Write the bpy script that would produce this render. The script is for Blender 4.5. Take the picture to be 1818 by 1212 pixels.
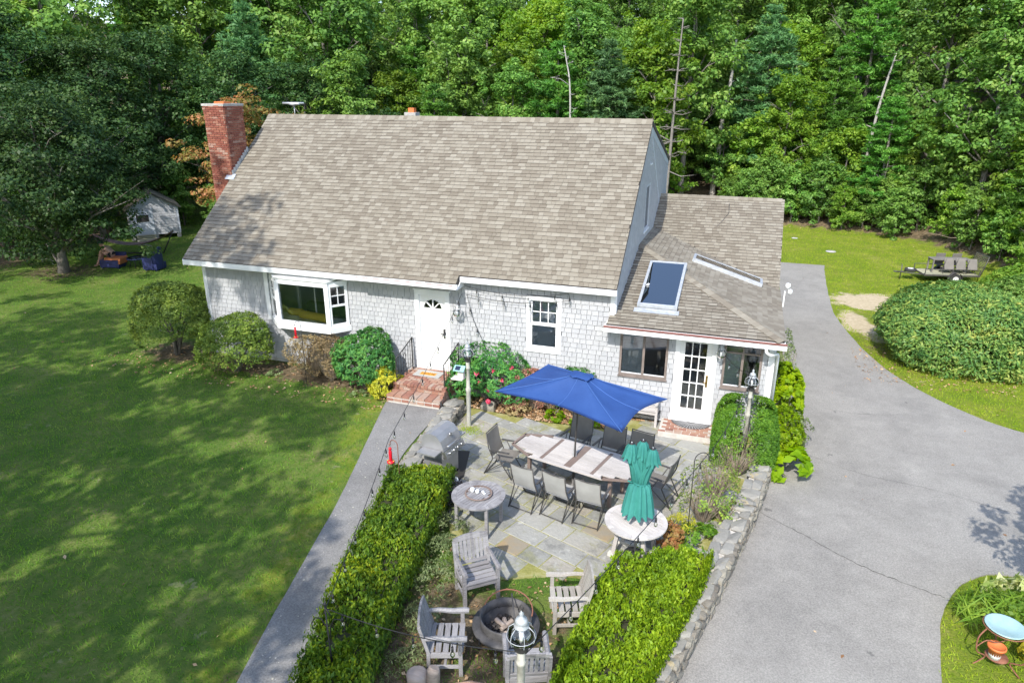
import bpy, bmesh, math, random
import numpy as np
from mathutils import Vector, Matrix, Euler
SC = bpy.context.scene
COL = SC.collection
R = math.radians
PI = math.pi
for o in list(bpy.data.objects):
    bpy.data.objects.remove(o)

# ---------------------------------------------------------------- camera
CAM = Vector((15.408, -16.339, 7.6145))
def make_camera():
    yaw, pitch, roll = .3246, .3472, .0020
    cy, sy, cp, sp = math.cos(yaw), math.sin(yaw), math.cos(pitch), math.sin(pitch)
    f = Vector((-sy*cp, cy*cp, -sp)); r = Vector((cy, sy, 0)); u = r.cross(f)
    r2 = r*math.cos(roll) + u*math.sin(roll); u2 = -r*math.sin(roll) + u*math.cos(roll)
    m = Matrix((r2, u2, -f)).transposed().to_4x4(); m.translation = CAM
    cd = bpy.data.cameras.new('camera'); co = bpy.data.objects.new('camera', cd); COL.objects.link(co)
    co.matrix_world = m
    cd.sensor_width = 36; cd.lens = 1220.4/1818*36; cd.clip_start = .1; cd.clip_end = 900
    SC.camera = co
make_camera()

# ---------------------------------------------------------------- sky, sun, exposure
SUN_EL, SUN_AZ = R(44.5), math.pi + .09
w = bpy.data.worlds.new('World'); SC.world = w; w.use_nodes = True
nt = w.node_tree; nt.nodes.clear()
sky = nt.nodes.new('ShaderNodeTexSky'); sky.sky_type = 'NISHITA'; sky.sun_disc = False
sky.sun_elevation = SUN_EL; sky.sun_rotation = SUN_AZ; sky.air_density = 1.0; sky.dust_density = 1.2
bg = nt.nodes.new('ShaderNodeBackground'); bg.inputs[1].default_value = .15
wo = nt.nodes.new('ShaderNodeOutputWorld')
nt.links.new(sky.outputs[0], bg.inputs[0]); nt.links.new(bg.outputs[0], wo.inputs[0])
sd = bpy.data.lights.new('sun', 'SUN'); sd.energy = 2.35; sd.angle = R(.55); sd.color = (1, .955, .88)
so = bpy.data.objects.new('sun', sd); COL.objects.link(so); so.location = (0, -30, 40)
sdir = Vector((math.sin(SUN_AZ)*math.cos(SUN_EL), math.cos(SUN_AZ)*math.cos(SUN_EL), math.sin(SUN_EL)))
so.rotation_euler = sdir.to_track_quat('Z', 'Y').to_euler()
SC.view_settings.view_transform = 'Standard'; SC.view_settings.look = 'None'
SC.view_settings.exposure = 1.22; SC.view_settings.gamma = 1; SC.view_settings.use_curve_mapping = False
SC.render.engine = 'CYCLES'
SC.cycles.max_bounces = 6; SC.cycles.diffuse_bounces = 3; SC.cycles.glossy_bounces = 3
SC.cycles.transparent_max_bounces = 12; SC.cycles.transmission_bounces = 4
SC.cycles.use_denoising = True

# ---------------------------------------------------------------- materials
def ramp_node(nt, cols, pos=None):
    n = nt.nodes.new('ShaderNodeValToRGB'); e = n.color_ramp.elements
    while len(e) < len(cols): e.new(.5)
    for i, c in enumerate(cols):
        e[i].position = pos[i] if pos else i/max(1, len(cols)-1)
        e[i].color = (*c, 1)
    return n
def math_node(nt, op, a, b=None, clamp=False):
    n = nt.nodes.new('ShaderNodeMath'); n.operation = op; n.use_clamp = clamp
    for i, v in enumerate((a, b)):
        if v is None: continue
        if isinstance(v, (int, float)): n.inputs[i].default_value = v
        else: nt.links.new(v, n.inputs[i])
    return n.outputs[0]
def noise(nt, scale, detail=3, stretch=None, obj=False, lo=.3, hi=.7, rough=.6, dist=0):
    if obj: src = nt.nodes.new('ShaderNodeTexCoord').outputs['Object']
    else: src = nt.nodes.new('ShaderNodeNewGeometry').outputs['Position']
    if stretch:
        mp = nt.nodes.new('ShaderNodeMapping'); mp.inputs['Scale'].default_value = stretch
        nt.links.new(src, mp.inputs[0]); src = mp.outputs[0]
    n = nt.nodes.new('ShaderNodeTexNoise'); n.inputs['Scale'].default_value = scale
    n.inputs['Detail'].default_value = detail; n.inputs['Roughness'].default_value = rough
    n.inputs['Distortion'].default_value = dist
    nt.links.new(src, n.inputs['Vector'])
    m = nt.nodes.new('ShaderNodeMapRange'); m.inputs[1].default_value = lo; m.inputs[2].default_value = hi
    nt.links.new(n.outputs[0], m.inputs[0])
    return m.outputs[0], n.outputs[0]
def rnd(nt):
    a = nt.nodes.new('ShaderNodeObjectInfo').outputs['Random']
    b = nt.nodes.new('ShaderNodeNewGeometry').outputs['Random Per Island']
    return math_node(nt, 'FRACT', math_node(nt, 'ADD', a, b))
def mixc(nt, f, a, b, mode='MIX'):
    n = nt.nodes.new('ShaderNodeMix'); n.data_type = 'RGBA'; n.blend_type = mode
    for i, v in ((0, f), (6, a), (7, b)):
        if isinstance(v, (int, float)): n.inputs[i].default_value = v
        elif isinstance(v, tuple): n.inputs[i].default_value = (*v, 1)
        else: nt.links.new(v, n.inputs[i])
    return n.outputs[2]
def newmat(name):
    m = bpy.data.materials.new(name); m.use_nodes = True
    nt = m.node_tree; b = nt.nodes['Principled BSDF']
    return m, nt, b
def mk(name, cols, wr=.0, n1=None, n2=None, rough=.7, metal=0, bump=None, stretch=None, obj=False, pos=None,
       spots=None, trans=0, spec=.5, emit=None):
    """cols ramp driven by wr*piece random + noises (scale, weight); bump (scale, distance); spots (colour, scale, threshold)"""
    m, nt, b = newmat(name)
    f = None
    def add(v, wgt):
        nonlocal f
        t = math_node(nt, 'MULTIPLY', v, wgt)
        f = t if f is None else math_node(nt, 'ADD', f, t)
    if wr: add(rnd(nt), wr)
    if n1: add(noise(nt, n1[0], 4, stretch, obj)[0], n1[1])
    if n2: add(noise(nt, n2[0], 2)[0], n2[1])
    if len(cols) > 1 and f is not None:
        rp = ramp_node(nt, cols, pos); nt.links.new(f, rp.inputs[0]); c = rp.outputs[0]
        if spots:
            s = noise(nt, spots[1], 5, lo=spots[2], hi=spots[2]+.06)[0]
            c = mixc(nt, s, c, spots[0])
        nt.links.new(c, b.inputs['Base Color'])
    else: b.inputs['Base Color'].default_value = (*cols[0], 1)
    b.inputs['Roughness'].default_value = rough; b.inputs['Metallic'].default_value = metal
    b.inputs['Specular IOR Level'].default_value = spec
    if bump:
        bn = nt.nodes.new('ShaderNodeBump'); bn.inputs['Distance'].default_value = bump[1]
        bn.inputs['Strength'].default_value = .9
        nt.links.new(noise(nt, bump[0], 4, stretch, obj)[1], bn.inputs['Height'])
        nt.links.new(bn.outputs[0], b.inputs['Normal'])
    if trans:
        tr = nt.nodes.new('ShaderNodeBsdfTranslucent'); mx = nt.nodes.new('ShaderNodeMixShader')
        mx.inputs[0].default_value = trans
        if len(cols) > 1: nt.links.new(c, tr.inputs[0])
        else: tr.inputs[0].default_value = (*cols[0], 1)
        nt.links.new(b.outputs[0], mx.inputs[1]); nt.links.new(tr.outputs[0], mx.inputs[2])
        nt.links.new(mx.outputs[0], nt.nodes['Material Output'].inputs[0])
    return m
GAIN = {'sedum_leaves': .75, 'glossy_leaves': 1.1, 'oak_leaves': 1.7, 'pine_needles': 1.15, 'blue_pine_needles': 1.3, 'yellowing_leaves': 1.3, 'weedy_leaves': 1.5, 'lime_leaves': .68, 'grass_blade': 1.55, 'lime_grass_blade': 1.2, 'rhododendron_leaves': 1.8, 'black_foliage': 1, 'dark_maple_leaves': 1.15, 'lime_yew': 1.1, 'gold_tipped_yew': 1.5, 'yew_sprigs': 1.2, 'azalea_leaves': 1.6, 'gold_leaves': 1.1, 'variegated_leaves': 1.0}
def leafmat(name, cols, rough=.42, trans=.32, patch=.5, spec=.28, wr=.55):
    rough = max(rough, .5); cols = [tuple(v*GAIN.get(name, 1.4)*1.2 for v in c) for c in cols]
    """foliage: colour by single leaf, by tree and by slow patches; light passes through the leaves"""
    m, nt, b = newmat(name)
    isl = nt.nodes.new('ShaderNodeNewGeometry').outputs['Random Per Island']
    ob = nt.nodes.new('ShaderNodeObjectInfo').outputs['Random']
    f = math_node(nt, 'MULTIPLY', isl, wr)
    f = math_node(nt, 'ADD', f, math_node(nt, 'MULTIPLY', noise(nt, patch, 3)[0], .75-wr*.5))
    f = math_node(nt, 'ADD', f, math_node(nt, 'MULTIPLY', ob, .2))
    f = math_node(nt, 'SUBTRACT', f, .15)
    rp = ramp_node(nt, cols); nt.links.new(f, rp.inputs[0])
    hv = nt.nodes.new('ShaderNodeHueSaturation'); hv.inputs['Saturation'].default_value = 1.05
    nt.links.new(math_node(nt, 'ADD', .485, math_node(nt, 'MULTIPLY', ob, .03)), hv.inputs['Hue'])
    nt.links.new(math_node(nt, 'ADD', .88, math_node(nt, 'MULTIPLY', math_node(nt, 'FRACT', math_node(nt, 'MULTIPLY', ob, 7.3)), .45)), hv.inputs['Value'])
    nt.links.new(rp.outputs[0], hv.inputs['Color'])
    nt.links.new(hv.outputs[0], b.inputs['Base Color'])
    b.inputs['Roughness'].default_value = rough; b.inputs['Specular IOR Level'].default_value = spec
    tr = nt.nodes.new('ShaderNodeBsdfTranslucent'); mx = nt.nodes.new('ShaderNodeMixShader')
    hs = nt.nodes.new('ShaderNodeHueSaturation'); hs.inputs['Value'].default_value = 1.5; hs.inputs['Hue'].default_value = .488
    hs.inputs['Saturation'].default_value = 1.1
    nt.links.new(hv.outputs[0], hs.inputs['Color']); nt.links.new(hs.outputs[0], tr.inputs[0])
    mx.inputs[0].default_value = trans
    nt.links.new(b.outputs[0], mx.inputs[1]); nt.links.new(tr.outputs[0], mx.inputs[2])
    nt.links.new(mx.outputs[0], nt.nodes['Material Output'].inputs[0])
    return m
def glassmat(name, tint=(.75, .8, .82), gloss=.35, rough=.02):
    """thin pane: sees through, mirrors the surroundings"""
    m, nt, b = newmat(name); nt.nodes.remove(b)
    t = nt.nodes.new('ShaderNodeBsdfTransparent'); t.inputs[0].default_value = (*tint, 1)
    g = nt.nodes.new('ShaderNodeBsdfGlossy'); g.inputs['Roughness'].default_value = rough
    fr = nt.nodes.new('ShaderNodeFresnel'); fr.inputs[0].default_value = 1.5
    mx = nt.nodes.new('ShaderNodeMixShader')
    f = math_node(nt, 'ADD', fr.outputs[0], gloss, True)
    nt.links.new(f, mx.inputs[0]); nt.links.new(t.outputs[0], mx.inputs[1]); nt.links.new(g.outputs[0], mx.inputs[2])
    nt.links.new(mx.outputs[0], nt.nodes['Material Output'].inputs[0])
    return m

M = {}
M['siding'] = mk('siding', [(.34, .35, .37), (.40, .408, .425), (.46, .467, .48)], .5, (14, .25), (1.2, .25), .8, bump=(60, .002), stretch=(6, 6, 1))
M['sheath'] = mk('sheathing', [(.16, .17, .19)], rough=.9)
M['trim'] = mk('white_trim', [(.74, .76, .78), (.84, .85, .86)], 0, (3, 1), rough=.45)
M['trimgrey'] = mk('weathered_trim', [(.42, .46, .52), (.55, .58, .62)], 0, (3, 1), rough=.6)
M['roof'] = mk('asphalt_shingle', [(.155, .132, .102), (.19, .165, .128), (.228, .203, .16), (.275, .25, .203)], .8, (1.3, .2), (70, .12), .95, bump=(260, .002), pos=[0, .32, .62, 1])
M['roofedge'] = mk('cut_edge_shadow_line', [(.035, .03, .028)], rough=.95)  # black asphalt of the cut edge, also painted in as the course shadow line
M['sidingedge'] = mk('shingle_butt_shadow_line', [(.09, .095, .105)], rough=.95)  # butt ends darkened in colour to draw the shadow line under each course
M['roofdeck'] = mk('roof_felt', [(.07, .06, .055)], rough=.95)
M['brick'] = mk('red_brick', [(.16, .045, .032), (.24, .072, .048), (.31, .115, .072), (.38, .24, .19)], .75, (2.5, .3), (40, .1), .85, bump=(90, .003), pos=[0, .4, .8, 1])
M['oldbrick'] = mk('step_brick', [(.17, .085, .065), (.28, .125, .09), (.36, .20, .14), (.38, .30, .25)], .7, (4, .35), (40, .1), .85, bump=(90, .003))
M['mortar'] = mk('mortar', [(.45, .42, .38), (.58, .55, .5)], 0, (8, 1), rough=.95, bump=(80, .004))
M['concrete'] = mk('concrete_cap', [(.33, .32, .30), (.48, .47, .44)], 0, (6, 1), rough=.9, bump=(60, .004))
M['pane'] = glassmat('window_glass', (.8, .84, .86), .10)
M['skypane'] = glassmat('skylight_glass', (.6, .68, .78), .42)
M['bayglass'] = glassmat('bay_glass', (.9, .93, .93), .05)
M['blind'] = mk('window_screen', [(.34, .39, .46), (.40, .45, .52)], 0, (2, 1), rough=.8)
M['blindpale'] = mk('pleated_blind', [(.42, .44, .46), (.58, .60, .61)], 0, (1, 1), rough=.8, stretch=(1, 1, 30))
M['clear'] = glassmat('clear_glass', (.93, .95, .95), .06)
M['room'] = mk('room_wall', [(.65, .66, .66)], rough=.9)
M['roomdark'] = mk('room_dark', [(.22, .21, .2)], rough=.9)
M['bronze'] = mk('bronze_frame', [(.16, .13, .115), (.24, .2, .18)], 0, (5, 1), rough=.55)
M['copper'] = mk('copper_drip', [(.20, .08, .06), (.30, .13, .10)], 0, (4, 1), rough=.6)
M['lead'] = mk('lead_flashing', [(.33, .36, .40), (.62, .64, .66)], .4, (9, .6), rough=.5, metal=.3)
M['galv'] = mk('galvanised', [(.45, .46, .47), (.62, .63, .64)], 0, (9, 1), rough=.45, metal=.6)
M['steel'] = mk('stainless', [(.50, .50, .50), (.66, .66, .66)], 0, (4, 1), rough=.3, metal=.9)
M['steelmatt'] = mk('grill_grey', [(.34, .34, .35), (.42, .42, .43)], 0, (4, 1), rough=.38, metal=.55)
M['iron'] = mk('black_iron', [(.02, .02, .022), (.045, .043, .042)], 0, (9, 1), rough=.55)
M['black'] = mk('black_plastic', [(.02, .02, .022)], rough=.5)
M['rust'] = mk('rusty_iron', [(.16, .06, .035), (.28, .12, .075)], 0, (12, 1), rough=.8)
M['white'] = mk('white_paint', [(.78, .79, .78)], rough=.5)
M['brass'] = mk('brass', [(.55, .36, .12)], rough=.35, metal=1)
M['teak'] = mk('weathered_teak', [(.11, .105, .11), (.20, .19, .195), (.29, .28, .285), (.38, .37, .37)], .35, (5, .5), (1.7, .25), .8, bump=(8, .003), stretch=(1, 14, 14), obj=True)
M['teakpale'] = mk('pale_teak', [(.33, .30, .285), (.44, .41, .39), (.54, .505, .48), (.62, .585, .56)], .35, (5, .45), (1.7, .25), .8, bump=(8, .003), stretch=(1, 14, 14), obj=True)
M['teakmid'] = mk('mid_teak', [(.20, .18, .155), (.29, .265, .235), (.37, .345, .31), (.45, .425, .385)], .35, (5, .45), (1.7, .25), .8, bump=(8, .003), stretch=(1, 14, 14), obj=True)  # teak tone between the grey and the pale one
M['teakdark'] = mk('brown_teak', [(.17, .125, .105), (.25, .19, .165)], .4, (5, .6), rough=.75, stretch=(1, 14, 14), obj=True)
M['post'] = mk('weathered_post', [(.28, .27, .23), (.42, .41, .36), (.50, .49, .44)], 0, (3, .6), (14, .4), .85, stretch=(6, 6, 1), bump=(20, .002))
M['frame'] = mk('charcoal_metal', [(.05, .048, .046), (.085, .08, .077)], 0, (7, 1), rough=.45)
M['sling'] = mk('grey_sling', [(.30, .30, .29), (.38, .38, .37)], 0, (3, 1), rough=.8, bump=(400, .0006))
M['slingbrown'] = mk('taupe_sling', [(.15, .14, .125), (.2, .185, .165)], 0, (3, 1), rough=.85)
M['blue'] = mk('blue_canvas', [(.022, .07, .25), (.035, .10, .32)], 0, (1.2, 1), rough=.75, trans=.18, bump=(5, .012))
M['seam'] = mk('canvas_seam', [(.05, .125, .36)], rough=.8)
M['teal'] = mk('teal_canvas', [(.02, .17, .15), (.045, .26, .225)], 0, (2, 1), rough=.8, trans=.08)
M['asphalt'] = None
M['stone'] = mk('field_stone', [(.12, .105, .085), (.19, .17, .14), (.27, .25, .205), (.33, .30, .235)], .55, (5, .35), (30, .15), .92, bump=(25, .012))
M['capstone'] = mk('cap_stone', [(.17, .16, .14), (.25, .24, .215), (.33, .32, .285)], .4, (3, .4), (22, .25), .9, bump=(25, .008), spots=((.40, .33, .20), 4, .62))
M['bark'] = mk('bark', [(.10, .09, .08), (.2, .18, .16), (.30, .28, .25)], .1, (6, .7), (1, .2), .95, stretch=(5, 5, .8), bump=(14, .02))
M['palebark'] = mk('pale_bark', [(.24, .22, .20), (.40, .38, .35), (.5, .48, .45)], .1, (6, .7), (1, .2), .95, stretch=(4, 4, .8), bump=(14, .02))
M['twig'] = mk('dry_twig', [(.22, .17, .12), (.36, .30, .23)], .6, (6, .4), rough=.95)
M['litter'] = mk('dead_leaf', [(.17, .08, .035), (.33, .18, .08), (.45, .29, .15), (.55, .42, .28)], .8, (2, .3), rough=.8)
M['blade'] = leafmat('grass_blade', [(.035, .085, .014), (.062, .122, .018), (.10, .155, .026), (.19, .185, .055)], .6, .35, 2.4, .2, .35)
M['bladegold'] = leafmat('lime_grass_blade', [(.10, .165, .014), (.145, .21, .018), (.20, .24, .03), (.29, .27, .075)], .6, .3, 2.0, .2, .4)  # yellower, lighter green for the east lawn and the joint tufts
M['oak'] = leafmat('oak_leaves', [(.03, .06, .016), (.052, .10, .022), (.085, .145, .03), (.14, .18, .05)], .38, .28, .35)
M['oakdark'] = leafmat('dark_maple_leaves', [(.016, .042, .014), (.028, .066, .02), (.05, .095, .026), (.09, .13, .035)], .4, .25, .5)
M['yellowgreen'] = leafmat('yellowing_leaves', [(.045, .10, .016), (.08, .15, .022), (.125, .195, .03), (.20, .25, .05)], .42, .38, .4)
M['pine'] = leafmat('pine_needles', [(.035, .095, .022), (.06, .145, .028), (.095, .20, .036), (.14, .24, .05)], .5, .3, .35)
M['bluepine'] = leafmat('blue_pine_needles', [(.03, .075, .03), (.05, .115, .045), (.085, .165, .06), (.12, .20, .075)], .5, .3, .35)
M['autumn'] = leafmat('autumn_leaves', [(.06, .09, .02), (.16, .14, .04), (.30, .15, .07), (.38, .2, .13)], .45, .35, .5)
M['yew'] = leafmat('yew_sprigs', [(.028, .07, .014), (.05, .115, .016), (.085, .165, .02), (.17, .25, .03)], .42, .3, 1.1)
M['yewgold'] = leafmat('gold_tipped_yew', [(.03, .07, .014), (.06, .12, .016), (.14, .20, .02), (.36, .34, .03)], .42, .32, 1.0)
M['yewlime'] = leafmat('lime_yew', [(.05, .105, .012), (.10, .18, .016), (.17, .26, .024), (.28, .35, .045)], .42, .32, 1.4)
M['azalea'] = leafmat('azalea_leaves', [(.04, .07, .02), (.075, .12, .025), (.13, .18, .035), (.22, .24, .06)], .42, .3, 2.2)
M['azbrown'] = leafmat('bronze_leaves', [(.08, .065, .035), (.14, .11, .055), (.2, .16, .08), (.26, .21, .12)], .5, .25, 2.2)
M['pieris'] = leafmat('glossy_leaves', [(.02, .075, .028), (.04, .13, .035), (.08, .19, .045), (.14, .25, .06)], .3, .25, 2.2)
M['lime'] = leafmat('lime_leaves', [(.09, .19, .012), (.16, .29, .015), (.25, .38, .02), (.38, .45, .04)], .4, .35, 1.4)
M['goldleaf'] = leafmat('gold_leaves', [(.10, .12, .02), (.24, .24, .03), (.38, .34, .04), (.45, .42, .10)], .4, .3, 2)
M['rhodo'] = leafmat('rhododendron_leaves', [(.022, .055, .018), (.045, .095, .025), (.10, .145, .035), (.21, .20, .055)], .33, .22, 1.6)
M['redleaf'] = leafmat('barberry_leaves', [(.10, .035, .03), (.17, .075, .06), (.26, .13, .10), (.3, .2, .14)], .5, .25, 2.5)
M['sedum'] = leafmat('sedum_leaves', [(.2, .17, .05), (.3, .2, .07), (.34, .15, .07), (.3, .3, .08)], .5, .25, 3)
M['darkleaf'] = leafmat('black_foliage', [(.012, .012, .014), (.03, .028, .032), (.06, .055, .06)], .3, .1, 4)
M['weed'] = leafmat('weedy_leaves', [(.05, .075, .03), (.09, .12, .05), (.14, .17, .08), (.2, .2, .12)], .6, .3, 2.2)
M['hostaedge'] = leafmat('variegated_leaves', [(.10, .2, .04), (.3, .38, .1), (.55, .56, .28), (.6, .6, .4)], .45, .3, 3)
M['rose'] = mk('rose_petal', [(.55, .02, .05), (.70, .05, .12), (.72, .18, .28)], .8, (4, .2), rough=.6, trans=.2)
M['whiteflower'] = mk('white_petal', [(.6, .62, .6), (.75, .75, .75)], .8, (4, .2), rough=.6, trans=.2)
M['skin'] = mk('skin', [(.48, .27, .21), (.56, .33, .26)], 0, (6, 1), rough=.55)
M['denim'] = mk('dark_cloth', [(.015, .018, .022)], rough=.9)
M['hat'] = mk('dark_green_cloth', [(.02, .045, .04)], rough=.9)
M['peachcloth'] = mk('tan_shirt', [(.32, .23, .15)], rough=.9)
M['wicker'] = mk('blue_wicker', [(.012, .018, .085), (.025, .034, .14)], .2, (30, .8), rough=.55, bump=(120, .004))
M['olivecushion'] = mk('olive_cushion', [(.055, .075, .035), (.09, .11, .05)], 0, (4, 1), rough=.9)
M['orange'] = mk('orange_cushion', [(.50, .16, .06), (.60, .21, .08)], 0, (5, 1), rough=.85)
M['hamcloth'] = mk('hammock_cloth', [(.28, .05, .07), (.30, .22, .18), (.1, .05, .07)], 0, (3, 1), rough=.9, stretch=(1, 8, 1))
M['terra'] = mk('orange_pot', [(.62, .17, .05)], rough=.6)
M['bowl'] = mk('pale_blue_glaze', [(.28, .44, .46), (.36, .50, .52)], 0, (6, 1), rough=.3)
M['charcoal'] = mk('ash_and_char', [(.02, .018, .017), (.07, .062, .058), (.16, .14, .13)], .5, (18, .5), rough=.95, bump=(30, .02))
M['pitmetal'] = mk('fire_bowl_metal', [(.05, .048, .048), (.11, .105, .105)], 0, (7, 1), rough=.6, metal=.2)
M['log'] = mk('split_log', [(.22, .17, .14), (.38, .31, .26), (.46, .38, .33)], .3, (5, .5), (2, .2), .9, stretch=(1, 6, 6), obj=True)
M['reddish'] = mk('peeled_branch', [(.40, .22, .14), (.52, .34, .24)], 0, (8, 1), rough=.8)
M['treated'] = mk('trailer_board', [(.30, .30, .2), (.42, .41, .29)], .5, (4, .5), rough=.85)
M['mesh'] = mk('ramp_mesh', [(.13, .12, .08), (.2, .19, .12)], 0, (5, 1), rough=.7)
M['tyre'] = mk('tyre_rubber', [(.035, .035, .036)], rough=.85)
M['ribbon'] = mk('red_feeder', [(.62, .01, .025)], rough=.35)
M['mat'] = mk('rubber_mat', [(.07, .07, .075), (.11, .11, .115)], 0, (9, 1), rough=.7)
M['matweave'] = mk('grey_mat', [(.25, .25, .24), (.5, .5, .48)], 0, (60, 1), rough=.95)
M['ochre'] = mk('ochre_print', [(.62, .30, .03)], rough=.9)
M['darkprint'] = mk('dark_print', [(.16, .06, .015)], rough=.9)
M['turq'] = mk('turquoise_paint', [(.28, .5, .5)], rough=.6)
M['solar'] = mk('solar_cell', [(.02, .03, .06)], rough=.15)
M['creambox'] = mk('cream_wood', [(.62, .60, .54)], rough=.7)
M['yellowcloth'] = mk('mustard_cloth', [(.60, .42, .04), (.72, .52, .06)], 0, (8, 1), rough=.9)
M['vent'] = mk('louvre_dark', [(.03, .028, .026)], rough=.7)
M['bulb'] = glassmat('bulb_glass', (.95, .95, .93), .15)
# ---------------------------------------------------------------- mesh helpers
def np_mesh(name, V, F, mat=None, smooth=False):
    """V (n,3) floats, F (m,k) ints, all faces with k corners"""
    V = np.asarray(V, np.float32); F = np.asarray(F, np.int32); k = F.shape[1]
    me = bpy.data.meshes.new(name)
    me.vertices.add(len(V)); me.vertices.foreach_set('co', V.ravel())
    me.loops.add(F.size); me.loops.foreach_set('vertex_index', F.ravel())
    me.polygons.add(len(F)); me.polygons.foreach_set('loop_start', np.arange(0, F.size, k, dtype=np.int32))
    me.polygons.foreach_set('loop_total', np.full(len(F), k, np.int32))
    if smooth: me.polygons.foreach_set('use_smooth', np.ones(len(F), bool))
    me.update(calc_edges=True)
    if mat: me.materials.append(mat)
    return me
class MB:
    def __init__(s): s.v = []; s.f = []; s.sm = []
    def add(s, vs, fs, smooth=False):
        n = len(s.v); s.v += [tuple(v) for v in vs]; s.f += [tuple(i+n for i in f) for f in fs]; s.sm += [smooth]*len(fs); return s
    def box(s, c, d, rot=None, taper=1):
        hx, hy, hz = d[0]/2, d[1]/2, d[2]/2
        vs = [Vector((x*(taper if z > 0 else 1), y*(taper if z > 0 else 1), z)) for z in (-hz, hz) for x, y in ((-hx, -hy), (hx, -hy), (hx, hy), (-hx, hy))]
        if rot is not None:
            m = rot if isinstance(rot, Matrix) else Euler(rot).to_matrix()
            vs = [m @ v for v in vs]
        c = Vector(c)
        return s.add([v+c for v in vs], [(3, 2, 1, 0), (4, 5, 6, 7), (0, 1, 5, 4), (1, 2, 6, 5), (2, 3, 7, 6), (3, 0, 4, 7)])
    def b2(s, p, q):
        return s.box([(a+b)/2 for a, b in zip(p, q)], [abs(b-a) for a, b in zip(p, q)])
    def tube(s, path, r, n=8, smooth=True, cap=True):
        P = [Vector(p) for p in path]; rs = r if isinstance(r, (list, tuple)) else [r]*len(P)
        base = len(s.v); prev = None; vs = []
        for i, p in enumerate(P):
            d = (P[min(i+1, len(P)-1)]-P[max(i-1, 0)])
            d = d.normalized() if d.length > 1e-9 else Vector((0, 0, 1))
            if prev is None: a = d.orthogonal().normalized()
            else:
                a = prev-d*prev.dot(d); a = a.normalized() if a.length > 1e-6 else d.orthogonal().normalized()
            prev = a; b = d.cross(a)
            vs += [p+(a*math.cos(2*PI*k/n)+b*math.sin(2*PI*k/n))*rs[i] for k in range(n)]
        fs = [(i*n+k, i*n+(k+1) % n, (i+1)*n+(k+1) % n, (i+1)*n+k) for i in range(len(P)-1) for k in range(n)]
        s.add(vs, fs, smooth)
        if cap:
            m = len(P)-1
            s.add([], []); s.f += [tuple(base+k for k in reversed(range(n))), tuple(base+m*n+k for k in range(n))]; s.sm += [False, False]
        return s
    def lathe(s, prof, c=(0, 0, 0), n=24, smooth=True, close=False):
        vs = [(c[0]+r*math.cos(2*PI*k/n), c[1]+r*math.sin(2*PI*k/n), c[2]+z) for r, z in prof for k in range(n)]
        fs = [(i*n+k, i*n+(k+1) % n, (i+1)*n+(k+1) % n, (i+1)*n+k) for i in range(len(prof)-1) for k in range(n)]
        s.add(vs, fs, smooth)
        return s
    def prism(s, poly, z0, z1):
        n = len(poly); vs = [(x, y, z0) for x, y in poly]+[(x, y, z1) for x, y in poly]
        return s.add(vs, [tuple(reversed(range(n))), tuple(range(n, 2*n))]+[(i, (i+1) % n, n+(i+1) % n, n+i) for i in range(n)])
    def slab(s, pts, t):
        """polygon in space thickened against its normal"""
        P = [Vector(p) for p in pts]; nrm = (P[1]-P[0]).cross(P[2]-P[0]).normalized(); n = len(P)
        vs = P+[p-nrm*t for p in P]
        return s.add(vs, [tuple(range(n)), tuple(reversed(range(n, 2*n)))]+[((i+1) % n, i, n+i, n+(i+1) % n) for i in range(n)])
    def mesh(s, name, mat, off=None):
        me = bpy.data.meshes.new(name)
        v = s.v if off is None else [(a-off[0], b-off[1], c-off[2]) for a, b, c in s.v]
        me.from_pydata(v, [], s.f); me.update()
        me.polygons.foreach_set('use_smooth', s.sm)
        me.materials.append(mat); return me
OFF = {}
def tag(o, label=None, cat=None, group=None, kind=None):
    for k, v in (('label', label), ('category', cat), ('group', group), ('kind', kind)):
        if v: o[k] = v
    return o
def link(name, me, parent=None):
    o = bpy.data.objects.new(name, me); COL.objects.link(o)
    if parent is not None: o.parent = parent
    return o
def thing(name, label, cat, loc=(0, 0, 0), rz=0, group=None, world=False):
    o = link(name, None); o.empty_display_size = .1; o.location = loc; o.rotation_euler = (0, 0, rz)
    tag(o, label, cat, group)
    if world: OFF[o.name] = Vector(loc)
    return o
def text(word, size, parent, loc, mat, rot=(0, 0, 0), ext=.0015):
    tc = bpy.data.curves.new('lettering', 'FONT'); tc.body = word; tc.size = size; tc.align_x = 'CENTER'; tc.align_y = 'CENTER'; tc.extrude = ext; tc.resolution_u = 3
    to = bpy.data.objects.new('lettering_source', tc); COL.objects.link(to)
    me = bpy.data.meshes.new_from_object(to.evaluated_get(bpy.context.evaluated_depsgraph_get())); bpy.data.objects.remove(to); me.materials.clear(); me.materials.append(M[mat])
    o = link('lettering', me, parent); o.location = loc; o.rotation_euler = rot; return o
def offof(parent):
    while parent is not None:
        if parent.name in OFF: return OFF[parent.name]
        parent = parent.parent
    return None
def part(name, mb, mat, parent, kind=None, label=None):
    o = link(name, mb.mesh(name, M[mat] if isinstance(mat, str) else mat, offof(parent)), parent)
    if kind: o['kind'] = kind
    if label: o['label'] = label
    return o
def solo(name, mb, mat, label, cat, group=None, base=None):
    """a thing that is one mesh; origin at its base"""
    xs = np.array(mb.v); b = base or ((xs[:, 0].min()+xs[:, 0].max())/2, (xs[:, 1].min()+xs[:, 1].max())/2, xs[:, 2].min())
    o = link(name, mb.mesh(name, M[mat], b)); o.location = b
    return tag(o, label, cat, group)
def struct(name, me):
    o = link(name, me); o['kind'] = 'structure'; return o
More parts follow.
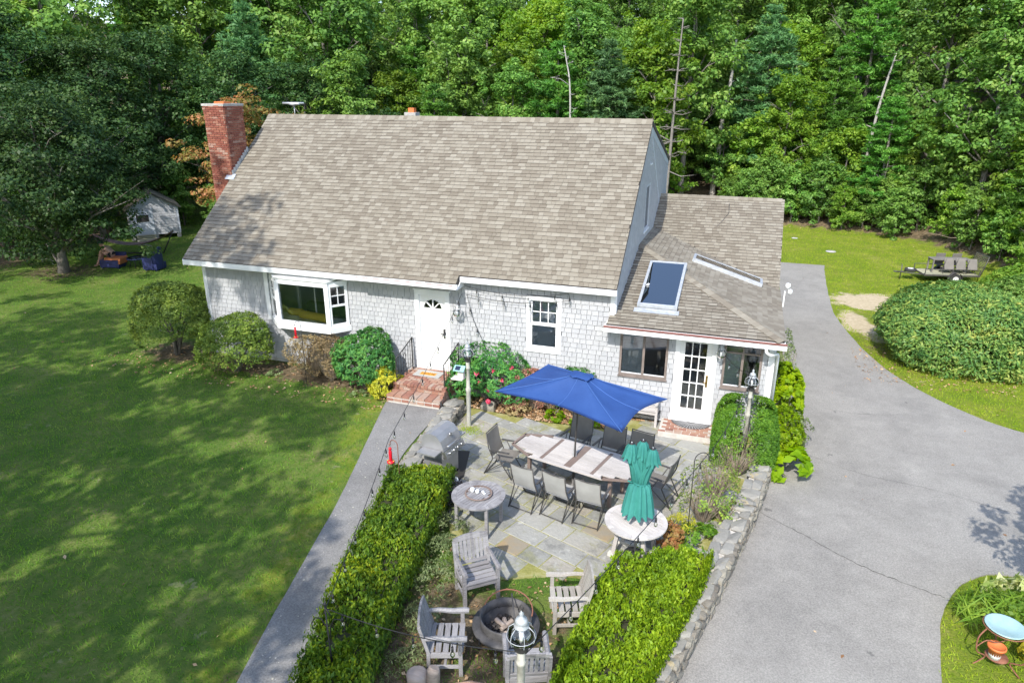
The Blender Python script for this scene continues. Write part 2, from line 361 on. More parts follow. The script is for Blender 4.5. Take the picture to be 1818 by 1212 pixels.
def dup(root, loc, rz=None, label=None, group=None):
    r = root.copy(); COL.objects.link(r); r.location = loc
    if rz is not None: r.rotation_euler = (0, 0, rz)
    if label: r['label'] = label
    if group: r['group'] = group
    for ch in list(root.children):
        c = ch.copy(); COL.objects.link(c); c.parent = r
        for g in ch.children:
            d = g.copy(); COL.objects.link(d); d.parent = c
    return r
# prototypes for bricks, shingles, stones (unit size)
def unit_box():
    m = MB().box((0, 0, 0), (1, 1, 1)); return np.array(m.v, np.float32), m.f
def rock_proto(seed, flat=1.0, n=22, cube=.75):
    rg = random.Random(seed); bm = bmesh.new()
    for i in range(n):
        p = Vector([rg.uniform(-1, 1) for _ in range(3)])
        m = max(abs(c) for c in p); q = p/m*.5*cube+p.normalized()*.5*(1-cube)
        bm.verts.new(q)
    r = bmesh.ops.convex_hull(bm, input=bm.verts)
    bmesh.ops.delete(bm, geom=[g for g in r['geom_interior'] if isinstance(g, bmesh.types.BMVert)], context='VERTS')
    bm.verts.ensure_lookup_table(); bm.verts.index_update()
    v = np.array([vv.co[:] for vv in bm.verts], np.float32); v -= (v.max(0)+v.min(0))/2; v /= (v.max(0)-v.min(0))
    f = [tuple(vv.index for vv in fc.verts) for fc in bm.faces]; bm.free(); return v, f
def slab_proto(seed, bev=.02):
    """flagstone: slightly uneven edge, small worn bevel"""
    rg = random.Random(seed); pts = []
    for (x0, y0), (x1, y1) in zip(((-.5, -.5), (.5, -.5), (.5, .5), (-.5, .5)), ((.5, -.5), (.5, .5), (-.5, .5), (-.5, -.5))):
        for t in (0, .35, .7):
            pts.append((x0+(x1-x0)*t+rg.uniform(-.008, .008), y0+(y1-y0)*t+rg.uniform(-.008, .008)))
    n = len(pts)
    v = [(x, y, -.5) for x, y in pts]+[(x, y, .3) for x, y in pts]+[(x*(1-bev*2), y*(1-bev*2), .5) for x, y in pts]
    f = [tuple(range(2*n, 3*n))]+[(k*n+i, k*n+(i+1) % n, (k+1)*n+(i+1) % n, (k+1)*n+i) for k in (0, 1) for i in range(n)]
    return np.array(v, np.float32), f
BOX = [unit_box()]
ROCKS = [rock_proto(i) for i in range(6)]
SLABS = [slab_proto(i) for i in range(5)]
_pm = {}
def proto_mesh(kind, i, mat, edge=None):
    key = (id(kind), i, mat, edge)
    if key not in _pm:
        v, f = kind[i]; me = bpy.data.meshes.new('piece'); me.from_pydata(v.tolist(), [], f); me.update()
        me.materials.append(M[mat]); _pm[key] = me
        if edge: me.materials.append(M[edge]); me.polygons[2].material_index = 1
    return _pm[key]
def pieces(parent, name, mat, items, protos=None, limit=300, seed=1, rest=None, edge=None):
    """items: (centre, (sx,sy,sz), 3x3 rotation or None); the ones nearest the camera become parts, the rest one stuff part"""
    protos = protos or BOX; off = offof(parent) or Vector((0, 0, 0)); rg = random.Random(seed)
    items = sorted(items, key=lambda it: -max(it[1])/(Vector(it[0])-CAM).length)
    near, far = items[:limit], items[limit:]
    for c, s, rot in near:
        o = link(name, proto_mesh(protos, rg.randrange(len(protos)), mat, edge), parent)
        m = (rot.to_4x4() if rot is not None else Matrix.Identity(4))
        o.matrix_local = Matrix.Translation(Vector(c)-off) @ m @ Matrix.Diagonal((*s, 1))
    if far:
        V, F = [], []; n = 0
        for c, s, rot in far:
            v, f = protos[rg.randrange(len(protos))]
            p = v*np.array(s, np.float32)
            if rot is not None: p = p @ np.array(rot, np.float32).T
            V.append(p+np.array(Vector(c)-off, np.float32)); F += [tuple(i+n for i in q) for q in f]; n += len(v)
        me = bpy.data.meshes.new(name+'s'); me.from_pydata(np.concatenate(V).tolist(), [], F); me.update(); me.materials.append(M[mat])
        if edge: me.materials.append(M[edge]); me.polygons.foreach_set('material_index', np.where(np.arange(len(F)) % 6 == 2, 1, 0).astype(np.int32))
        o = link(rest or name+'s', me, parent); o['kind'] = 'stuff'
# ---------------------------------------------------------------- ground
def sstep(a, b, x):
    t = np.clip((x-a)/(b-a), 0, 1); return t*t*(3-2*t)
def xleft(y):   # west edge of the sunken patio
    return np.interp(y, [-14, -11, -8, -4.6, -4, -1.2, 0], [11.2, 10.7, 10.0, 9.15, 8.95, 8.85, 8.75])
def xright(y):  # foot of the driveway wall
    return np.interp(y, [-14, -10, -8.1, -6.7, -5.4, -4.3, -2.5, -.6, 1], [14.1, 14.8, 15.28, 15.6, 15.88, 16.17, 16.54, 16.74, 16.9])
def xwood(y): return np.interp(y, [-60, 0, 8, 14, 20, 30], [-17, -17, -18, -19, -24, -40])
def ywood(x): return np.interp(x, [-40, 0, 13, 18, 23.3, 25.5, 27, 29, 34, 60], [27, 30, 31.5, 31.6, 30.2, 28.2, 25, 20, 13, 6])
def H(x, y):
    x = np.asarray(x, float); y = np.asarray(y, float)
    front = sstep(1.2, .2, y)
    xl, xr = xleft(y), xright(y)
    zf = -.15-.235*sstep(xl-.12, xl+.12, x)-.135*sstep(xr-.35, xr-.1, x)
    zb = -.15-.37*sstep(4, 14, x)
    z = zf*front+zb*(1-front)
    # patio plane reaches the house
    d = np.maximum(y-ywood(x), 0); z = z+np.minimum(d*.27, 15)+.25*np.sin(x*.31+y*.2)*sstep(0, 6, d)
    d2 = np.maximum(xwood(y)-x, 0); z = z+np.minimum(d2*.07, 4)
    return z
def hz(x, y): return float(H(x, y))
def make_ground():
    xs = np.unique(np.concatenate([np.arange(-160, -24, 6), np.arange(-24, 5, .5), np.arange(5, 21, .2), np.arange(21, 32, .5), np.arange(32, 160, 6)]))
    ys = np.unique(np.concatenate([np.arange(-90, -14, 5), np.arange(-14, 2, .2), np.arange(2, 34, .5), np.arange(34, 180, 5)]))
    X, Y = np.meshgrid(xs, ys); Z = H(X, Y)
    rs = np.random.RandomState(3)
    nx, ny = len(xs), len(ys)
    V = np.stack([X.ravel(), Y.ravel(), Z.ravel()], 1)
    i = np.arange(nx*ny).reshape(ny, nx)
    F = np.stack([i[:-1, :-1].ravel(), i[:-1, 1:].ravel(), i[1:, 1:].ravel(), i[1:, :-1].ravel()], 1)
    me = np_mesh('ground', V, F, None, True)
    x, y = V[:, 0], V[:, 1]
    def blob(cx, cy, rx, ry, a=0):
        dx, dy = x-cx, y-cy; c, s_ = math.cos(a), math.sin(a)
        return np.clip(1.25-np.sqrt(((dx*c+dy*s_)/rx)**2+((-dx*s_+dy*c)/ry)**2), 0, 1)
    litter = np.maximum(sstep(-1, 1.5, y-ywood(x)), sstep(-2.5, 1, xwood(y)-x))
    for b in ((-1.0, -.3, 1.6, .9), (1.8, -.7, 1.8, .7), (4.2, -.7, 2.2, .8), (6, -.8, 1.4, .7), (10.5, .0, 3.4, 1.0), (12.8, -.2, 1.6, .7), (11.2, -9, 1.0, 2.4, -.2),
              (12.6, -8.5, 1.2, 1.2), (-13.9, 6.2, 2.2, 1.6), (22.2, 9, 2.6, 2.6), (16.9, 2.5, .5, 3.4), (16, -2.5, 1, 2.6), (14.6, -8.2, 1.2, 3.2), (9.9, -7.5, 1.1, 4), (21.5, -6.3, 1.3, 1.2)):
        litter = np.maximum(litter, blob(*b))
    sand = np.maximum(blob(20.9, 14.4, 2.0, 1.5, .1), blob(20.0, 10.9, .75, 2.2, .25)*.9)
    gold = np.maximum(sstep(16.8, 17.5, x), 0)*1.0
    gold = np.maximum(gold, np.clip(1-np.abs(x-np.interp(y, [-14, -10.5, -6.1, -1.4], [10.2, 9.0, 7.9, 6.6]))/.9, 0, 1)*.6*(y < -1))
    for nm, a in (('litter', litter), ('sand', sand), ('gold', gold)):
        at = me.attributes.new(nm, 'FLOAT', 'POINT'); at.data.foreach_set('value', a.astype(np.float32))
    m, nt, b = newmat('ground')
    big = noise(nt, .8, 8, lo=.36, hi=.64, rough=.72)[0]; fine = noise(nt, 9, 5)[0]; vf = noise(nt, 60, 2)[0]
    g = ramp_node(nt, [(.05, .105, .018), (.085, .15, .025), (.14, .185, .04), (.26, .23, .10)])
    f = math_node(nt, 'ADD', math_node(nt, 'MULTIPLY', big, .5), math_node(nt, 'ADD', math_node(nt, 'MULTIPLY', fine, .3), math_node(nt, 'MULTIPLY', vf, .2)))
    nt.links.new(f, g.inputs[0])
    g2 = ramp_node(nt, [(.09, .15, .016), (.14, .20, .02), (.20, .225, .035), (.38, .32, .14)]); nt.links.new(f, g2.inputs[0])
    def att(n):
        a = nt.nodes.new('ShaderNodeAttribute'); a.attribute_name = n; return a.outputs['Fac']
    def edge(v, lo=.35, hi=.65, ns=2.2, amt=.7):
        n_ = noise(nt, ns, 5)[0]
        t = math_node(nt, 'ADD', v, math_node(nt, 'MULTIPLY', math_node(nt, 'SUBTRACT', n_, .5), amt))
        r = nt.nodes.new('ShaderNodeMapRange'); r.inputs[1].default_value = lo; r.inputs[2].default_value = hi; nt.links.new(t, r.inputs[0]); return r.outputs[0]
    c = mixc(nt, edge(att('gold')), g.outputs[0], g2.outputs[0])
    d = ramp_node(nt, [(.05, .038, .022), (.11, .085, .05), (.19, .145, .09), (.30, .24, .16)]); nt.links.new(noise(nt, 7, 6, lo=.2, hi=.8)[0], d.inputs[0])
    c = mixc(nt, edge(att('litter')), c, d.outputs[0])
    s_ = ramp_node(nt, [(.42, .34, .22), (.58, .49, .34)]); nt.links.new(fine, s_.inputs[0])
    c = mixc(nt, edge(att('sand'), .3, .5, 1.5), c, s_.outputs[0])
    nt.links.new(c, b.inputs['Base Color']); b.inputs['Roughness'].default_value = .95; b.inputs['Specular IOR Level'].default_value = .15
    bn = nt.nodes.new('ShaderNodeBump'); bn.inputs['Distance'].default_value = .04
    nt.links.new(noise(nt, 25, 5)[1], bn.inputs['Height']); nt.links.new(bn.outputs[0], b.inputs['Normal'])
    me.materials.append(m)
    struct('ground', me)
make_ground()

def asphalt(name, lo, hi, speck, cracks):
    m, nt, b = newmat(name)
    ag = nt.nodes.new('ShaderNodeTexVoronoi'); ag.inputs['Scale'].default_value = 85
    pos = nt.nodes.new('ShaderNodeNewGeometry').outputs['Position']; nt.links.new(pos, ag.inputs['Vector'])
    n1 = noise(nt, .5, 5)[0]; n2 = noise(nt, 34, 2, lo=.32, hi=.68, rough=.8)[0]; n3 = noise(nt, 2.2, 6, rough=.75)[0]
    f = math_node(nt, 'ADD', math_node(nt, 'MULTIPLY', n1, .22), math_node(nt, 'ADD', math_node(nt, 'MULTIPLY', n2, .55), math_node(nt, 'MULTIPLY', n3, .23)))
    rp = ramp_node(nt, [lo, tuple((a+c)/2 for a, c in zip(lo, hi)), hi]); nt.links.new(f, rp.inputs[0]); c = rp.outputs[0]
    sp = noise(nt, 38, 2, lo=speck, hi=speck+.05)[0]
    c = mixc(nt, sp, c, (.48, .46, .43))
    if cracks:
        dk = noise(nt, 2.2, 4, lo=.70, hi=.73)[0]; c = mixc(nt, math_node(nt, 'MULTIPLY', dk, .6), c, (.07, .068, .066))
    st = noise(nt, .7, 6, lo=.50, hi=.66, rough=.7)[0]; c = mixc(nt, math_node(nt, 'MULTIPLY', st, .28), c, (.11, .105, .10))
    nt.links.new(c, b.inputs['Base Color']); b.inputs['Roughness'].default_value = .9
    bn = nt.nodes.new('ShaderNodeBump'); bn.inputs['Distance'].default_value = .004
    nt.links.new(ag.outputs[0], bn.inputs['Height']); nt.links.new(bn.outputs[0], b.inputs['Normal'])
    return m
M['drive'] = asphalt('driveway_asphalt', (.15, .142, .13), (.40, .38, .345), .74, True)
M['walkasph'] = asphalt('walk_asphalt', (.125, .12, .115), (.34, .33, .315), .68, False)
M['crack'] = mk('crack_tar', [(.045, .044, .043)], rough=.9)
def ragged(poly, step, amp, seed):
    rg = random.Random(seed); out = []
    for (x0, y0), (x1, y1) in zip(poly, poly[1:]+poly[:1]):
        L = math.hypot(x1-x0, y1-y0); n = max(1, int(L/step))
        for k in range(n):
            t = k/n; a = amp if 0 < t else amp*.5
            out.append((x0+(x1-x0)*t+rg.uniform(-a, a), y0+(y1-y0)*t+rg.uniform(-a, a)))
    return out
def smooth_poly(pts, n=6):
    """Catmull-Rom through an open polyline"""
    P = [pts[0]]+list(pts)+[pts[-1]]; out = []
    for i in range(1, len(P)-2):
        for k in range(n):
            t = k/n; q = []
            for a in range(len(pts[0])):
                p0, p1, p2, p3 = P[i-1][a], P[i][a], P[i+1][a], P[i+2][a]
                q.append(.5*(2*p1+(p2-p0)*t+(2*p0-5*p1+4*p2-p3)*t*t+(3*p1-p0-3*p2+p3)*t**3))
            out.append(tuple(q))
    return out+[tuple(pts[-1])]
def sheet(name, poly, z0, z1, mat):
    bm = bmesh.new(); vs = [bm.verts.new((x, y, z1)) for x, y in poly]
    f = bm.faces.new(vs); f.normal_update()
    if f.normal.z < 0: f.normal_flip()
    r = bmesh.ops.extrude_face_region(bm, geom=[f]); 
    for v in r['geom']:
        if isinstance(v, bmesh.types.BMVert): v.co.z = z1
    for v in vs: v.co.z = z0
    bmesh.ops.triangulate(bm, faces=[q for q in bm.faces if len(q.verts) > 4])
    bmesh.ops.recalc_face_normals(bm, faces=bm.faces)
    me = bpy.data.meshes.new(name); bm.to_mesh(me); bm.free(); me.materials.append(M[mat]); return struct(name, me)
right_edge = smooth_poly([(19.5, 20.6), (19.35, 18.6), (19.2, 14.5), (19.2, 11.6), (19.75, 7.8), (20.5, 5.4), (21.6, 3.65), (23.0, 2.55), (27, 1.2), (36, -.4)], 5)
isl_edge = smooth_poly([(36, -4.5), (26, -4.6), (22.6, -4.15), (20.7, -3.85), (19.9, -4.25), (19.45, -4.9), (19.15, -5.7), (18.9, -7), (18.7, -8.5), (18.2, -11), (17.5, -15)], 5)
left_edge = [(10, -22), (12.6, -15), (13.9, -12), (14.6, -10), (15.1, -8.1), (15.45, -6.7), (15.75, -5.4), (16.05, -4.3), (16.42, -2.5), (16.68, -.8), (17.35, -.55), (17.5, .8), (17.25, 2.6), (17.2, 5), (17.0, 9), (17.2, 14), (17.35, 19.2), (17.45, 20.6)]
drive = [(17, -22)]+left_edge[0:]+right_edge+isl_edge
sheet('driveway', ragged(drive, .3, .018, 5), -.62, -.495, 'drive')
walk_l = smooth_poly([(6.9, -1.55), (7.3, -2.9), (7.85, -4.7), (8.3, -6.2), (8.85, -8.4), (9.4, -10.5), (10.4, -14)], 5)
walk_r = smooth_poly([(11.8, -14), (10.75, -11.5), (10.0, -9.2), (9.5, -7.4), (9.0, -5.4), (8.65, -4), (8.55, -2.4), (8.5, -1.55)], 5)
sheet('walkway', ragged(walk_l+walk_r, .3, .012, 6), -.26, -.125, 'walkasph')
def crack(pts, z, wd, seed, name='driveway_crack'):
    rg = random.Random(seed); p = smooth_poly(pts, 14); a = []; b_ = []
    for i, (x, y) in enumerate(p):
        j = (rg.uniform(-.02, .02), rg.uniform(-.02, .02)); w_ = wd*rg.uniform(.3, 1)
        a.append((x+j[0], y+j[1]+w_/2)); b_.append((x+j[0], y+j[1]-w_/2))
    mb = MB(); n = len(p)
    mb.add([(x, y, z) for x, y in a+b_], [(n+i, n+i+1, i+1, i) for i in range(n-1)])
    o = link(name, mb.mesh(name, M['crack'])); o['kind'] = 'structure'
crack([(16.35, -3.2), (17.1, -3.7), (18.0, -4.35), (18.8, -4.7), (19.4, -4.9)], -.4905, .022, 1)
crack([(17.4, -.3), (18.6, -.9), (19.9, -1.1), (21.4, -1.6)], -.4905, .01, 2)
crack([(18.0, 2.6), (18.9, 2.5), (20.2, 2.9)], -.4905, .01, 3)

# ---------------------------------------------------------------- patio of bluestone flags
patio_poly = [(8.85, -.75), (9.0, -2.9), (9.5, -3.95), (9.8, -4.7), (10.35, -5.5), (10.85, -6.3), (11.2, -7.05), (11.9, -7.15), (12.5, -6.85), (13.1, -6.6), (13.9, -6.5), (14.4, -6.3), (15.3, -6.0), (15.95, -4.5), (16.2, -2.4), (16.2, -.1), (13.0, -.1), (12.8, -.85), (10.9, -.98), (10.0, -.85)]
def inside(x, y, poly):
    c = False; n = len(poly)
    for i in range(n):
        x0, y0 = poly[i]; x1, y1 = poly[(i+1) % n]
        if (y0 > y) != (y1 > y) and x < (x1-x0)*(y-y0)/(y1-y0)+x0: c = not c
    return c
M['flag'] = None
def flagmat():
    m, nt, b = newmat('bluestone')
    r = rnd(nt); n1 = noise(nt, 1.6, 4)[0]; n2 = noise(nt, 18, 4)[0]
    rp = ramp_node(nt, [(.19, .19, .17), (.26, .255, .23), (.33, .32, .285), (.33, .285, .22), (.235, .235, .225), (.39, .38, .34)], [0, .25, .5, .68, .8, 1])
    nt.links.new(r, rp.inputs[0]); c = rp.outputs[0]
    c = mixc(nt, math_node(nt, 'MULTIPLY', n1, .55), c, (.42, .42, .39))
    c = mixc(nt, math_node(nt, 'MULTIPLY', n2, .22), c, (.17, .17, .165))
    st = noise(nt, 1.1, 6, lo=.54, hi=.64, rough=.7)[0]; c = mixc(nt, math_node(nt, 'MULTIPLY', st, .6), c, (.22, .22, .08)); dk = noise(nt, 2.1, 6, lo=.54, hi=.66, rough=.7)[0]; c = mixc(nt, math_node(nt, 'MULTIPLY', dk, .55), c, (.11, .11, .105))
    wh = noise(nt, 5, 6, lo=.6, hi=.72)[0]; c = mixc(nt, math_node(nt, 'MULTIPLY', wh, .6), c, (.56, .56, .53))
    nt.links.new(c, b.inputs['Base Color']); b.inputs['Roughness'].default_value = .8
    bn = nt.nodes.new('ShaderNodeBump'); bn.inputs['Distance'].default_value = .006
    nt.links.new(n2, bn.inputs['Height']); nt.links.new(bn.outputs[0], b.inputs['Normal']); return m
M['flag'] = flagmat()
M['flagrust'] = mk('rust_stained_flag', [(.25, .25, .22), (.28, .24, .175), (.35, .25, .13)], .2, (2.5, .8), rough=.85, bump=(18, .006))
M['joint'] = mk('mossy_joint', [(.13, .14, .035), (.26, .25, .07), (.38, .36, .19)], 0, (3, .8), (30, .3), .95)
patio = struct('patio', None)
patio.location = (0, 0, 0)
bed = sheet('joint_bed', patio_poly, -.46, -.362, 'joint'); bed.parent = patio
PA = R(-20)    # the flags lie turned like the dining table
def flags():
    rg = random.Random(11); items = []; rust = []
    c, s_ = math.cos(PA), math.sin(PA); rot = Matrix.Rotation(PA, 3, 'Z')
    v = -9.0
    while v < 8:
        hgt = rg.choice((.42, .5, .6, .45)); u = 5-rg.random()*.6
        while u < 21:
            wd = rg.choice((.5, .62, .78, .9, .55)); cu, cv = u+wd/2, v+hgt/2
            x, y = cu*c-cv*s_, cu*s_+cv*c
            corners = [(x+(a*wd*.42)*c-(b*hgt*.42)*s_, y+(a*wd*.42)*s_+(b*hgt*.42)*c) for a in (-1, 1) for b in (-1, 1)]
            k = sum(inside(px, py, patio_poly) for px, py in corners)
            if inside(x, y, patio_poly) and k >= 3:
                it = ((x, y, -.375+rg.uniform(-.004, .004)), (wd-.018, hgt-.018, .05), rot)
                (rust if (rg.random() < .03 or (abs(x-13.25) < .3 and abs(y+5.25) < .3)) else items).append(it)
            u += wd
        v += hgt
    pieces(patio, 'paving_stone', 'flag', items, SLABS)
    pieces(patio, 'paving_stone', 'flagrust', rust, SLABS)
flags()
# brick pad in front of the french door
pad = thing('brick_landing', 'low red brick landing with white joints outside the glazed french door', 'landing', (14.65, -.35, -.35), world=True)
part('mortar_bed', MB().b2((13.98, -.80, -.36), (15.28, .0, -.212)), 'mortar', pad)
its = []
rgb = random.Random(2)
for j in range(7):
    for i in range(7):
        if j < 1:
            its.append(((14.06+i*.19, -.75, -.24), (.09 if 0 else .175, .085, .07), None)); continue
        x = 14.03+.1+i*.205-(.1 if j % 2 else 0)
        if x+.09 < 15.27 and x-.09 > 13.98: its.append(((x, -.75+j*.108, -.24+rgb.uniform(-.003, .003)), (.19, .094, .07), None))
pieces(pad, 'brick', 'oldbrick', its)
solo('door_mat', MB().prism([(14.21, .0-.03), (15.2, -.03)]+[(14.705+.495*math.cos(a), -.03-.42*math.sin(a)) for a in np.linspace(0.12, PI-.12, 18)], -.203, -.193), 'mat', 'half round dark rubber mat with raised rays on the brick landing', 'door mat')
dm = bpy.data.objects['door_mat']
mb = MB()
for a in np.linspace(.15, PI-.15, 17):
    c, s_ = math.cos(a), -math.sin(a)
    mb.box((c*.28, .195+s_*.26-.02, .013), (.32, .014, .006), (0, 0, math.atan2(s_*.9, c)))
o = part('ray', mb, 'steelmatt', dm)
# ---------------------------------------------------------------- the house
HX = 12.6; KR = .822; EZ, EY = 2.963, -.47; RY, RZ = 4.30, 6.885; XJ = 8.55
house = thing('cape_house', 'grey shingled cape house with a brown asphalt roof, bay window and glazed sunroom', 'house', (6.3, 4.6, 0), world=True)
front = part('wall', MB(), 'sheath', house)     # frame of the front wall; its pieces hang below it
def wall_panels(mb, x0, x1, z0, z1, holes, place):
    """rectangles of wall round the openings"""
    xs = sorted({x0, x1, *[h[0] for h in holes], *[h[1] for h in holes]}); zs = sorted({z0, z1, *[h[2] for h in holes], *[h[3] for h in holes]})
    for a, b in zip(xs, xs[1:]):
        for c, d in zip(zs, zs[1:]):
            if not any(h[0]-1e-6 <= a and b <= h[1]+1e-6 and h[2]-1e-6 <= c and d <= h[3]+1e-6 for h in holes) and a >= x0 and b <= x1:
                mb.b2(*place(a, b, c, d))
def shingle_rows(O, U, V, vmax, free, expo, wr, th, rg, gap=.007, over=1.25, tilt=None):
    """overlapping courses on a plane: O origin, U along the course, V up; free(v) gives the open stretches"""
    U = Vector(U).normalized(); V = Vector(V).normalized(); N = U.cross(V); O = Vector(O)
    Lg = expo*over; ang = math.atan2(th[1]*.9, Lg) if tilt is None else tilt
    V2 = V*math.cos(ang)-N*math.sin(ang)*1; N2 = U.cross(V2)
    rot = Matrix((U, V2, N2)).transposed(); out = []; v = 0.0
    while v < vmax-expo*.3:
        for (a, b) in free(v+expo*.5):
            u = a-rg.uniform(0, wr[0])
            while u < b:
                wd = rg.uniform(*wr); u0, u1 = max(u, a), min(u+wd, b)
                if u1-u0 > .03:
                    t = rg.uniform(*th)
                    Lc = min(Lg, vmax-v+.02); cc = O+U*((u0+u1)/2)+V*(v+Lc/2+rg.uniform(-.003, .003))+N*(th[1]*.5+t*.5)
                    out.append((tuple(cc), (u1-u0-gap, Lc, t), rot))
                u += wd
        v += expo
    return out
def cut(a, b, holes):
    """stretches of [a,b] without the holes"""
    segs = [(a, b)]
    for h0, h1 in holes:
        n = []
        for s0, s1 in segs:
            if h1 <= s0 or h0 >= s1: n.append((s0, s1)); continue
            if h0 > s0: n.append((s0, h0))
            if h1 < s1: n.append((h1, s1))
        segs = n
    return [s for s in segs if s[1]-s[0] > .02]
# openings: casing outer edges (x0, x1, z0, z1)
DOOR = (7.10, 8.14, .27, 2.57); WIN = (10.31, 11.25, 1.22, 2.70); BAY = (2.35, 5.02, 1.18, 2.75)
SW1 = (12.80, 14.00, .84, 2.06); FD = (14.17, 15.17, -.14, 2.10); SW2 = (15.31, 16.20, .84, 2.06)
HOLES = [DOOR, WIN, BAY, SW1, FD, SW2]
mb = MB()
P0 = lambda a, b, c, d: ((a, 0, c), (b, .14, d))
wall_panels(mb, 0, HX, -.02, 3.2, [DOOR, WIN, BAY], P0)
wall_panels(mb, HX, 16.45, -.30, 2.24, [(12.86, 13.94, .90, 2.0), FD, (15.36, 16.15, .90, 2.0)], P0)
part('sheathing', mb, 'sheath', front)
part('foundation', MB().b2((0.03, .03, -.5), (7.0, .2, -.02)).b2((7.0, .03, -.5), (12.7, .2, -.02)), 'concrete', house)
rg = random.Random(4)
def free_front(v):
    z = v-.02
    hs = [(h[0], h[1]) for h in HOLES if h[2] <= z <= h[3]]
    top = 16.36 if z < 2.16 else HX-.1
    return cut(.10, top, hs)
WALLP = shingle_rows((0, 0, -.02), (1, 0, 0), (0, 0, 1), 3.12, free_front, .131, (.10, .22), (.019, .021), rg, gap=.009, over=1.12)
WALLP += shingle_rows((12.6, 0, -.3), (1, 0, 0), (0, 0, 1), .27, lambda v: cut(0, 3.76, [(1.57, 2.57)]), .131, (.10, .22), (.019, .021), rg, gap=.009, over=1.12)
# right gable (x = HX): wall, window, rake, rear dormer
def roof_z(y): return RZ-.1-(y-RY)*.28 if y > RY else RZ-.1-(RY-y)*KR
gw = MB(); gy0, gy1 = 0.0, 9.25
GW = (4.13, 5.10, 3.72, 5.12)
gw.slab([(HX, 0, -.4), (HX, gy1, -.4), (HX, gy1, roof_z(gy1)), (HX, RY, roof_z(RY)), (HX, 0, roof_z(0))], .12)
gable = part('gable_wall', gw, 'sheath', house)
def free_gable(v):
    z = v+2.2
    if z >= roof_z(RY): return []
    y0 = max(.08, RY-(RZ-.1-z)/KR); y1 = gy1-.06 if z < roof_z(gy1) else RY+(RZ-.1-z)/.28
    return cut(y0, y1, [(GW[0], GW[1])] if GW[2] <= z <= GW[3] else [])
GABP = shingle_rows((HX, 0, 2.2), (0, 1, 0), (0, 0, 1), 4.62, free_gable, .131, (.10, .22), (.019, .021), rg, gap=.009, over=1.12)
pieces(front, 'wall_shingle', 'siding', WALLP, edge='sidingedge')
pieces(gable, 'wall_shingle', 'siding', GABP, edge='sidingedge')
# far walls
mb = MB(); mb.slab([(0, gy1, -.4), (0, 0, -.4), (0, 0, roof_z(0)), (0, RY, roof_z(RY)), (0, gy1, roof_z(gy1))], .12)
part('gable_wall', mb, 'siding', house); part('rear_wall', MB().b2((0.13, 9.1, -.4), (HX-.13, 9.22, roof_z(9.2)-.05)), 'siding', house)
# white boards
t = MB(); t.b2((-.01, -.045, -.05), (.11, -.002, 3.1)); part('corner_board', t, 'trim', house)
t = MB(); t.b2((HX-.1, -.045, 2.36), (HX+.012, -.002, 3.1)).b2((HX+.002, .0, 2.36), (HX+.045, .09, 3.15)); part('corner_board', t, 'trim', house)
t = MB(); t.b2((16.33, -.045, -.3), (16.47, -.002, 2.16)).b2((16.452, .0, -.3), (16.48, .12, 2.16)); part('corner_board', t, 'trim', house)
t = MB(); t.b2((2.2, -.045, 1.2), (2.33, -.002, 2.9)); part('corner_board', t, 'trim', house)
t = MB(); t.b2((-.26, EY-.03, EZ-.17), (XJ-.9, EY-.004, EZ-.02)); part('fascia', t, 'trim', house)
t = MB(); t.b2((-.25, EY, EZ-.19), (XJ, -.002, EZ-.165)); part('soffit', t, 'trim', house)
t = MB(); t.b2((5.6, EY-.12, EZ-.15), (XJ+.03, EY-.012, EZ-.135)).b2((5.6, EY-.12, EZ-.15), (XJ+.03, EY-.105, EZ-.05)).b2((XJ-.9, EY-.028, EZ-.17), (XJ+.03, EY-.003, EZ-.03))
gut = part('gutter', t, 'trim', house); part('drip_edge', MB().b2((5.6, EY-.1, EZ-.06), (XJ-.1, EY+.02, EZ-.052)), 'copper', gut)
zr = EZ+KR*.19
t = MB(); t.b2((XJ+.03, -.315, zr-.15), (HX+.09, -.285, zr-.01)); part('fascia', t, 'trim', house); part('soffit', MB().b2((XJ+.03, -.284, zr-.17), (HX+.07, -.002, zr-.15)), 'trim', house)
t = MB(); t.add([(XJ+.004, EY-.03, EZ-.17), (XJ+.004, -.0, EZ-.17), (XJ+.004, -.0, EZ+.2), (XJ+.028, EY-.03, EZ-.17), (XJ+.028, 0, EZ-.17), (XJ+.028, 0, EZ+.2)], [(0, 1, 2), (5, 4, 3), (0, 2, 5, 3), (1, 0, 3, 4), (2, 1, 4, 5)]); part('eave_return', t, 'trim', house)
# rake boards along the right gable, the old rear rake and the dormer edge
def board(mb, a, b, wd, th, side):
    a, b = Vector(a), Vector(b); d = (b-a).normalized(); s_ = Vector(side); n = d.cross(s_).normalized()
    mb.slab([a, b, b-n*wd, a-n*wd] if n.z > 0 else [a, b, b+n*wd, a+n*wd], .001)
    k = len(mb.v)-8; mb.v[k:] = [tuple(Vector(v)+s_*(th if i < 4 else 0)) for i, v in enumerate(mb.v[k:])]
t = MB(); board(t, (HX+.018, 0.02, roof_z(0.02)-.02), (HX+.018, RY, roof_z(RY)-.02), .16, .022, (1, 0, 0)); part('rake_board', t, 'trimgrey', house)
t = MB(); board(t, (HX+.018, RY, roof_z(RY)-.02), (HX+.018, gy1, roof_z(gy1)-.02), .2, .024, (1, 0, 0)); part('rake_board', t, 'trimgrey', house)
t = MB(); board(t, (HX+.021, RY+.25, roof_z(RY)-.2), (HX+.021, 7.75, roof_z(RY)-.2-3.17*KR), .14, .018, (1, 0, 0)); part('rake_board', t, 'trimgrey', house)
t = MB(); t.b2((HX+.018, gy1-.1, 4.0), (HX+.04, gy1+.02, roof_z(gy1)-.2)); part('corner_board', t, 'trimgrey', house)
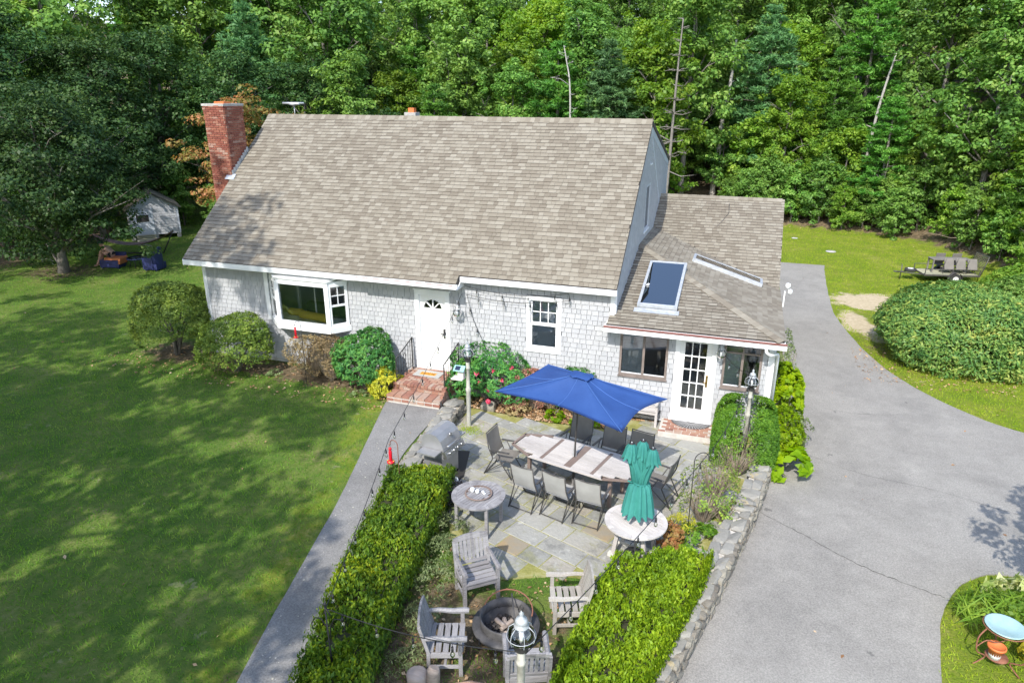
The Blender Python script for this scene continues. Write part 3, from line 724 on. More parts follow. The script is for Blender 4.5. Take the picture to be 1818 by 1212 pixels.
# left rake
t = MB(); t.slab([(-.26, EY-.02, EZ-.02), (-.26, RY, RZ-.02), (-.26, RY, RZ-.2), (-.26, EY-.02, EZ-.2)], .025); part('rake_board', t, 'trim', house)

def sash_window(host, place, w, h, cols, rows, mat='trim', inner='trimgrey', glass='pane', cas=.11, sillm='trim', split=.5, lower=None):
    """place((x, y, z)) maps local (x right, y out of the wall, z up) to the world; w,h outer casing"""
    def bx(mb, a, b):
        p, q = Vector(place(a)), Vector(place(b)); mb.b2(p, q)
    f = MB(); bx(f, (0, .03, 0), (cas, 0, h)); bx(f, (w-cas, .03, 0), (w, 0, h)); bx(f, (cas, .03, h-cas), (w-cas, 0, h)); bx(f, (cas, .03, 0), (w-cas, 0, cas*.7))
    wi = part('window', f, mat, house if host is None else host)
    s = MB(); bx(s, (-.03, .06, -.04), (w+.03, 0, -.001)); part('sill', s, sillm, wi)
    i0, i1, j0, j1 = cas, w-cas, cas*.7, h-cas; mid = j0+(j1-j0)*split
    sf = MB()
    for (a, b, d) in ((j0, mid, -.012), (mid, j1, -.03)):
        bx(sf, (i0, d, a), (i0+.04, d-.03, b)); bx(sf, (i1-.04, d, a), (i1, d-.03, b)); bx(sf, (i0+.04, d, a), (i1-.04, d-.03, a+.045)); bx(sf, (i0+.04, d, b-.04), (i1-.04, d-.03, b))
    part('sash', sf, mat, wi)
    for (a, b, d) in ((j0+.045, mid-.04, -.027), (mid+.045, j1-.04, -.045)):
        g = MB(); bx(g, (i0+.04, d, a), (i1-.04, d-.005, b)); part('pane', g, glass, wi)
    mu = MB(); a, b = mid+.045, j1-.04
    for k in range(1, cols): x = i0+.04+(i1-i0-.08)*k/cols; bx(mu, (x-.011, -.035, a), (x+.011, -.0448, b))
    for k in range(1, rows): z = a+(b-a)*k/rows; bx(mu, (i0+.04, -.034, z-.011), (i1-.04, -.0447, z+.011))
    part('muntin', mu, mat, wi)
    bl = MB(); bx(bl, (i0, -.07, j0), (i1, -.075, j1)); part('blind', bl, 'blind', wi)
    return wi
sash_window(None, lambda p: (WIN[0]+p[0], -p[1], WIN[2]+p[2]), WIN[1]-WIN[0], WIN[3]-WIN[2], 3, 2)
sash_window(None, lambda p: (HX+.0+p[1], GW[0]+p[0], GW[2]+p[2]), GW[1]-GW[0], GW[3]-GW[2], 1, 1, mat='trimgrey')
sw = sash_window(None, lambda p: (HX+p[1], 4.62+p[0], 5.65+p[2]), .34, .62, 1, 1, mat='trimgrey', cas=.05)

# front door: casing, slab with raised fields, fanlight, handle
d0, d1, dz0, dz1 = DOOR
f = MB(); f.b2((d0, -.045, dz0), (d0+.13, .06, dz1)).b2((d1-.13, -.045, dz0), (d1, .06, dz1)).b2((d0+.13, -.045, dz1-.13), (d1-.13, .06, dz1)).b2((d0-.03, -.06, dz1), (d1+.03, .0, dz1+.03))
f.b2((d0+.13, -.05, dz0), (d1-.13, .1, dz0+.11))
door = part('door', f, 'trim', house, label='white panelled front door with a half round fanlight')
sx0, sx1, sz0, sz1 = d0+.13, d1-.13, dz0+.11, dz1-.13
cx = (sx0+sx1)/2; fz = sz1-.40; fr = .285
sl = MB(); y0, y1 = .02, .07
sl.b2((sx0, y0, sz0), (sx1, y1, fz))
pts = [(cx+fr*math.cos(a), fz+fr*math.sin(a)) for a in np.linspace(0, PI, 17)]
for k in range(16):
    (xa, za), (xb, zb) = pts[k], pts[k+1]
    sl.add([(xa, y0, za), (xb, y0, zb), (xb, y0, sz1), (xa, y0, sz1), (xa, y1, za), (xb, y1, zb), (xb, y1, sz1), (xa, y1, sz1)], [(0, 1, 2, 3), (4, 7, 6, 5), (0, 4, 5, 1)])
sl.b2((sx0, y0, fz), (cx-fr, y1, sz1)).b2((cx+fr, y0, fz), (sx1, y1, sz1))
part('slab', sl, 'white', door)
for (xa, xb) in ((sx0+.10, cx-.045), (cx+.045, sx1-.10)):
    for (za, zb) in ((sz0+.18, sz0+.80), (sz0+.93, sz0+1.22), (sz0+1.32, sz0+1.55)):
        p = MB(); p.b2((xa, y0-.004, za), (xb, y0, zb)).b2((xa+.03, y0-.014, za+.03), (xb-.03, y0-.004, zb-.03)); part('panel', p, 'white', door)
g = MB(); g.add([(cx, .045, fz)]+[(x, .045, z) for x, z in pts], [tuple(range(17, -1, -1))]); part('fanlight', g, 'pane', door)
g = MB()
for a in (45, 90, 135):
    c, s_ = math.cos(R(a)), math.sin(R(a)); g.box((cx+c*fr/2, .028, fz+s_*fr/2), (fr, .03, .028), (0, -R(a), 0))
for a in np.linspace(0, PI, 17)[:-1]:
    a2 = a+PI/32; g.box((cx+fr*math.cos(a2), .022, fz+fr*math.sin(a2)), (.062, .04, .028), (0, -a2-PI/2, 0))
g.b2((cx-fr, .012, fz-.02), (cx+fr, .04, fz+.02))
part('muntin', g, 'white', door)
h = MB(); h.b2((sx1-.075, -.035, sz0+.86), (sx1-.045, .018, sz0+1.12)).tube([(sx1-.06, -.04, sz0+1.0), (sx1-.16, -.05, sz0+1.0)], .011); part('handle', h, 'iron', door)

# bay window on the left
def bay():
    x0, x1, z0, z1, dp = 2.36, 5.00, 1.22, 2.62, .46
    fx0, fx1 = 2.93, 4.60
    base = MB(); poly = [(x0-.05, 0), (x1+.05, 0), (fx1+.05, -dp-.05), (fx0-.05, -dp-.05)]; poly = [(a, b-.004) for a, b in poly]
    base.prism(poly[::-1], z0-.07, z0+.10)
    b = part('bay_window', base, 'trim', house, label='white three-sided bay window')
    rf = MB(); top = [(x0-.04, 0, z1+.20), (x1+.04, 0, z1+.20), (fx1+.04, -dp-.05, z1+.06), (fx0-.04, -dp-.05, z1+.06)]
    rf.slab([top[3], top[2], top[1], top[0]], .05); part('bay_roof', rf, 'trim', b)
    part('head', MB().prism([(a, c-.002) for a, c in ((x0, 0), (x1, 0), (fx1, -dp), (fx0, -dp))][::-1], z1-.05, z1+.02), 'trim', b)
    def facet(p, q, nx, ny, mw):
        p, q = Vector((*p, 0)), Vector((*q, 0)); U = (q-p); L = U.length; U.normalize(); N = Vector((U.y, -U.x, 0)); rot = Matrix((U, -N, Vector((0, 0, 1)))).transposed()
        def bx(m, a0, a1, c0, c1, d0, d1):
            c = p+U*((a0+a1)/2)+N*((d0+d1)/2)+Vector((0, 0, (c0+c1)/2)); m.box(c, (a1-a0, abs(d1-d0), c1-c0), rot)
        fr = MB(); e = .08
        for a0, a1, c0, c1 in ((0, e, z0+.1, z1-.05), (L-e, L, z0+.1, z1-.05), (e, L-e, z0+.1, z0+.18), (e, L-e, z1-.13, z1-.05)): bx(fr, a0, a1, c0, c1, -.05, .02)
        w_ = part('sash', fr, 'trim', b)
        pn = MB(); bx(pn, e, L-e, z0+.18, z1-.13, -.02, -.026); part('pane', pn, 'bayglass', b)
        mu = MB()
        if nx:
            zc = (z0+z1)/2+.02; bx(mu, e, L-e, zc-.03, zc+.03, -.04, .0)
            bx(mu, L/2-.011, L/2+.011, zc+.03, z1-.13, -.019, .0); zz = (zc+z1-.1)/2; bx(mu, e, L-e, zz-.011, zz+.011, -.0185, .001)
            part('muntin', mu, 'trim', b)
    facet((x0+.02, -.01), (fx0-.02, -dp+.01), 2, 2, 1); facet((fx0, -dp), (fx1, -dp), 0, 0, 1); facet((fx1+.02, -dp+.01), (x1-.02, -.01), 2, 2, 1)
    for x, y in ((fx0-.01, -dp+.03), (fx1+.01, -dp+.03)): part('post', MB().b2((x-.045, y-.045, z0+.1), (x+.045, y+.03, z1-.05)), 'trim', b)
    part('seat_board', MB().prism([(x0+.03, .3), (fx0, -dp+.06), (fx1, -dp+.06), (x1-.03, .3)], z0+.101, z0+.13), 'trim', b)
bay()
# rooms behind the glass
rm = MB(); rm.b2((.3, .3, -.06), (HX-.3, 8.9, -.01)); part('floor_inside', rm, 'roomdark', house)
rm = MB(); rm.b2((.3, 3.0, -.0), (HX-.3, 3.08, 2.6)).b2((6.2, .3, 0), (6.28, 4.2, 2.6)).b2((.3, .16, 2.62), (HX-.2, 8.9, 2.68)); part('partition', rm, 'room', house)
rm = MB(); rm.b2((12.75, .2, -.3), (16.3, 7.7, -.2)); part('floor_inside', rm, 'room', house)
part('partition', MB().b2((12.75, 5.5, -.2), (16.3, 5.6, 2.3)).b2((HX+.02, .2, -.2), (HX+.06, 5.4, 2.3)), 'room', house)
part('curtain', MB().b2((3.72, .2, 1.3), (3.75, .23, 2.6)).b2((2.6, .9, 1.0), (2.68, .98, 2.5)), 'white', house)
sofa = thing('sofa', 'mustard yellow cushioned sofa seen through the bay window', 'sofa', (3.8, .75, 0))
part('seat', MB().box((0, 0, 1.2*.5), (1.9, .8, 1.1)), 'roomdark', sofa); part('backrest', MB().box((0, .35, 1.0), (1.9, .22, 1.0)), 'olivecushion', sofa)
m_ = MB().tube([(-.5+.08*i, -.75-.012*i, 1.47) for i in range(16)], [.06]+[.12]*14+[.06], 12); part('cushion', m_, 'yellowcloth', sofa)
m_ = MB().tube([(-1.0+.08*i, -.6, 1.46) for i in range(8)], [.05]+[.11]*6+[.05], 12); part('cushion', m_, 'yellowcloth', sofa)

# ---- sunroom windows and french door
def slider(x0, x1, z0, z1, transom):
    f = MB(); e = .055
    for a, b in (((x0, z0), (x0+e, z1)), ((x1-e, z0), (x1, z1)), ((x0+e, z0), (x1-e, z0+e)), ((x0+e, z1-e), (x1-e, z1))): f.b2((a[0], -.04, a[1]), (b[0], .02, b[1]))
    w = part('window', f, 'bronze', house, label='brown framed sliding window'); xm = (x0+x1)/2; zt = z1-e-(.25 if transom else 0)
    s = MB(); s.b2((xm-.03, -.028, z0+e), (xm+.03, .01, zt))
    if transom: s.b2((x0+e, -.03, zt-.02), (x1-e, .01, zt+.02)).b2((xm-.02, -.03, zt+.02), (xm+.02, .01, z1-e))
    part('mullion', s, 'bronze', w)
    part('sill', MB().b2((x0-.02, -.075, z0-.035), (x1+.02, -.005, z0-.001)), 'bronze', w)
    for a, b in ((x0+e, xm-.03), (xm+.03, x1-e)): part('pane', MB().b2((a, -.012, z0+e), (b, -.006, zt-.02 if transom else zt)), 'pane', w)
    if transom:
        for a, b in ((x0+e, xm-.02), (xm+.02, x1-e)): part('pane', MB().b2((a, -.012, zt+.02), (b, -.006, z1-e)), 'pane', w)
    part('blind', MB().b2((x0+e, .03, z0+e), (xm-.03, .035, zt)), 'blindpale', w)
    for a, b in ((x0+e, xm-.03), (xm+.03, x1-e)):
        part('track', MB().b2((a, -.02, z0+e), (b, -.0125, z0+e+.03)), 'trim', w)
slider(*SW1[:2], .84, 2.06, False); slider(*SW2[:2], .84, 2.06, True)
a0, a1, c0, c1 = FD
f = MB(); f.b2((a0, -.05, c0), (a0+.12, .06, c1)).b2((a1-.12, -.05, c0), (a1, .06, c1)).b2((a0+.12, -.05, c1-.09), (a1-.12, .06, c1)).b2((a0-.02, -.09, c0-.06), (a1+.02, .08, c0+.0-.002))
fd = part('french_door', f, 'trim', house, label='white glazed door of fifteen panes')
b0, b1, e0, e1 = a0+.12, a1-.12, c0, c1-.09
gx0, gx1, gz0, gz1 = b0+.11, b1-.13, e0+.27, e1-.12
s = MB(); s.b2((b0, .0, e0), (gx0, .045, e1)).b2((gx1, .0, e0), (b1, .045, e1)).b2((gx0, .0, e0), (gx1, .045, gz0)).b2((gx0, .0, gz1), (gx1, .045, e1)); part('slab', s, 'white', fd)
s = MB()
for k in (1, 2): x = gx0+(gx1-gx0)*k/3; s.b2((x-.012, -.004, gz0), (x+.012, .018, gz1))
for k in (1, 2, 3, 4): z = gz0+(gz1-gz0)*k/5; s.b2((gx0, -.003, z-.012), (gx1, .0175, z+.012))
part('muntin', s, 'white', fd)
for i in range(3):
    for j in range(5):
        xa, xb = gx0+(gx1-gx0)*i/3, gx0+(gx1-gx0)*(i+1)/3; za, zb = gz0+(gz1-gz0)*j/5, gz0+(gz1-gz0)*(j+1)/5
        part('pane', MB().b2((xa+.012, .02, za+.012), (xb-.012, .025, zb-.012)), 'pane', fd)
h = MB(); h.b2((b1-.10, -.03, e0+.92), (b1-.05, -.002, e0+1.22)).tube([(b1-.07, -.045, e0+1.04), (b1-.16, -.05, e0+1.05)], .01); part('handle', h, 'brass', fd)

# ---- roof
roof = part('roof', MB().slab([(-.24, EY, EZ-.01), (XJ, EY, EZ-.01), (XJ, RY, RZ-.01), (-.24, RY, RZ-.01)], .1)
            .slab([(XJ, -.28, EZ+KR*.19-.01), (HX+.07, -.28, EZ+KR*.19-.01), (HX+.07, RY, RZ-.01), (XJ, RY, RZ-.01)], .1)
            .slab([(HX+.07, gy1+.15, roof_z(gy1+.15)+.09), (-.24, gy1+.15, roof_z(gy1+.15)+.09), (-.24, RY, RZ-.01), (HX+.07, RY, RZ-.01)], .1), 'roofdeck', house)
rv = Vector((0, 1, KR)).normalized(); SL = math.hypot(RY-EY, RZ-EZ)
def free_main(v):
    y = EY+v*rv.y
    hs = []
    return cut(0, (XJ+.245) if y < -.28 else (HX+.08+.25), hs)
rg = random.Random(9)
RP = shingle_rows((-.25, EY-.02, EZ-.017), (1, 0, 0), rv, SL, free_main, .136, (.11, .26), (.013, .017), rg, gap=.005, over=1.08)
# addition roofs
def r_add(y): return 2.27+.57*(y-4.2)
def r_e(x): return 2.27+.31*(16.6-x)
def r_f(y): return 2.27+.31*(y+.4)
part('addition_roof', MB().slab([(12.5, -.4, 2.26), (16.6, -.4, 2.26), (12.6, 3.6, 3.49)], .08).slab([(16.6, -.4, 2.26), (16.6, 4.2, 2.26), (12.6, 6.35, 3.49), (12.6, 3.6, 3.49)], .08)
     .slab([(12.6, 6.35, 3.485), (16.6, 4.2, 2.26), (16.6, 7.85, 4.34), (12.6, 7.85, 4.34)], .08).slab([(16.6, 11.4, 2.6), (12.6, 11.4, 2.6), (12.6, 7.85, 4.34), (16.6, 7.85, 4.34)], .08), 'roofdeck', house)
S1 = (13.10, 14.09, .36, 2.46); S2 = (14.15, 16.12, 3.72, 4.36)
cf = 1/math.hypot(1, .31); ca = 1/math.hypot(1, .57)
def ff(v):
    d = v*cf; y = -.4+d
    return cut(0, 4.1-d, [(S1[0]-12.5, S1[1]-12.5)] if S1[2] < y < S1[3] else [])
AP = shingle_rows((12.5, -.42, 2.263), (1, 0, 0), (0, 1, .31), 4.0/cf, ff, .136, (.11, .26), (.013, .017), rg, gap=.005, over=1.08)
def fe(v):
    d = v*cf; x = 16.6-d
    return cut(d, 4.6+.5375*d, [(S2[2]+.4, S2[3]+.4)] if S2[0] < x < S2[1] else [])
AP += shingle_rows((16.62, -.4, 2.263), (0, 1, 0), (-1, 0, .31), 4.0/cf, fe, .136, (.11, .26), (.013, .017), rg, gap=.005, over=1.08)
def fa(v):
    y = 4.2+v*ca
    xl = 16.6-(y-4.2)/.5375 if y < 6.35 else 12.6
    return cut(max(xl, 12.6)-12.6, 4.0, [])
AP += shingle_rows((12.6, 4.18, 2.263), (1, 0, 0), (0, 1, .57), 3.65/ca, fa, .136, (.11, .26), (.013, .017), rg, gap=.005, over=1.08)
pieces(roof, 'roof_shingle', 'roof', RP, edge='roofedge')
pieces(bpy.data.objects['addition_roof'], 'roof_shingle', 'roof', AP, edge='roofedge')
caps = []
def cap_run(a, b, side, n=None, wd=.17, lift=.03, sl=(.3, .3)):
    a, b = Vector(a), Vector(b); d = (b-a).normalized(); L = (b-a).length; k = int(L/.15); up = Vector((0, 0, 1))
    for s_, tilt in ((1, sl[0]), (-1, sl[1])):
        sd = d.cross(up).normalized()*s_; V2 = (sd-up*tilt).normalized(); N2 = d.cross(V2)*1; 
        if N2.z < 0: N2 = -N2
        rot = Matrix((V2, N2.cross(V2), N2)).transposed()
        for i in range(k): caps.append((tuple(a+d*(i+.5)*.15+V2*wd*.5+N2*(lift+.004*(i % 2))), (wd, .165, .012), rot))
cap_run((-.25, RY, RZ+.0), (HX+.08, RY, RZ+.0), 1, sl=(.9, .3), lift=.028)
cap_run((16.58, -.38, 2.28), (12.62, 3.58, 3.5), 1, sl=(.22, .22), lift=.03)
cap_run((12.62, 7.85, 4.36), (16.62, 7.85, 4.36), 1, sl=(.57, .5), lift=.024)
pieces(roof, 'ridge_cap', 'roof', caps, limit=300)
# addition walls, fascia, gutter
mb = MB(); mb.b2((16.33, .141, -.3), (16.45, 11.2, 2.2)); part('side_wall', mb, 'siding', house)
mb = MB(); mb.slab([(16.451, 4.3, 2.2), (16.451, 11.1, 2.2), (16.451, 7.85, 4.25)], .12); part('side_wall', mb, 'siding', house)
part('rear_wall', MB().b2((12.6, 11.08, -.4), (16.32, 11.2, 2.5)), 'siding', house)
part('fascia', MB().b2((12.44, -.43, 2.10), (16.62, -.405, 2.25)).b2((12.44, -.402, 2.10), (12.47, -.04, 2.25)), 'trim', house)
part('soffit', MB().b2((12.47, -.404, 2.10), (16.60, -.034, 2.125)), 'trim', house)
part('fascia', MB().b2((16.605, -.40, 2.12), (16.63, 4.2, 2.25)), 'trim', house)
gut = part('gutter', MB().b2((12.44, -.55, 2.12), (16.66, -.435, 2.135)).b2((12.44, -.55, 2.135), (16.66, -.535, 2.22)).b2((12.44, -.535, 2.135), (12.46, -.435, 2.22)), 'trim', house)
part('drip_edge', MB().b2((12.44, -.55, 2.236), (16.66, -.41, 2.245)), 'copper', gut)
part('downspout', MB().tube([(16.22, -.49, 2.12), (16.24, -.50, 2.02), (16.32, -.44, 1.94), (16.5, -.2, 1.90), (16.52, -.1, 1.84), (16.52, -.06, -.3)], .038, 10), 'trim', house)
# skylights
def skylight(rect, plane, dirx, lab):
    x0, x1, y0, y1 = rect; P = lambda x, y, h: (x, y, plane(x, y)+h)
    f = MB()
    for (a, b, c, d) in ((x0, x0+.07, y0, y1), (x1-.07, x1, y0, y1), (x0+.07, x1-.07, y0, y0+.07), (x0+.07, x1-.07, y1-.07, y1)):
        f.slab([P(a, c, .13), P(b, c, .13), P(b, d, .13), P(a, d, .13)], .22)
    s = part('skylight', f, 'lead', house, label=lab)
    part('pane', MB().slab([P(x0+.072, y0+.072, .125), P(x1-.072, y0+.072, .125), P(x1-.072, y1-.072, .125), P(x0+.072, y1-.072, .125)], .006), 'skypane', s)
    return s
s1 = skylight(S1, lambda x, y: r_f(y), 0, 'large skylight with a deep blue pane')
part('flashing', MB().slab([(S1[0]-.06, S1[2]-.18, r_f(S1[2]-.18)+.035), (S1[1]+.06, S1[2]-.18, r_f(S1[2]-.18)+.035), (S1[1]+.06, S1[2], r_f(S1[2])+.035), (S1[0]-.06, S1[2], r_f(S1[2])+.035)], .006), 'lead', s1)
part('latch', MB().tube([(S1[0]+.1, 1.2, r_f(1.2)+.15), (S1[0]+.16, 1.24, r_f(1.24)+.16)], .025), 'white', s1)
well = MB()
for (a, b, c, d) in ((S1[0]-.02, S1[0]+.01, S1[2], S1[3]), (S1[1]-.01, S1[1]+.02, S1[2], S1[3]), (S1[0], S1[1], S1[3]-.02, S1[3]+.01)):
    well.add([(a, c, r_f(c)-.1), (b, c, r_f(c)-.1), (b, d, r_f(d)-.1), (a, d, r_f(d)-.1), (a, c, r_f(c)-.8), (b, c, r_f(c)-.8), (b, d, r_f(d)-.8), (a, d, r_f(d)-.8)], [(0, 1, 2, 3), (7, 6, 5, 4), (0, 4, 5, 1), (1, 5, 6, 2), (2, 6, 7, 3), (3, 7, 4, 0)])
part('light_well', well, 'white', s1)
s2 = skylight(S2, lambda x, y: r_e(x), 0, 'long narrow skylight with a pale shade')
part('shade', MB().slab([(S2[0]+.08, S2[2]+.08, r_e(S2[0]+.08)+.06), (S2[1]-.08, S2[2]+.08, r_e(S2[1]-.08)+.06), (S2[1]-.08, S2[3]-.08, r_e(S2[1]-.08)+.06), (S2[0]+.08, S2[3]-.08, r_e(S2[0]+.08)+.06)], .02), 'white', s2)
# bits on the roof
part('seam_cord', MB().tube([(14.9, 7.5, r_add(7.5)+.04), (14.93, 7.1, r_add(7.1)+.04), (14.75, 6.7, r_add(6.7)+.04), (14.6, 6.45, r_add(6.45)+.03)], .009, 6), 'frame', house)
fl = part('floodlight', MB().b2((16.64, 2.66, 2.24), (16.67, 2.74, 2.66)).lathe([(.0, -.01), (.05, 0), (.07, .07), (.055, .13), (0, .15)], (16.72, 2.80, 2.72), 14).lathe([(0, 0), (.045, 0), (.06, .06), (.05, .12), (0, .14)], (16.78, 2.6, 2.62), 12), 'white', house)
ch2 = part('vent_stack', MB().b2((4.6, 4.78, 6.6), (5.0, 5.1, 7.0)), 'concrete', house); part('flue', MB().b2((4.71, 4.85, 7.0), (4.91, 5.03, 7.14)), 'terra', ch2)
an = part('antenna', MB().tube([(.6, 4.55, 6.75), (.6, 4.55, 7.22)], .018, 8), 'galv', house)
part('dish', MB().tube([(.25, 4.42, 7.26), (.95, 4.62, 7.26)], .035, 10).tube([(.3, 4.64, 7.24), (.9, 4.40, 7.24)], .028, 8).lathe([(0, -.06), (.1, -.04), (.16, 0), (.1, .04), (0, .05)], (.6, 4.53, 7.23), 16), 'galv', an)
# foundation louvre
lv = part('louvre', MB().b2((13.25, -.012, -.24), (13.95, -.004, -.03)), 'vent', house)
for k in range(5): part('slat', MB().box((13.6, -.03, -.215+k*.042), (.68, .034, .008), (R(35), 0, 0)), 'frame', lv)
# wall lanterns
def wall_lantern(x, z, s=1.0):
    m = MB(); m.tube([(x, -.03, z+.02), (x, -.12, z+.22), (x, -.2, z+.25), (x, -.2, z+.16)], .012, 6).lathe([(.05, -.02), (.05, 0)], (x, -.03, z), 10)
    m.lathe([(0, .12), (.03, .1), (.05, .03), (.1*s, .0)], (x, -.2, z+.02), 14)
    o = part('wall_lantern', m, 'lead', house)
    part('globe', MB().lathe([(.04, 0), (.11*s, -.04), (.135*s, -.11), (.12*s, -.18), (.05, -.23)], (x, -.2, z+.02), 18), 'clear', o)
    c = MB().lathe([(.05, -.24), (.03, -.28), (.0, -.33)], (x, -.2, z+.02), 10)
    for k in range(4):
        a = k*PI/2+.4; c.tube([(x+.1*s*math.cos(a), -.2+.1*s*math.sin(a), z+.02), (x+.145*s*math.cos(a), -.2+.145*s*math.sin(a), z-.09), (x+.05*math.cos(a), -.2+.05*math.sin(a), z-.22)], .005, 5)
    part('cage', c, 'lead', o); part('candle', MB().tube([(x, -.2, z-.2), (x, -.2, z-.05)], .02, 8), 'white', o)
wall_lantern(8.43, 2.18, 1.0); wall_lantern(15.25, 1.86, .9)

# ---- chimney
def chimney():
    x0, x1, y0, y1, zt = -1.0, -.235, 2.09, 2.95, 7.2
    core = MB().b2((x0+.02, y0+.02, -.4), (x1-.02, y1-.02, zt-.1)); ch = part('chimney', core, 'mortar', house, label='tall red brick chimney')
    its = []; bh, bl = .067, .205; k = 0; z = 2.6; rg = random.Random(5)
    while z < zt-.03:
        e = .02 if z > zt-.2 else 0
        if zt-.3 < z <= zt-.2: e = .01
        o_ = (k % 2)*.5*bl
        for face in range(4):
            a, b = ((x0, x1), (y0, y1))[face % 2]
            u = a-o_
            while u < b:
                u0, u1 = max(a-e, u), min(b+e, u+bl)
                if u1-u0 > .04:
                    m_ = (u0+u1)/2; ln = u1-u0-.011; pr = rg.uniform(0, .006)
                    if face == 0: its.append(((m_, y0+.03-e-pr, z+bh/2), (ln, .09, bh-.011), None))
                    elif face == 2: its.append(((m_, y1-.03+e, z+bh/2), (ln, .09, bh-.011), None))
                    elif face == 1: its.append(((x1-.03+e+pr, m_, z+bh/2), (.09, ln, bh-.011), None))
                    else: its.append(((x0+.03-e, m_, z+bh/2), (.09, ln, bh-.011), None))
                u += bl
        z += bh; k += 1
    pieces(ch, 'brick', 'brick', its)
    part('cap', MB().b2((x0-.04, y0-.04, zt), (x1+.04, y1+.04, zt+.07)), 'concrete', ch)
    part('flue', MB().b2((x0+.22, y0+.25, zt+.07), (x1-.18, y1-.28, zt+.13)), 'terra', ch)
    # stepped flashing where it meets the roof
    its = []
    for i in range(9):
        y = y0+.03+i*.1; z = EZ+KR*(y-EY)+.06; its.append(((x1+.012+.02, y, z+.04), (.012, .1, .16), Matrix.Rotation(R(12), 3, 'X')))
    pieces(ch, 'flashing', 'lead', its)
    part('apron', MB().slab([(x1-.2, y0-.14, EZ+KR*(y0-.14-EY)+.05), (x1+.14, y0-.14, EZ+KR*(y0-.14-EY)+.05), (x1+.14, y0+.02, EZ+KR*(y0+.02-EY)+.07), (x1-.2, y0+.02, EZ+KR*(y0+.02-EY)+.07)], .01), 'lead', ch)
chimney()
# ---- brick steps at the front door
st = thing('brick_steps', 'red brick porch with one lower step in front of the white front door', 'steps', (7.7, -.6, -.1), world=True)
part('core', MB().b2((6.95, -1.18, -.3), (8.47, -.002, .235)).b2((6.95, -1.6, -.3), (8.45, -1.19, .03)), 'mortar', st)
its = []; rg = random.Random(8)
for i in range(15): its.append(((6.96+i*.1035+.03, -1.13, .265), (.092, .2, .06), None))           # soldier edge
for j in range(9):
    for i in range(8):
        x = 7.05+i*.205-(.1 if j % 2 else 0)
        if 6.96 < x < 8.44: its.append(((x, -.965+j*.108, .262+rg.uniform(-.003, .003)), (.19, .095, .055), None))
for r_ in range(4):
    for i in range(8):
        x = 7.03+i*.205-(.1 if r_ % 2 else 0); its.append(((min(max(x, 7.02), 8.40), -1.16, .20-r_*.072), (.19, .08, .058), None))
    for i in range(6): its.append(((8.445, -.2-i*.205-(.1 if r_ % 2 else 0), .20-r_*.072), (.08, .19, .058), None))
for i in range(7): its.append(((7.04+i*.223, -1.40, .055), (.205, .4, .07), None))
for i in range(7): its.append(((7.04+i*.223, -1.585, -.035), (.2, .06, .07), None))
pieces(st, 'brick', 'oldbrick', its)
hm = thing('doormat', 'grey doormat with HOME in dark letters on an ochre panel, on the brick porch', 'doormat', (7.62, -.42, .298))
part('mat', MB().box((0, 0, .004), (.78, .42, .012)), 'matweave', hm); part('panel', MB().box((0, -.02, .0125), (.46, .17, .003)), 'ochre', hm)
text('HOME', .15, hm, (0, -.02, .0165), 'darkprint')
def railing(x, label, scroll):
    r_ = thing('iron_railing', label, 'railing', (x, -.6, .29), world=True)
    pts = [(x, -1.1, .29), (x, -1.1, .90), (x, -.12, 1.18), (x, -.12, .31)]
    part('handrail', MB().tube([(x, -1.12, .92), (x, -.62, 1.04), (x, -.1, 1.2), (x, -.1, 1.12)], .016, 8), 'iron', r_)
    for y in (-1.1, -.13): part('post', MB().b2((x-.013, y-.013, .28), (x+.013, y+.013, .90 if y < -1 else 1.17)), 'iron', r_)
    part('bottom_rail', MB().tube([(x, -1.1, .38), (x, -.13, .38)], .009, 6), 'iron', r_)
    for i in range(1, 7):
        y = -1.1+.14*i; part('baluster', MB().tube([(x, y, .38), (x, y, .92+(y+1.1)*.27)], .007, 6), 'iron', r_)
    if scroll:
        m = MB()
        for s_ in (-1, 1): m.tube([(x, -.6+s_*.05*math.sin(t*1.1)*(1+.2*t), .5+t*.07) for t in np.linspace(0, 6, 26)], .006, 5)
        part('scroll', m, 'iron', r_)
railing(7.0, 'black iron railing with scrollwork on the left of the brick porch', True)
railing(8.4, 'black iron railing on the right of the brick porch by the roses', False)
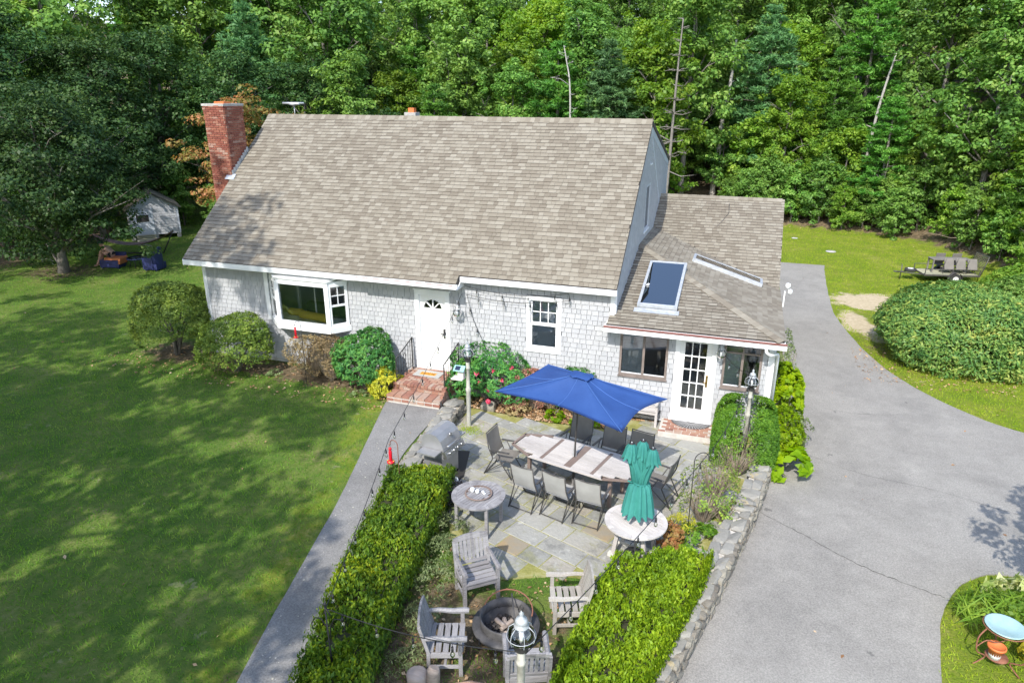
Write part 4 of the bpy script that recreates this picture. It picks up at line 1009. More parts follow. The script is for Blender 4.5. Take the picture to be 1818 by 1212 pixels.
# ---------------------------------------------------------------- dry stone walls
def stone_wall(name, label, inner, outer, z0, z1, seed, faces=('in', 'out'), cap=True):
    rg = random.Random(seed); pin = smooth_poly(inner, 5); pout = smooth_poly(outer, 5)
    r_ = thing(name, label, 'stone wall', (*pout[len(pout)//2], z0), world=True)
    m = MB(); n = min(len(pin), len(pout))
    for i in range(n-1):
        a, b, c, d = pin[i], pin[i+1], pout[i+1], pout[i]
        cx, cy = (a[0]+c[0])/2, (a[1]+c[1])/2; s_ = lambda p: (cx+(p[0]-cx)*.8, cy+(p[1]-cy)*.8)
        m.prism([s_(q) for q in (a, d, c, b)], z0-.1, z1-.06)
    part('core', m, 'mortar', r_)
    its = []; caps = []
    def along(line, sgn, other):
        L = [0]
        for p, q in zip(line, line[1:]): L.append(L[-1]+math.hypot(q[0]-p[0], q[1]-p[1]))
        def at(s_):
            i = max(0, min(len(line)-2, next((k for k in range(len(L)-1) if L[k+1] >= s_), len(line)-2)))
            t = (s_-L[i])/max(1e-6, L[i+1]-L[i]); p, q = line[i], line[i+1]
            return (p[0]+(q[0]-p[0])*t, p[1]+(q[1]-p[1])*t), math.atan2(q[1]-p[1], q[0]-p[0])
        return L[-1], at
    for nm, line in (('in', pin), ('out', pout)):
        if nm not in faces: continue
        T, at = along(line, 1, None); z = z0-.03
        while z < z1-.1:
            h = rg.uniform(.07, .12); s_ = rg.uniform(0, .15)
            while s_ < T:
                l = rg.uniform(.12, .32); (x, y), a = at(min(s_+l/2, T))
                its.append(((x, y, z+h/2), (l*1.02, rg.uniform(.12, .19), h*1.02), Matrix.Rotation(a+rg.uniform(-.15, .15), 3, 'Z') @ Matrix.Rotation(rg.uniform(-.12, .12), 3, 'X'))); s_ += l*.96
            z += h*.93
    if cap:
        T, at = along(pin, 1, None); T2, at2 = along(pout, 1, None); s_ = 0
        while s_ < T:
            l = rg.uniform(.28, .55); (x, y), a = at(min(s_+l/2, T)); (x2, y2), _ = at2(min((s_+l/2)*T2/T, T2)); wd = math.hypot(x2-x, y2-y); k = rg.choice((1, 2, 2))
            if wd < .3: k = 1
            cut_ = rg.uniform(.4, .6)
            for t0, t1 in (((0, 1),) if k == 1 else ((0, cut_), (cut_, 1))):
                tm = (t0+t1)/2
                caps.append(((x+(x2-x)*tm, y+(y2-y)*tm, z1-.035+rg.uniform(-.012, .012)), (l*1.0, wd*(t1-t0)*1.08, .085), Matrix.Rotation(a+rg.uniform(-.08, .08), 3, 'Z') @ Matrix.Rotation(rg.uniform(-.03, .03), 3, 'X')))
            s_ += l*.95
    pieces(r_, 'stone', 'stone', its, ROCKS, seed=seed)
    pieces(r_, 'cap_stone', 'capstone', caps, ROCKS, seed=seed)
    return r_
stone_wall('stone_wall', 'low curved fieldstone wall with pale flat caps between the asphalt walk and the patio, behind the grill',
           [(8.95, -1.0), (8.93, -1.6), (9.02, -2.3), (9.12, -3.0), (9.2, -3.7), (9.3, -4.5), (9.4, -5.0)], [(8.5, -.95), (8.56, -1.6), (8.62, -2.3), (8.72, -3.1), (8.78, -3.9), (8.85, -4.5), (8.95, -5.0)], -.42, 0.0, 3, ('in', 'out'))
stone_wall('stone_wall', 'long curved fieldstone retaining wall along the driveway',
           [(16.3, -.9), (16.15, -2.1), (15.95, -3.2), (15.65, -4.5), (15.4, -5.6), (15.12, -6.9), (14.75, -8.4), (14.25, -10.2), (13.6, -12.0)],
           [(16.66, -.75), (16.5, -2.1), (16.3, -3.3), (16.02, -4.6), (15.78, -5.7), (15.5, -6.9), (15.15, -8.3), (14.65, -10.2), (14.0, -12.1)], -.56, -.10, 7, ('out',))
def rock(label, c, s, seed, mat='stone', name='rock'):
    v, f = rock_proto(seed, n=30, cube=.45); m = MB(); m.add([(c[0]+a*s[0], c[1]+b*s[1], c[2]+d*s[2]) for a, b, d in v], f); return solo(name, m, mat, label, 'rock')
rock('dark rock at the patio edge beside the lamp post', (9.5, -.72, -.26), (.4, .28, .26), 31)

# ---------------------------------------------------------------- garden chairs (slatted weathered wood)
def garden_chair(name, label, mat, w=.64, loc=(0, 0, 0), rz=0, group='slatted wooden armchairs round the fire pit', seats=5, backs=8, bench=False):
    """front of the seat towards -Y"""
    t = thing(name, label, 'bench' if bench else 'armchair', loc, rz, group); hw = w/2; d = .52; sh = .43; bh = .92
    for s_ in (-1, 1):
        part('leg', MB().box((s_*(hw-.03), -d/2+.03, .32), (.058, .058, .64)), mat, t)
        m = MB(); x = s_*(hw-.03); m.tube([(x, d/2-.02, 0), (x, d/2-.03, sh), (x, d/2+.09, bh-.04)], [.036, .036, .032], 4, False); part('leg', m, mat, t)
        m = MB()
        pth = [(x, d/2+.05, .66), (x, d/4, .675), (x, -d/4+.04, .655), (x, -d/2+.0, .665), (x, -d/2-.07, .66)]
        m.tube([(a, b, c) for a, b, c in pth], [.03, .034, .04, .046, .04], 6, False); part('armrest', m, mat, t)
        part('apron', MB().box((x, 0, sh-.06), (.03, d-.06, .08)), mat, t); part('stretcher', MB().box((x, 0, .16), (.03, d-.06, .045)), mat, t)
    part('apron', MB().box((0, -d/2+.03, sh-.055), (w-.12, .03, .09)), mat, t); part('apron', MB().box((0, d/2-.03, sh-.055), (w-.12, .03, .08)), mat, t)
    part('stretcher', MB().box((0, 0, .16), (w-.09, .04, .04)), mat, t)
    for k in range(seats):
        y = -d/2+.03+(d-.09)*k/(seats-1); part('seat_slat', MB().box((0, y, sh+.002-.012*math.sin(PI*k/(seats-1))), (w-.07, (d-.06)/(seats)-.012, .02)), mat, t)
    ang = math.atan2(.12, bh-sh)
    def bp(z): return d/2-.03+(z-sh)*math.tan(ang)
    part('back_rail', MB().box((0, bp(sh+.07), sh+.07), (w-.09, .03, .055), (-ang, 0, 0)), mat, t)
    n = 14; m = MB()
    for k in range(n):
        x0, x1 = -hw+.02+(w-.04)*k/n, -hw+.02+(w-.04)*(k+1)/n; u = ((x0+x1)/2)/hw; 
        zt = bh+.055*(1-u*u) if not bench else bh+.05*abs(math.sin(PI*2*u))
        zb = bh-.07+.03*(1-u*u); m.box(((x0+x1)/2, bp((zt+zb)/2), (zt+zb)/2), (x1-x0+.001, .035, zt-zb), (-ang, 0, 0))
    part('crest_rail', m, mat, t)
    for k in range(backs):
        x = -hw+.075+(w-.15)*k/(backs-1); z0, z1 = sh+.09, bh-.04; part('back_slat', MB().box((x, bp((z0+z1)/2)-.002, (z0+z1)/2), ((w-.12)/backs-.016, .014, (z1-z0)/math.cos(ang)), (-ang, 0, 0)), mat, t)
    return t
GZ = -.375
ca0 = garden_chair('garden_chair', 'grey slatted wooden armchair above the fire pit, facing it, its back to the patio', 'teak', loc=(11.82, -7.5, GZ), rz=R(40))
dup(ca0, (11.92, -9.0, GZ), R(109), 'grey slatted wooden armchair left of the fire pit beside the dirt strip')
dup(ca0, (13.2, -9.1, GZ), R(203), 'slatted wooden armchair seen from behind, under the nearest lantern post')
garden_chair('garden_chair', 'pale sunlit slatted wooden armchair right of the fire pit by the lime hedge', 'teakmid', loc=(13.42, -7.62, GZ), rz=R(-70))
garden_chair('garden_bench', 'weathered wooden bench with curved legs against the house wall behind the blue umbrella', 'teakpale', w=1.25, loc=(13.28, .02-.12, -.35), rz=R(-3), group=None, backs=14, bench=True)
# ---------------------------------------------------------------- fire pit
fp = thing('fire_pit', 'round metal fire pit with a mesh ring, ash and charred logs', 'fire pit', (12.62, -8.32, -.38))
part('bowl', MB().lathe([(.52, .30), (.52, .275), (.40, .26), (.38, .1), (.2, .05), (0, .045)], n=36), 'pitmetal', fp)
part('rim', MB().lathe([(.39, .31), (.52, .31), (.525, .29), (.52, .27)], n=36), 'pitmetal', fp)
part('ring', MB().lathe([(.40, .31), (.405, .46), (.385, .47), (.38, .31)], n=36), 'pitmetal', fp)
part('hoop', MB().tube([(.385*math.cos(a), .10+.36*math.sin(a)*.9, .47+.13*math.sin(a)) for a in np.linspace(0, PI, 20)], .011, 6), 'rust', fp)
for k in range(4):
    a = k*PI/2+.6; part('leg', MB().box((.42*math.cos(a), .42*math.sin(a), .14), (.03, .03, .28)), 'pitmetal', fp)
m = MB()
rg = random.Random(2)
for i in range(150):
    a, r_ = rg.random()*6.28, .36*rg.random()**.5; m.box((r_*math.cos(a), r_*math.sin(a), .12+rg.random()*.05), (rg.uniform(.02, .07), rg.uniform(.02, .05), rg.uniform(.015, .04)), (rg.random()*3, rg.random()*3, rg.random()*3))
o = part('ash', m, 'charcoal', fp); o['kind'] = 'stuff'
part('poker', MB().tube([(-.02, .34, .60), (.1, .1, .40), (.2, -.1, .22)], .012, 6), 'pitmetal', fp)
for k, (a, b) in enumerate((((-.2, .12, .22), (-.02, -.02, .27)), ((.05, .16, .24), (-.06, -.05, .22)), ((-.1, .2, .2), (.0, .04, .19)), ((.02, -.06, .19), (.14, -.24, .17)))):
    l = solo('firewood_log', MB().tube([(12.62+a[0], -8.32+a[1], -.38+a[2]), (12.62+b[0], -8.32+b[1], -.38+b[2])], [.038, .034], 8, False), 'log', ('short grey log leaning leftmost in the fire pit', 'brownish log lying across the middle of the fire pit', 'grey log at the far side of the fire pit bowl', 'thin charred log at the near side of the fire pit bowl')[k], 'log')
solo('tree_stump', MB().lathe([(.16, 0), (.145, .2), (.15, .32), (.12, .345), (0, .35)], (11.76, -9.66, GZ), 14), 'log', 'upright sawn log standing at the bottom edge left of the chair', 'log')
solo('tree_stump', MB().tube([(11.98, -9.62, GZ), (11.99, -9.6, .02), (12.0, -9.58, .06)], [.1, .095, .07], 12), 'log', 'taller split log standing next to the sawn log by the left garden chair', 'log')
solo('branch', MB().tube([(12.05, -9.66, -.33), (12.2, -9.48, -.32), (12.42, -9.33, -.33), (12.6, -9.28, -.34)], [.03, .038, .034, .02], 7), 'reddish', 'peeled reddish branch lying on the ground below the fire pit', 'branch')

# ---------------------------------------------------------------- dining set
TA = R(-14)
def rotp(x, y, a): return (x*math.cos(a)-y*math.sin(a), x*math.sin(a)+y*math.cos(a))
tb = thing('dining_table', 'long oval slatted wooden dining table under the blue umbrella', 'table', (12.6, -3.72, -.35), TA)
HL, HWD = 1.42, .53
def halfw(x):   # octagonal oval
    a = abs(x); return HWD if a < .85 else HWD-(a-.85)/(HL-.85)*(HWD-.26)
yv = -HWD
brk = [(-.62, -.54), (-.04, .12), (.56, .64)]
rows = 9; wsl = 2*HWD/rows
for i in range(rows):
    y0, y1 = -HWD+i*wsl, -HWD+(i+1)*wsl; ym = max(abs(y0), abs(y1)); ext = HL-.06 if ym <= .28 else .85+(HWD-ym)/(HWD-.26)*(HL-.85)-.05
    xs = [-ext]+[b for br in brk for b in br]+[ext]
    for a, b in zip(xs[::2], xs[1::2]):
        part('table_slat', MB().box(((a+b)/2, (y0+y1)/2, .735), (b-a, wsl-.009, .022)), 'teakpale', tb)
for a, b in brk:
    for i in range(4):
        y0 = -HWD+.02+i*(2*HWD-.04)/4; part('cross_slat', MB().box(((a+b)/2, y0+.13, .733), ((b-a)-.01, .25, .022)), 'teakdark', tb)
m = MB()
P = [(-HL, -.26), (-.85, -HWD), (.85, -HWD), (HL, -.26), (HL, .26), (.85, HWD), (-.85, HWD), (-HL, .26)]
for (xa, ya), (xb, yb) in zip(P, P[1:]+P[:1]):
    L = math.hypot(xb-xa, yb-ya); part('edge_board', MB().box(((xa+xb)/2, (ya+yb)/2, .73), (L+.03, .055, .034), (0, 0, math.atan2(yb-ya, xb-xa))), 'teakdark' if abs(xa) > 1 or abs(xb) > 1 else 'teakpale', tb)
for x in (-.95, .95):
    for y in (-.33, .33): part('leg', MB().box((x, y, .36), (.07, .07, .70)), 'teakdark', tb)
    part('apron', MB().box((x, 0, .66), (.05, .6, .09)), 'teakdark', tb)
part('apron', MB().box((0, .33, .66), (1.85, .04, .09)), 'teakdark', tb); part('apron', MB().box((0, -.33, .66), (1.85, .04, .09)), 'teakdark', tb)
def sling_chair(label, mat, loc, rz):
    t = thing('patio_chair', label, 'chair', loc, rz, 'folding sling chairs round the dining table'); hw = .265
    for s_ in (-1, 1):
        x = s_*hw
        part('back_post', MB().tube([(x, .42, 0), (x, .2, .42), (x, .30, .66), (x*.98, .36, 1.0)], .013, 6), 'frame', t)
        part('leg', MB().tube([(x*1.04, -.26, 0), (x*1.04, .0, .38), (x*1.04, .12, .62)], .012, 6), 'frame', t)
        part('armrest', MB().box((x*1.08, .02, .635), (.045, .46, .02), (R(-3), 0, 0)), 'frame', t)
        part('leg', MB().tube([(x*.98, .38, .04), (x*.98, -.1, .42), (x*.98, -.24, .44)], .011, 6), 'frame', t)
    part('stretcher', MB().tube([(-hw, .40, .03), (hw, .40, .03)], .011, 6), 'frame', t)
    part('stretcher', MB().tube([(-hw, -.24, .02), (hw, -.24, .02)], .011, 6), 'frame', t)
    part('top_rail', MB().tube([(-hw, .36, 1.0), (-hw*.5, .375, .985), (0, .38, .98), (hw*.5, .375, .985), (hw, .36, 1.0)], .012, 6), 'frame', t)
    def sheetm(p, q, n, sag):
        m = MB(); vs = []
        for i in range(n+1):
            u = i/n; y = p[0]+(q[0]-p[0])*u; z = p[1]+(q[1]-p[1])*u
            for j in range(5):
                v = j/4*2-1; s_ = sag*(1-v*v)*math.sin(PI*u); vs.append((v*(hw-.012), y+s_*.6, z-s_*.6))
        k = len(vs); vs += [(a, b+.004, c-.004) for a, b, c in vs]
        f = [(i*5+j, i*5+j+1, (i+1)*5+j+1, (i+1)*5+j) for i in range(n) for j in range(4)]
        m.add(vs, f+[tuple(reversed([q_+k for q_ in g])) for g in f], True); return m
    part('seat', sheetm((-.26, .45), (.2, .42), 6, .03), mat, t)
    part('backrest', sheetm((.215, .46), (.358, .97), 6, .03), mat, t)
    return t
def tl(x, y): a = rotp(x, y, TA); return (12.6+a[0], -3.72+a[1], -.35)
c0_ = sling_chair('grey sling chair at the near side of the dining table, leftmost of three', 'sling', tl(-.52, -1.0), TA+PI)
dup(c0_, tl(.18, -.92), TA+PI-.06, 'grey sling chair at the near side of the dining table, middle of three')
dup(c0_, tl(.80, -.80), TA+PI+.1, 'pale grey sling chair at the near side of the dining table, nearest the teal umbrella')
c1_ = sling_chair('taupe sling chair at the left head of the dining table', 'slingbrown', (11.0, -3.62, -.35), R(-14-90)+PI+.12)
dup(c1_, (14.30, -3.62, -.35), R(-104), 'taupe sling chair at the right head of the table, mostly behind the teal umbrella')
for x, lb in ((-.52, 'taupe sling chair at the far side of the table, left of the umbrella pole'), (.30, 'taupe sling chair at the far side of the table, right of the umbrella pole'), (.95, 'taupe sling chair at the far side of the table, under the umbrella corner')):
    dup(c1_, tl(x, .98), TA, lb)
# blue umbrella
UC = (12.72, -4.08)
ub = thing('patio_umbrella', 'open blue rectangular umbrella over the dining table', 'umbrella', (12.55, -3.70, -.35), world=True)
part('pole', MB().tube([(12.55, -3.70, -.33), (12.60, -3.82, 1.0), (12.70, -4.04, 2.3)], .019, 10), 'frame', ub)
part('base', MB().lathe([(.24, 0), (.24, .05), (.04, .08), (.03, .3)], (12.55, -3.70, -.35), 20), 'frame', ub)
part('collar', MB().lathe([(.05, .0), (.045, .05), (.03, .16), (.022, .24), (.02, .26)], (12.565, -3.725, .395), 14), 'galv', ub)
corners = [(11.05, -4.48, 1.98), (13.78, -5.41, 1.98), (14.38, -3.74, 1.98), (11.68, -2.76, 2.0)]
apex = Vector((12.70, -4.06, 2.42))
def canopy():
    m = MB(); ring = []
    for i in range(4):
        a, b = Vector(corners[i]), Vector(corners[(i+1) % 4])
        for k in range(8):
            t = k/8; p = a.lerp(b, t); inw = (apex-p); inw.z = 0; inw.normalize()
            sg = math.sin(PI*t); p = p+inw*.13*sg; p.z += .05*sg; ring.append(p)
    n = 32; rings = 9; vs = []
    for j in range(rings+1):
        u = j/rings
        for i, p in enumerate(ring):
            t = (i % 8)/8; q = apex.lerp(p, .06+.94*u); q.z -= .06*math.sin(PI*u)*(1 if t else 0)*math.sin(PI*t)**.5 if t else 0
            q.z -= .03*math.sin(PI*u); vs.append(q)
    k = len(vs); vs += [v-Vector((0, 0, .004)) for v in vs]
    f = [(j*n+i, j*n+(i+1) % n, (j+1)*n+(i+1) % n, (j+1)*n+i) for j in range(rings) for i in range(n)]
    m.add(vs, [tuple(reversed(q)) for q in f]+[tuple(x+k for x in q) for q in f]+[(rings*n+i, rings*n+(i+1) % n, k+rings*n+(i+1) % n, k+rings*n+i) for i in range(n)], True)
    return part('canopy', m, 'blue', ub)
canopy()
for i in range(4):
    for t in (0, .5):
        a, b = Vector(corners[i]), Vector(corners[(i+1) % 4]); p = a.lerp(b, t); sg = math.sin(PI*t); inw = apex-p; inw.z = 0; inw.normalize(); p = p+inw*.13*sg; p.z += .05*sg
        pts = []
        for j in range(12):
            u = j/11; q = apex.lerp(p, .06+.94*u); q.z -= (.06*math.sin(PI*u) if t else 0)+.03*math.sin(PI*u)-.003; pts.append(q)
        part('seam', MB().tube(pts, .007, 5), 'seam', ub)
m = MB(); vs = [apex+Vector((0, 0, .03))]
for i in range(4):
    a, b = Vector(corners[i]), Vector(corners[(i+1) % 4])
    for k in range(6):
        p = a.lerp(b, k/6); q = apex.lerp(p, .17); q.z += .03+(.02 if k % 2 else 0)+.015*math.sin(i*3+k*2); vs.append(q)
m.add(vs, [(0, i+1, (i+1) % 24+1) for i in range(24)], True); part('vent_cap', m, 'blue', ub)
for i in range(4):
    for t in (0, .5):
        a, b = Vector(corners[i]), Vector(corners[(i+1) % 4]); p = a.lerp(b, t); q = apex.lerp(p, .95); q.z -= .07; part('rib', MB().tube([apex-Vector((0, 0, .2)), apex.lerp(q, .5)-Vector((0, 0, .15)), q-Vector((0, 0, .02))], .008, 5), 'frame', ub)
# ---------------------------------------------------------------- round tables
def round_slats(t, rad, z, n, mat, a0, hole=0, ring=.09):
    wsl = 2*(rad-ring)/n
    for i in range(n):
        y = -(rad-ring)+wsl*(i+.5); L = math.sqrt(max(.01, (rad-ring*.4)**2-(abs(y)+wsl/2)**2))
        part('table_slat', MB().box((0, 0, 0), (2*L, wsl-.007, .022)), mat, t).matrix_local = Matrix.Rotation(a0, 4, 'Z') @ Matrix.Translation((0, y, z))
    for k in range(8):
        a_, b_ = k*PI/4+.004, (k+1)*PI/4-.004; pts = []
        for j in range(7): a = a_+(b_-a_)*j/6; pts.append((rad*math.cos(a), rad*math.sin(a)))
        for j in range(7): a = b_+(a_-b_)*j/6; pts.append(((rad-ring)*math.cos(a), (rad-ring)*math.sin(a)))
        m = MB()
        for j in range(6):
            q = [pts[j], pts[j+1], pts[12-j], pts[13-j]]; m.prism(q, z-.012+.003, z+.019)
        part('rim_board', m, mat, t)
rt = thing('round_table', 'round grey slatted table with a turntable, by the left hedge', 'table', (11.16, -5.72, -.36))
round_slats(rt, .52, .70, 13, 'teak', R(70))
part('turntable', MB().lathe([(0, .005), (.255, .005), (.27, .02), (.26, .032), (.24, .026)], (0, .02, .722), 32), 'teakdark', rt)
for i in range(9):
    y = -.21+i*.0525; L = math.sqrt(.235**2-min(abs(y)+.02, .23)**2); part('turntable_slat', MB().box((0, 0, 0), (2*L, .044, .012)), 'teak', rt).matrix_local = Matrix.Rotation(R(70), 4, 'Z') @ Matrix.Translation((0, y, .742))
for x, y in ((-.36, -.24), (.3, -.36), (.36, .28), (-.28, .34)): part('leg', MB().box((x, y, .345), (.06, .06, .69)), 'teak', rt)
for x0_, y0_, x1_, y1_ in ((-.36, -.24, .3, -.36), (.3, -.36, .36, .28), (.36, .28, -.28, .34), (-.28, .34, -.36, -.24)):
    part('apron', MB().box(((x0_+x1_)/2, (y0_+y1_)/2, .64), (math.hypot(x1_-x0_, y1_-y0_)-.06, .025, .08), (0, 0, math.atan2(y1_-y0_, x1_-x0_))), 'teak', rt)
for k, (x, y, s_) in enumerate(((-.13, .0, .045), (-.02, -.02, .04), (.085, .01, .028), (.13, -.03, .022))):
    m = MB().lathe([(0, 0), (s_, 0), (s_*.95, s_*1.6), (s_*.6, s_*1.7), (0, s_*1.65)], (11.16+x, -5.70+y, .391), 12)
    solo('candle_cup', m, 'white', ('largest white cup on the turntable, leftmost of four', 'second white cup on the turntable', 'small white cup on the turntable, third from the left', 'smallest white cup on the turntable, rightmost of four')[k], 'cup')
rt2 = thing('round_table', 'round pale slatted table on a white pedestal holding the closed teal umbrella', 'table', (14.17, -5.66, -.35))
round_slats(rt2, .56, .73, 12, 'teakpale', R(-32))
for y in (-.22, .22):
    part('foot', MB().box((0, 0, 0), (.8, .09, .07)), 'creambox', rt2).matrix_local = Matrix.Rotation(R(-14), 4, 'Z') @ Matrix.Translation((0, y, .035))
    for x in (-.24, .24): part('leg', MB().box((0, 0, 0), (.07, .06, .66), (0, R(8 if x < 0 else -8), 0)), 'teakpale', rt2).matrix_local = Matrix.Rotation(R(-14), 4, 'Z') @ Matrix.Translation((x*1.1, y, .38))
    part('apron', MB().box((0, 0, 0), (.8, .04, .07)), 'teakpale', rt2).matrix_local = Matrix.Rotation(R(-14), 4, 'Z') @ Matrix.Translation((0, y, .68))
# teal closed umbrella, three hoods tied together
tu = thing('folded_umbrella', 'closed teal umbrella with three black topped hoods tied at the waist, on the round table', 'umbrella', (14.19, -5.66, -.35), world=True)
ux, uy = 14.19, -5.66
part('pole', MB().tube([(ux, uy, -.33), (ux, uy, 1.3)], .02, 10), 'galv', tu)
part('base', MB().lathe([(.2, 0), (.2, .05), (.04, .09)], (ux, uy, -.35), 20), 'iron', tu)
def drape(name, tops, prof, nf, seed, mat='teal'):
    """pleated cloth: prof = list of (x, y, z, radius, pleat depth)"""
    rg = random.Random(seed); n = nf*4; ph = [rg.uniform(-.35, .35) for _ in range(nf)]; dp = [rg.uniform(.6, 1.3) for _ in range(nf)]; m = MB(); vs = []
    for (x, y, z, r_, pl) in prof:
        for k in range(n):
            a = 2*PI*k/n; i = k//4; w_ = math.sin(PI*2*(k % 4)/4+PI/4); rr = r_*(1+1.7*pl*w_*dp[i]); aa = a+ph[i]*.25
            vs.append((x+rr*math.cos(aa), y+rr*math.sin(aa), z-(.03*w_*dp[i] if prof.index((x, y, z, r_, pl)) == len(prof)-1 else 0)))
    f = [(j*n+k, j*n+(k+1) % n, (j+1)*n+(k+1) % n, (j+1)*n+k) for j in range(len(prof)-1) for k in range(n)]
    m.add(vs, [tuple(reversed(q)) for q in f], True); return part(name, m, mat, tu)
drape('skirt', 0, [(ux, uy, 1.20, .10, .15), (ux, uy, 1.16, .155, .22), (ux, uy, 1.0, .20, .16), (ux, uy, .82, .235, .15), (ux, uy-.01, .60, .27, .15)], 13, 1)
for k, (hx_, hy_, hz_) in enumerate(((14.01, -5.72, 1.94), (14.19, -5.62, 1.97), (14.37, -5.68, 1.88))):
    cxm, cym = ux+(hx_-ux)*.5, uy+(hy_-uy)*.5
    drape('fold', 0, [(hx_, hy_, hz_, .05, .05), (hx_, hy_, hz_-.05, .075, .12), (hx_, hy_, hz_-.2, .085, .16), (cxm, cym, hz_-.45, .085, .2), (ux+(hx_-ux)*.3, uy+(hy_-uy)*.3, 1.28, .085, .2), (ux+(hx_-ux)*.25, uy, 1.17, .07, .2)], 8, k+3)
    drape('hood', 0, [(hx_, hy_, hz_+.012, .045, .03), (hx_, hy_, hz_-.04, .08, .10), (hx_, hy_, hz_-.16, .105, .16), (hx_+(hx_-ux)*.1, hy_, hz_-.27, .12, .2)], 8, k+9)
    part('cap', MB().lathe([(.048, 0), (.05, .012), (.03, .022), (0, .024)], (hx_, hy_, hz_+.01), 16), 'black', tu)
    part('finial', MB().lathe([(.012, 0), (.01, .012), (0, .014)], (hx_, hy_, hz_+.033), 8), 'galv', tu)
part('tie', MB().tube([(ux+.115*math.cos(a), uy+.115*math.sin(a), 1.19+.01*math.sin(a*2)) for a in np.linspace(0, 2*PI, 20)], .018, 6).tube([(ux-.1, uy-.06, 1.19), (ux-.2, uy-.1, 1.24)], .015, 6), 'teal', tu)
# ---------------------------------------------------------------- gas grill, facing the patio
gr = thing('gas_grill', 'stainless gas grill with its hood shut, beside the stone wall', 'grill', (9.72, -4.15, -.35), R(90-8))
gr.location = (9.70, -4.18, -.35)
m = MB(); prof = [(-.28, .80), (-.27, 1.02), (-.20, 1.12), (-.05, 1.16), (.10, 1.13), (.20, 1.02), (.27, .86), (.28, .80)]
hl = .36; vs = [(x, y, z) for x in (-hl, hl) for y, z in [(-a, b) for a, b in prof]]; n = len(prof)
m.add(vs, [tuple(range(n)), tuple(reversed(range(n, 2*n)))]+[(i+n, (i+1) % n+n, (i+1) % n, i) for i in range(n)]); part('hood', m, 'steelmatt', gr)
part('firebox', MB().box((0, 0, .70), (.70, .52, .2)), 'steelmatt', gr)
part('cabinet', MB().box((0, .02, .32), (.66, .46, .56)), 'steelmatt', gr)
part('control_panel', MB().box((0, -.31, .72), (.74, .07, .16), (R(-25), 0, 0)), 'steel', gr)
for k in range(4): part('knob', MB().tube([(-.24+.16*k, -.34, .73), (-.24+.16*k, -.39, .75)], .028, 12), 'steel', gr)
part('handle', MB().tube([(-.28, -.30, .90), (-.28, -.35, .92), (.28, -.35, .92), (.28, -.30, .90)], .014, 8), 'steel', gr)
part('thermometer', MB().tube([(0, -.22, 1.05), (0, -.25, 1.06)], .04, 16), 'steel', gr)
for s_ in (-1, 1):
    part('side_shelf', MB().box((s_*.50, 0, .80), (.26, .46, .03)), 'steelmatt', gr)
    for y in (-.2, .2): part('caster', MB().tube([(s_*.28, y-.015, .03), (s_*.28, y+.015, .03)], .03, 10), 'black', gr)
solo('grill_mat', MB().prism([(9.5, -3.1), (9.88, -3.02), (10.18, -4.1), (10.1, -4.62), (9.62, -4.6)], -.349, -.341), 'vent', 'dark grey mat on the flags in front of the grill', 'mat')
# ---------------------------------------------------------------- lamp posts
def lamp_post(label, x, y, z0, z1, s=1.0):
    t = thing('lamp_post', label, 'lamp post', (x, y, z0), group='onion lantern posts round the patio'); h = z1-z0; b = h-.50*s
    part('post', MB().lathe([(.055, 0), (.055, h*.42), (.066, h*.43), (.066, h*.46), (.048, h*.47), (.044, b-.2*s), (.056, b-.19*s), (.056, b-.15*s), (.046, b-.14*s), (.046, b)], n=14), 'post', t)
    part('collar', MB().lathe([(.05, b-.0), (.075*s, b+.01), (.085*s, b+.03), (.06*s, b+.07), (.09*s, b+.09), (.09*s, b+.10)], n=18), 'iron', t)
    part('globe', MB().lathe([(.075*s, b+.10), (.13*s, b+.14*s), (.15*s, b+.20*s), (.135*s, b+.27*s), (.075*s, b+.33*s)], n=24), 'clear', t)
    part('cap', MB().lathe([(.08*s, b+.32*s), (.085*s, b+.34*s), (.05*s, b+.36*s), (.075*s, b+.38*s), (.06*s, b+.42*s), (.02*s, b+.45*s), (.02*s, b+.47*s), (.028*s, b+.49*s), (.0, b+.53*s)], n=18), 'lead', t)
    m = MB()
    for k in range(6):
        a = k*PI/3; m.tube([(r_*s*math.cos(a), r_*s*math.sin(a), b+zz*s) for r_, zz in ((.08, .10), (.14, .13), (.158, .2), (.142, .275), (.08, .335))], .0045, 5)
    m.tube([(.16*s*math.cos(a), .16*s*math.sin(a), b+.2*s) for a in np.linspace(0, 2*PI, 24)], .0045, 5)
    part('cage', m, 'lead', t)
    part('candle', MB().tube([(0, 0, b+.1), (0, 0, b+.24*s)], .022*s, 10), 'white', t)
    m = MB().tube([(0, 0, h+.0), (.02, 0, h+.06), (0, 0, h+.11), (-.02, 0, h+.07)], .006, 5); part('hook', m, 'iron', t)
lamp_post('weathered lantern post standing on the patio near the front steps, with the bird house', 9.36, -1.78, -.36, 1.90)
lamp_post('nearest lantern post with a glass onion globe, over the garden chairs', 13.63, -10.72, -.38, 2.42, 1.0)
lamp_post('lantern post rising behind the clipped hedge at the sunroom corner', 16.0, -.78, -.36, 1.66)
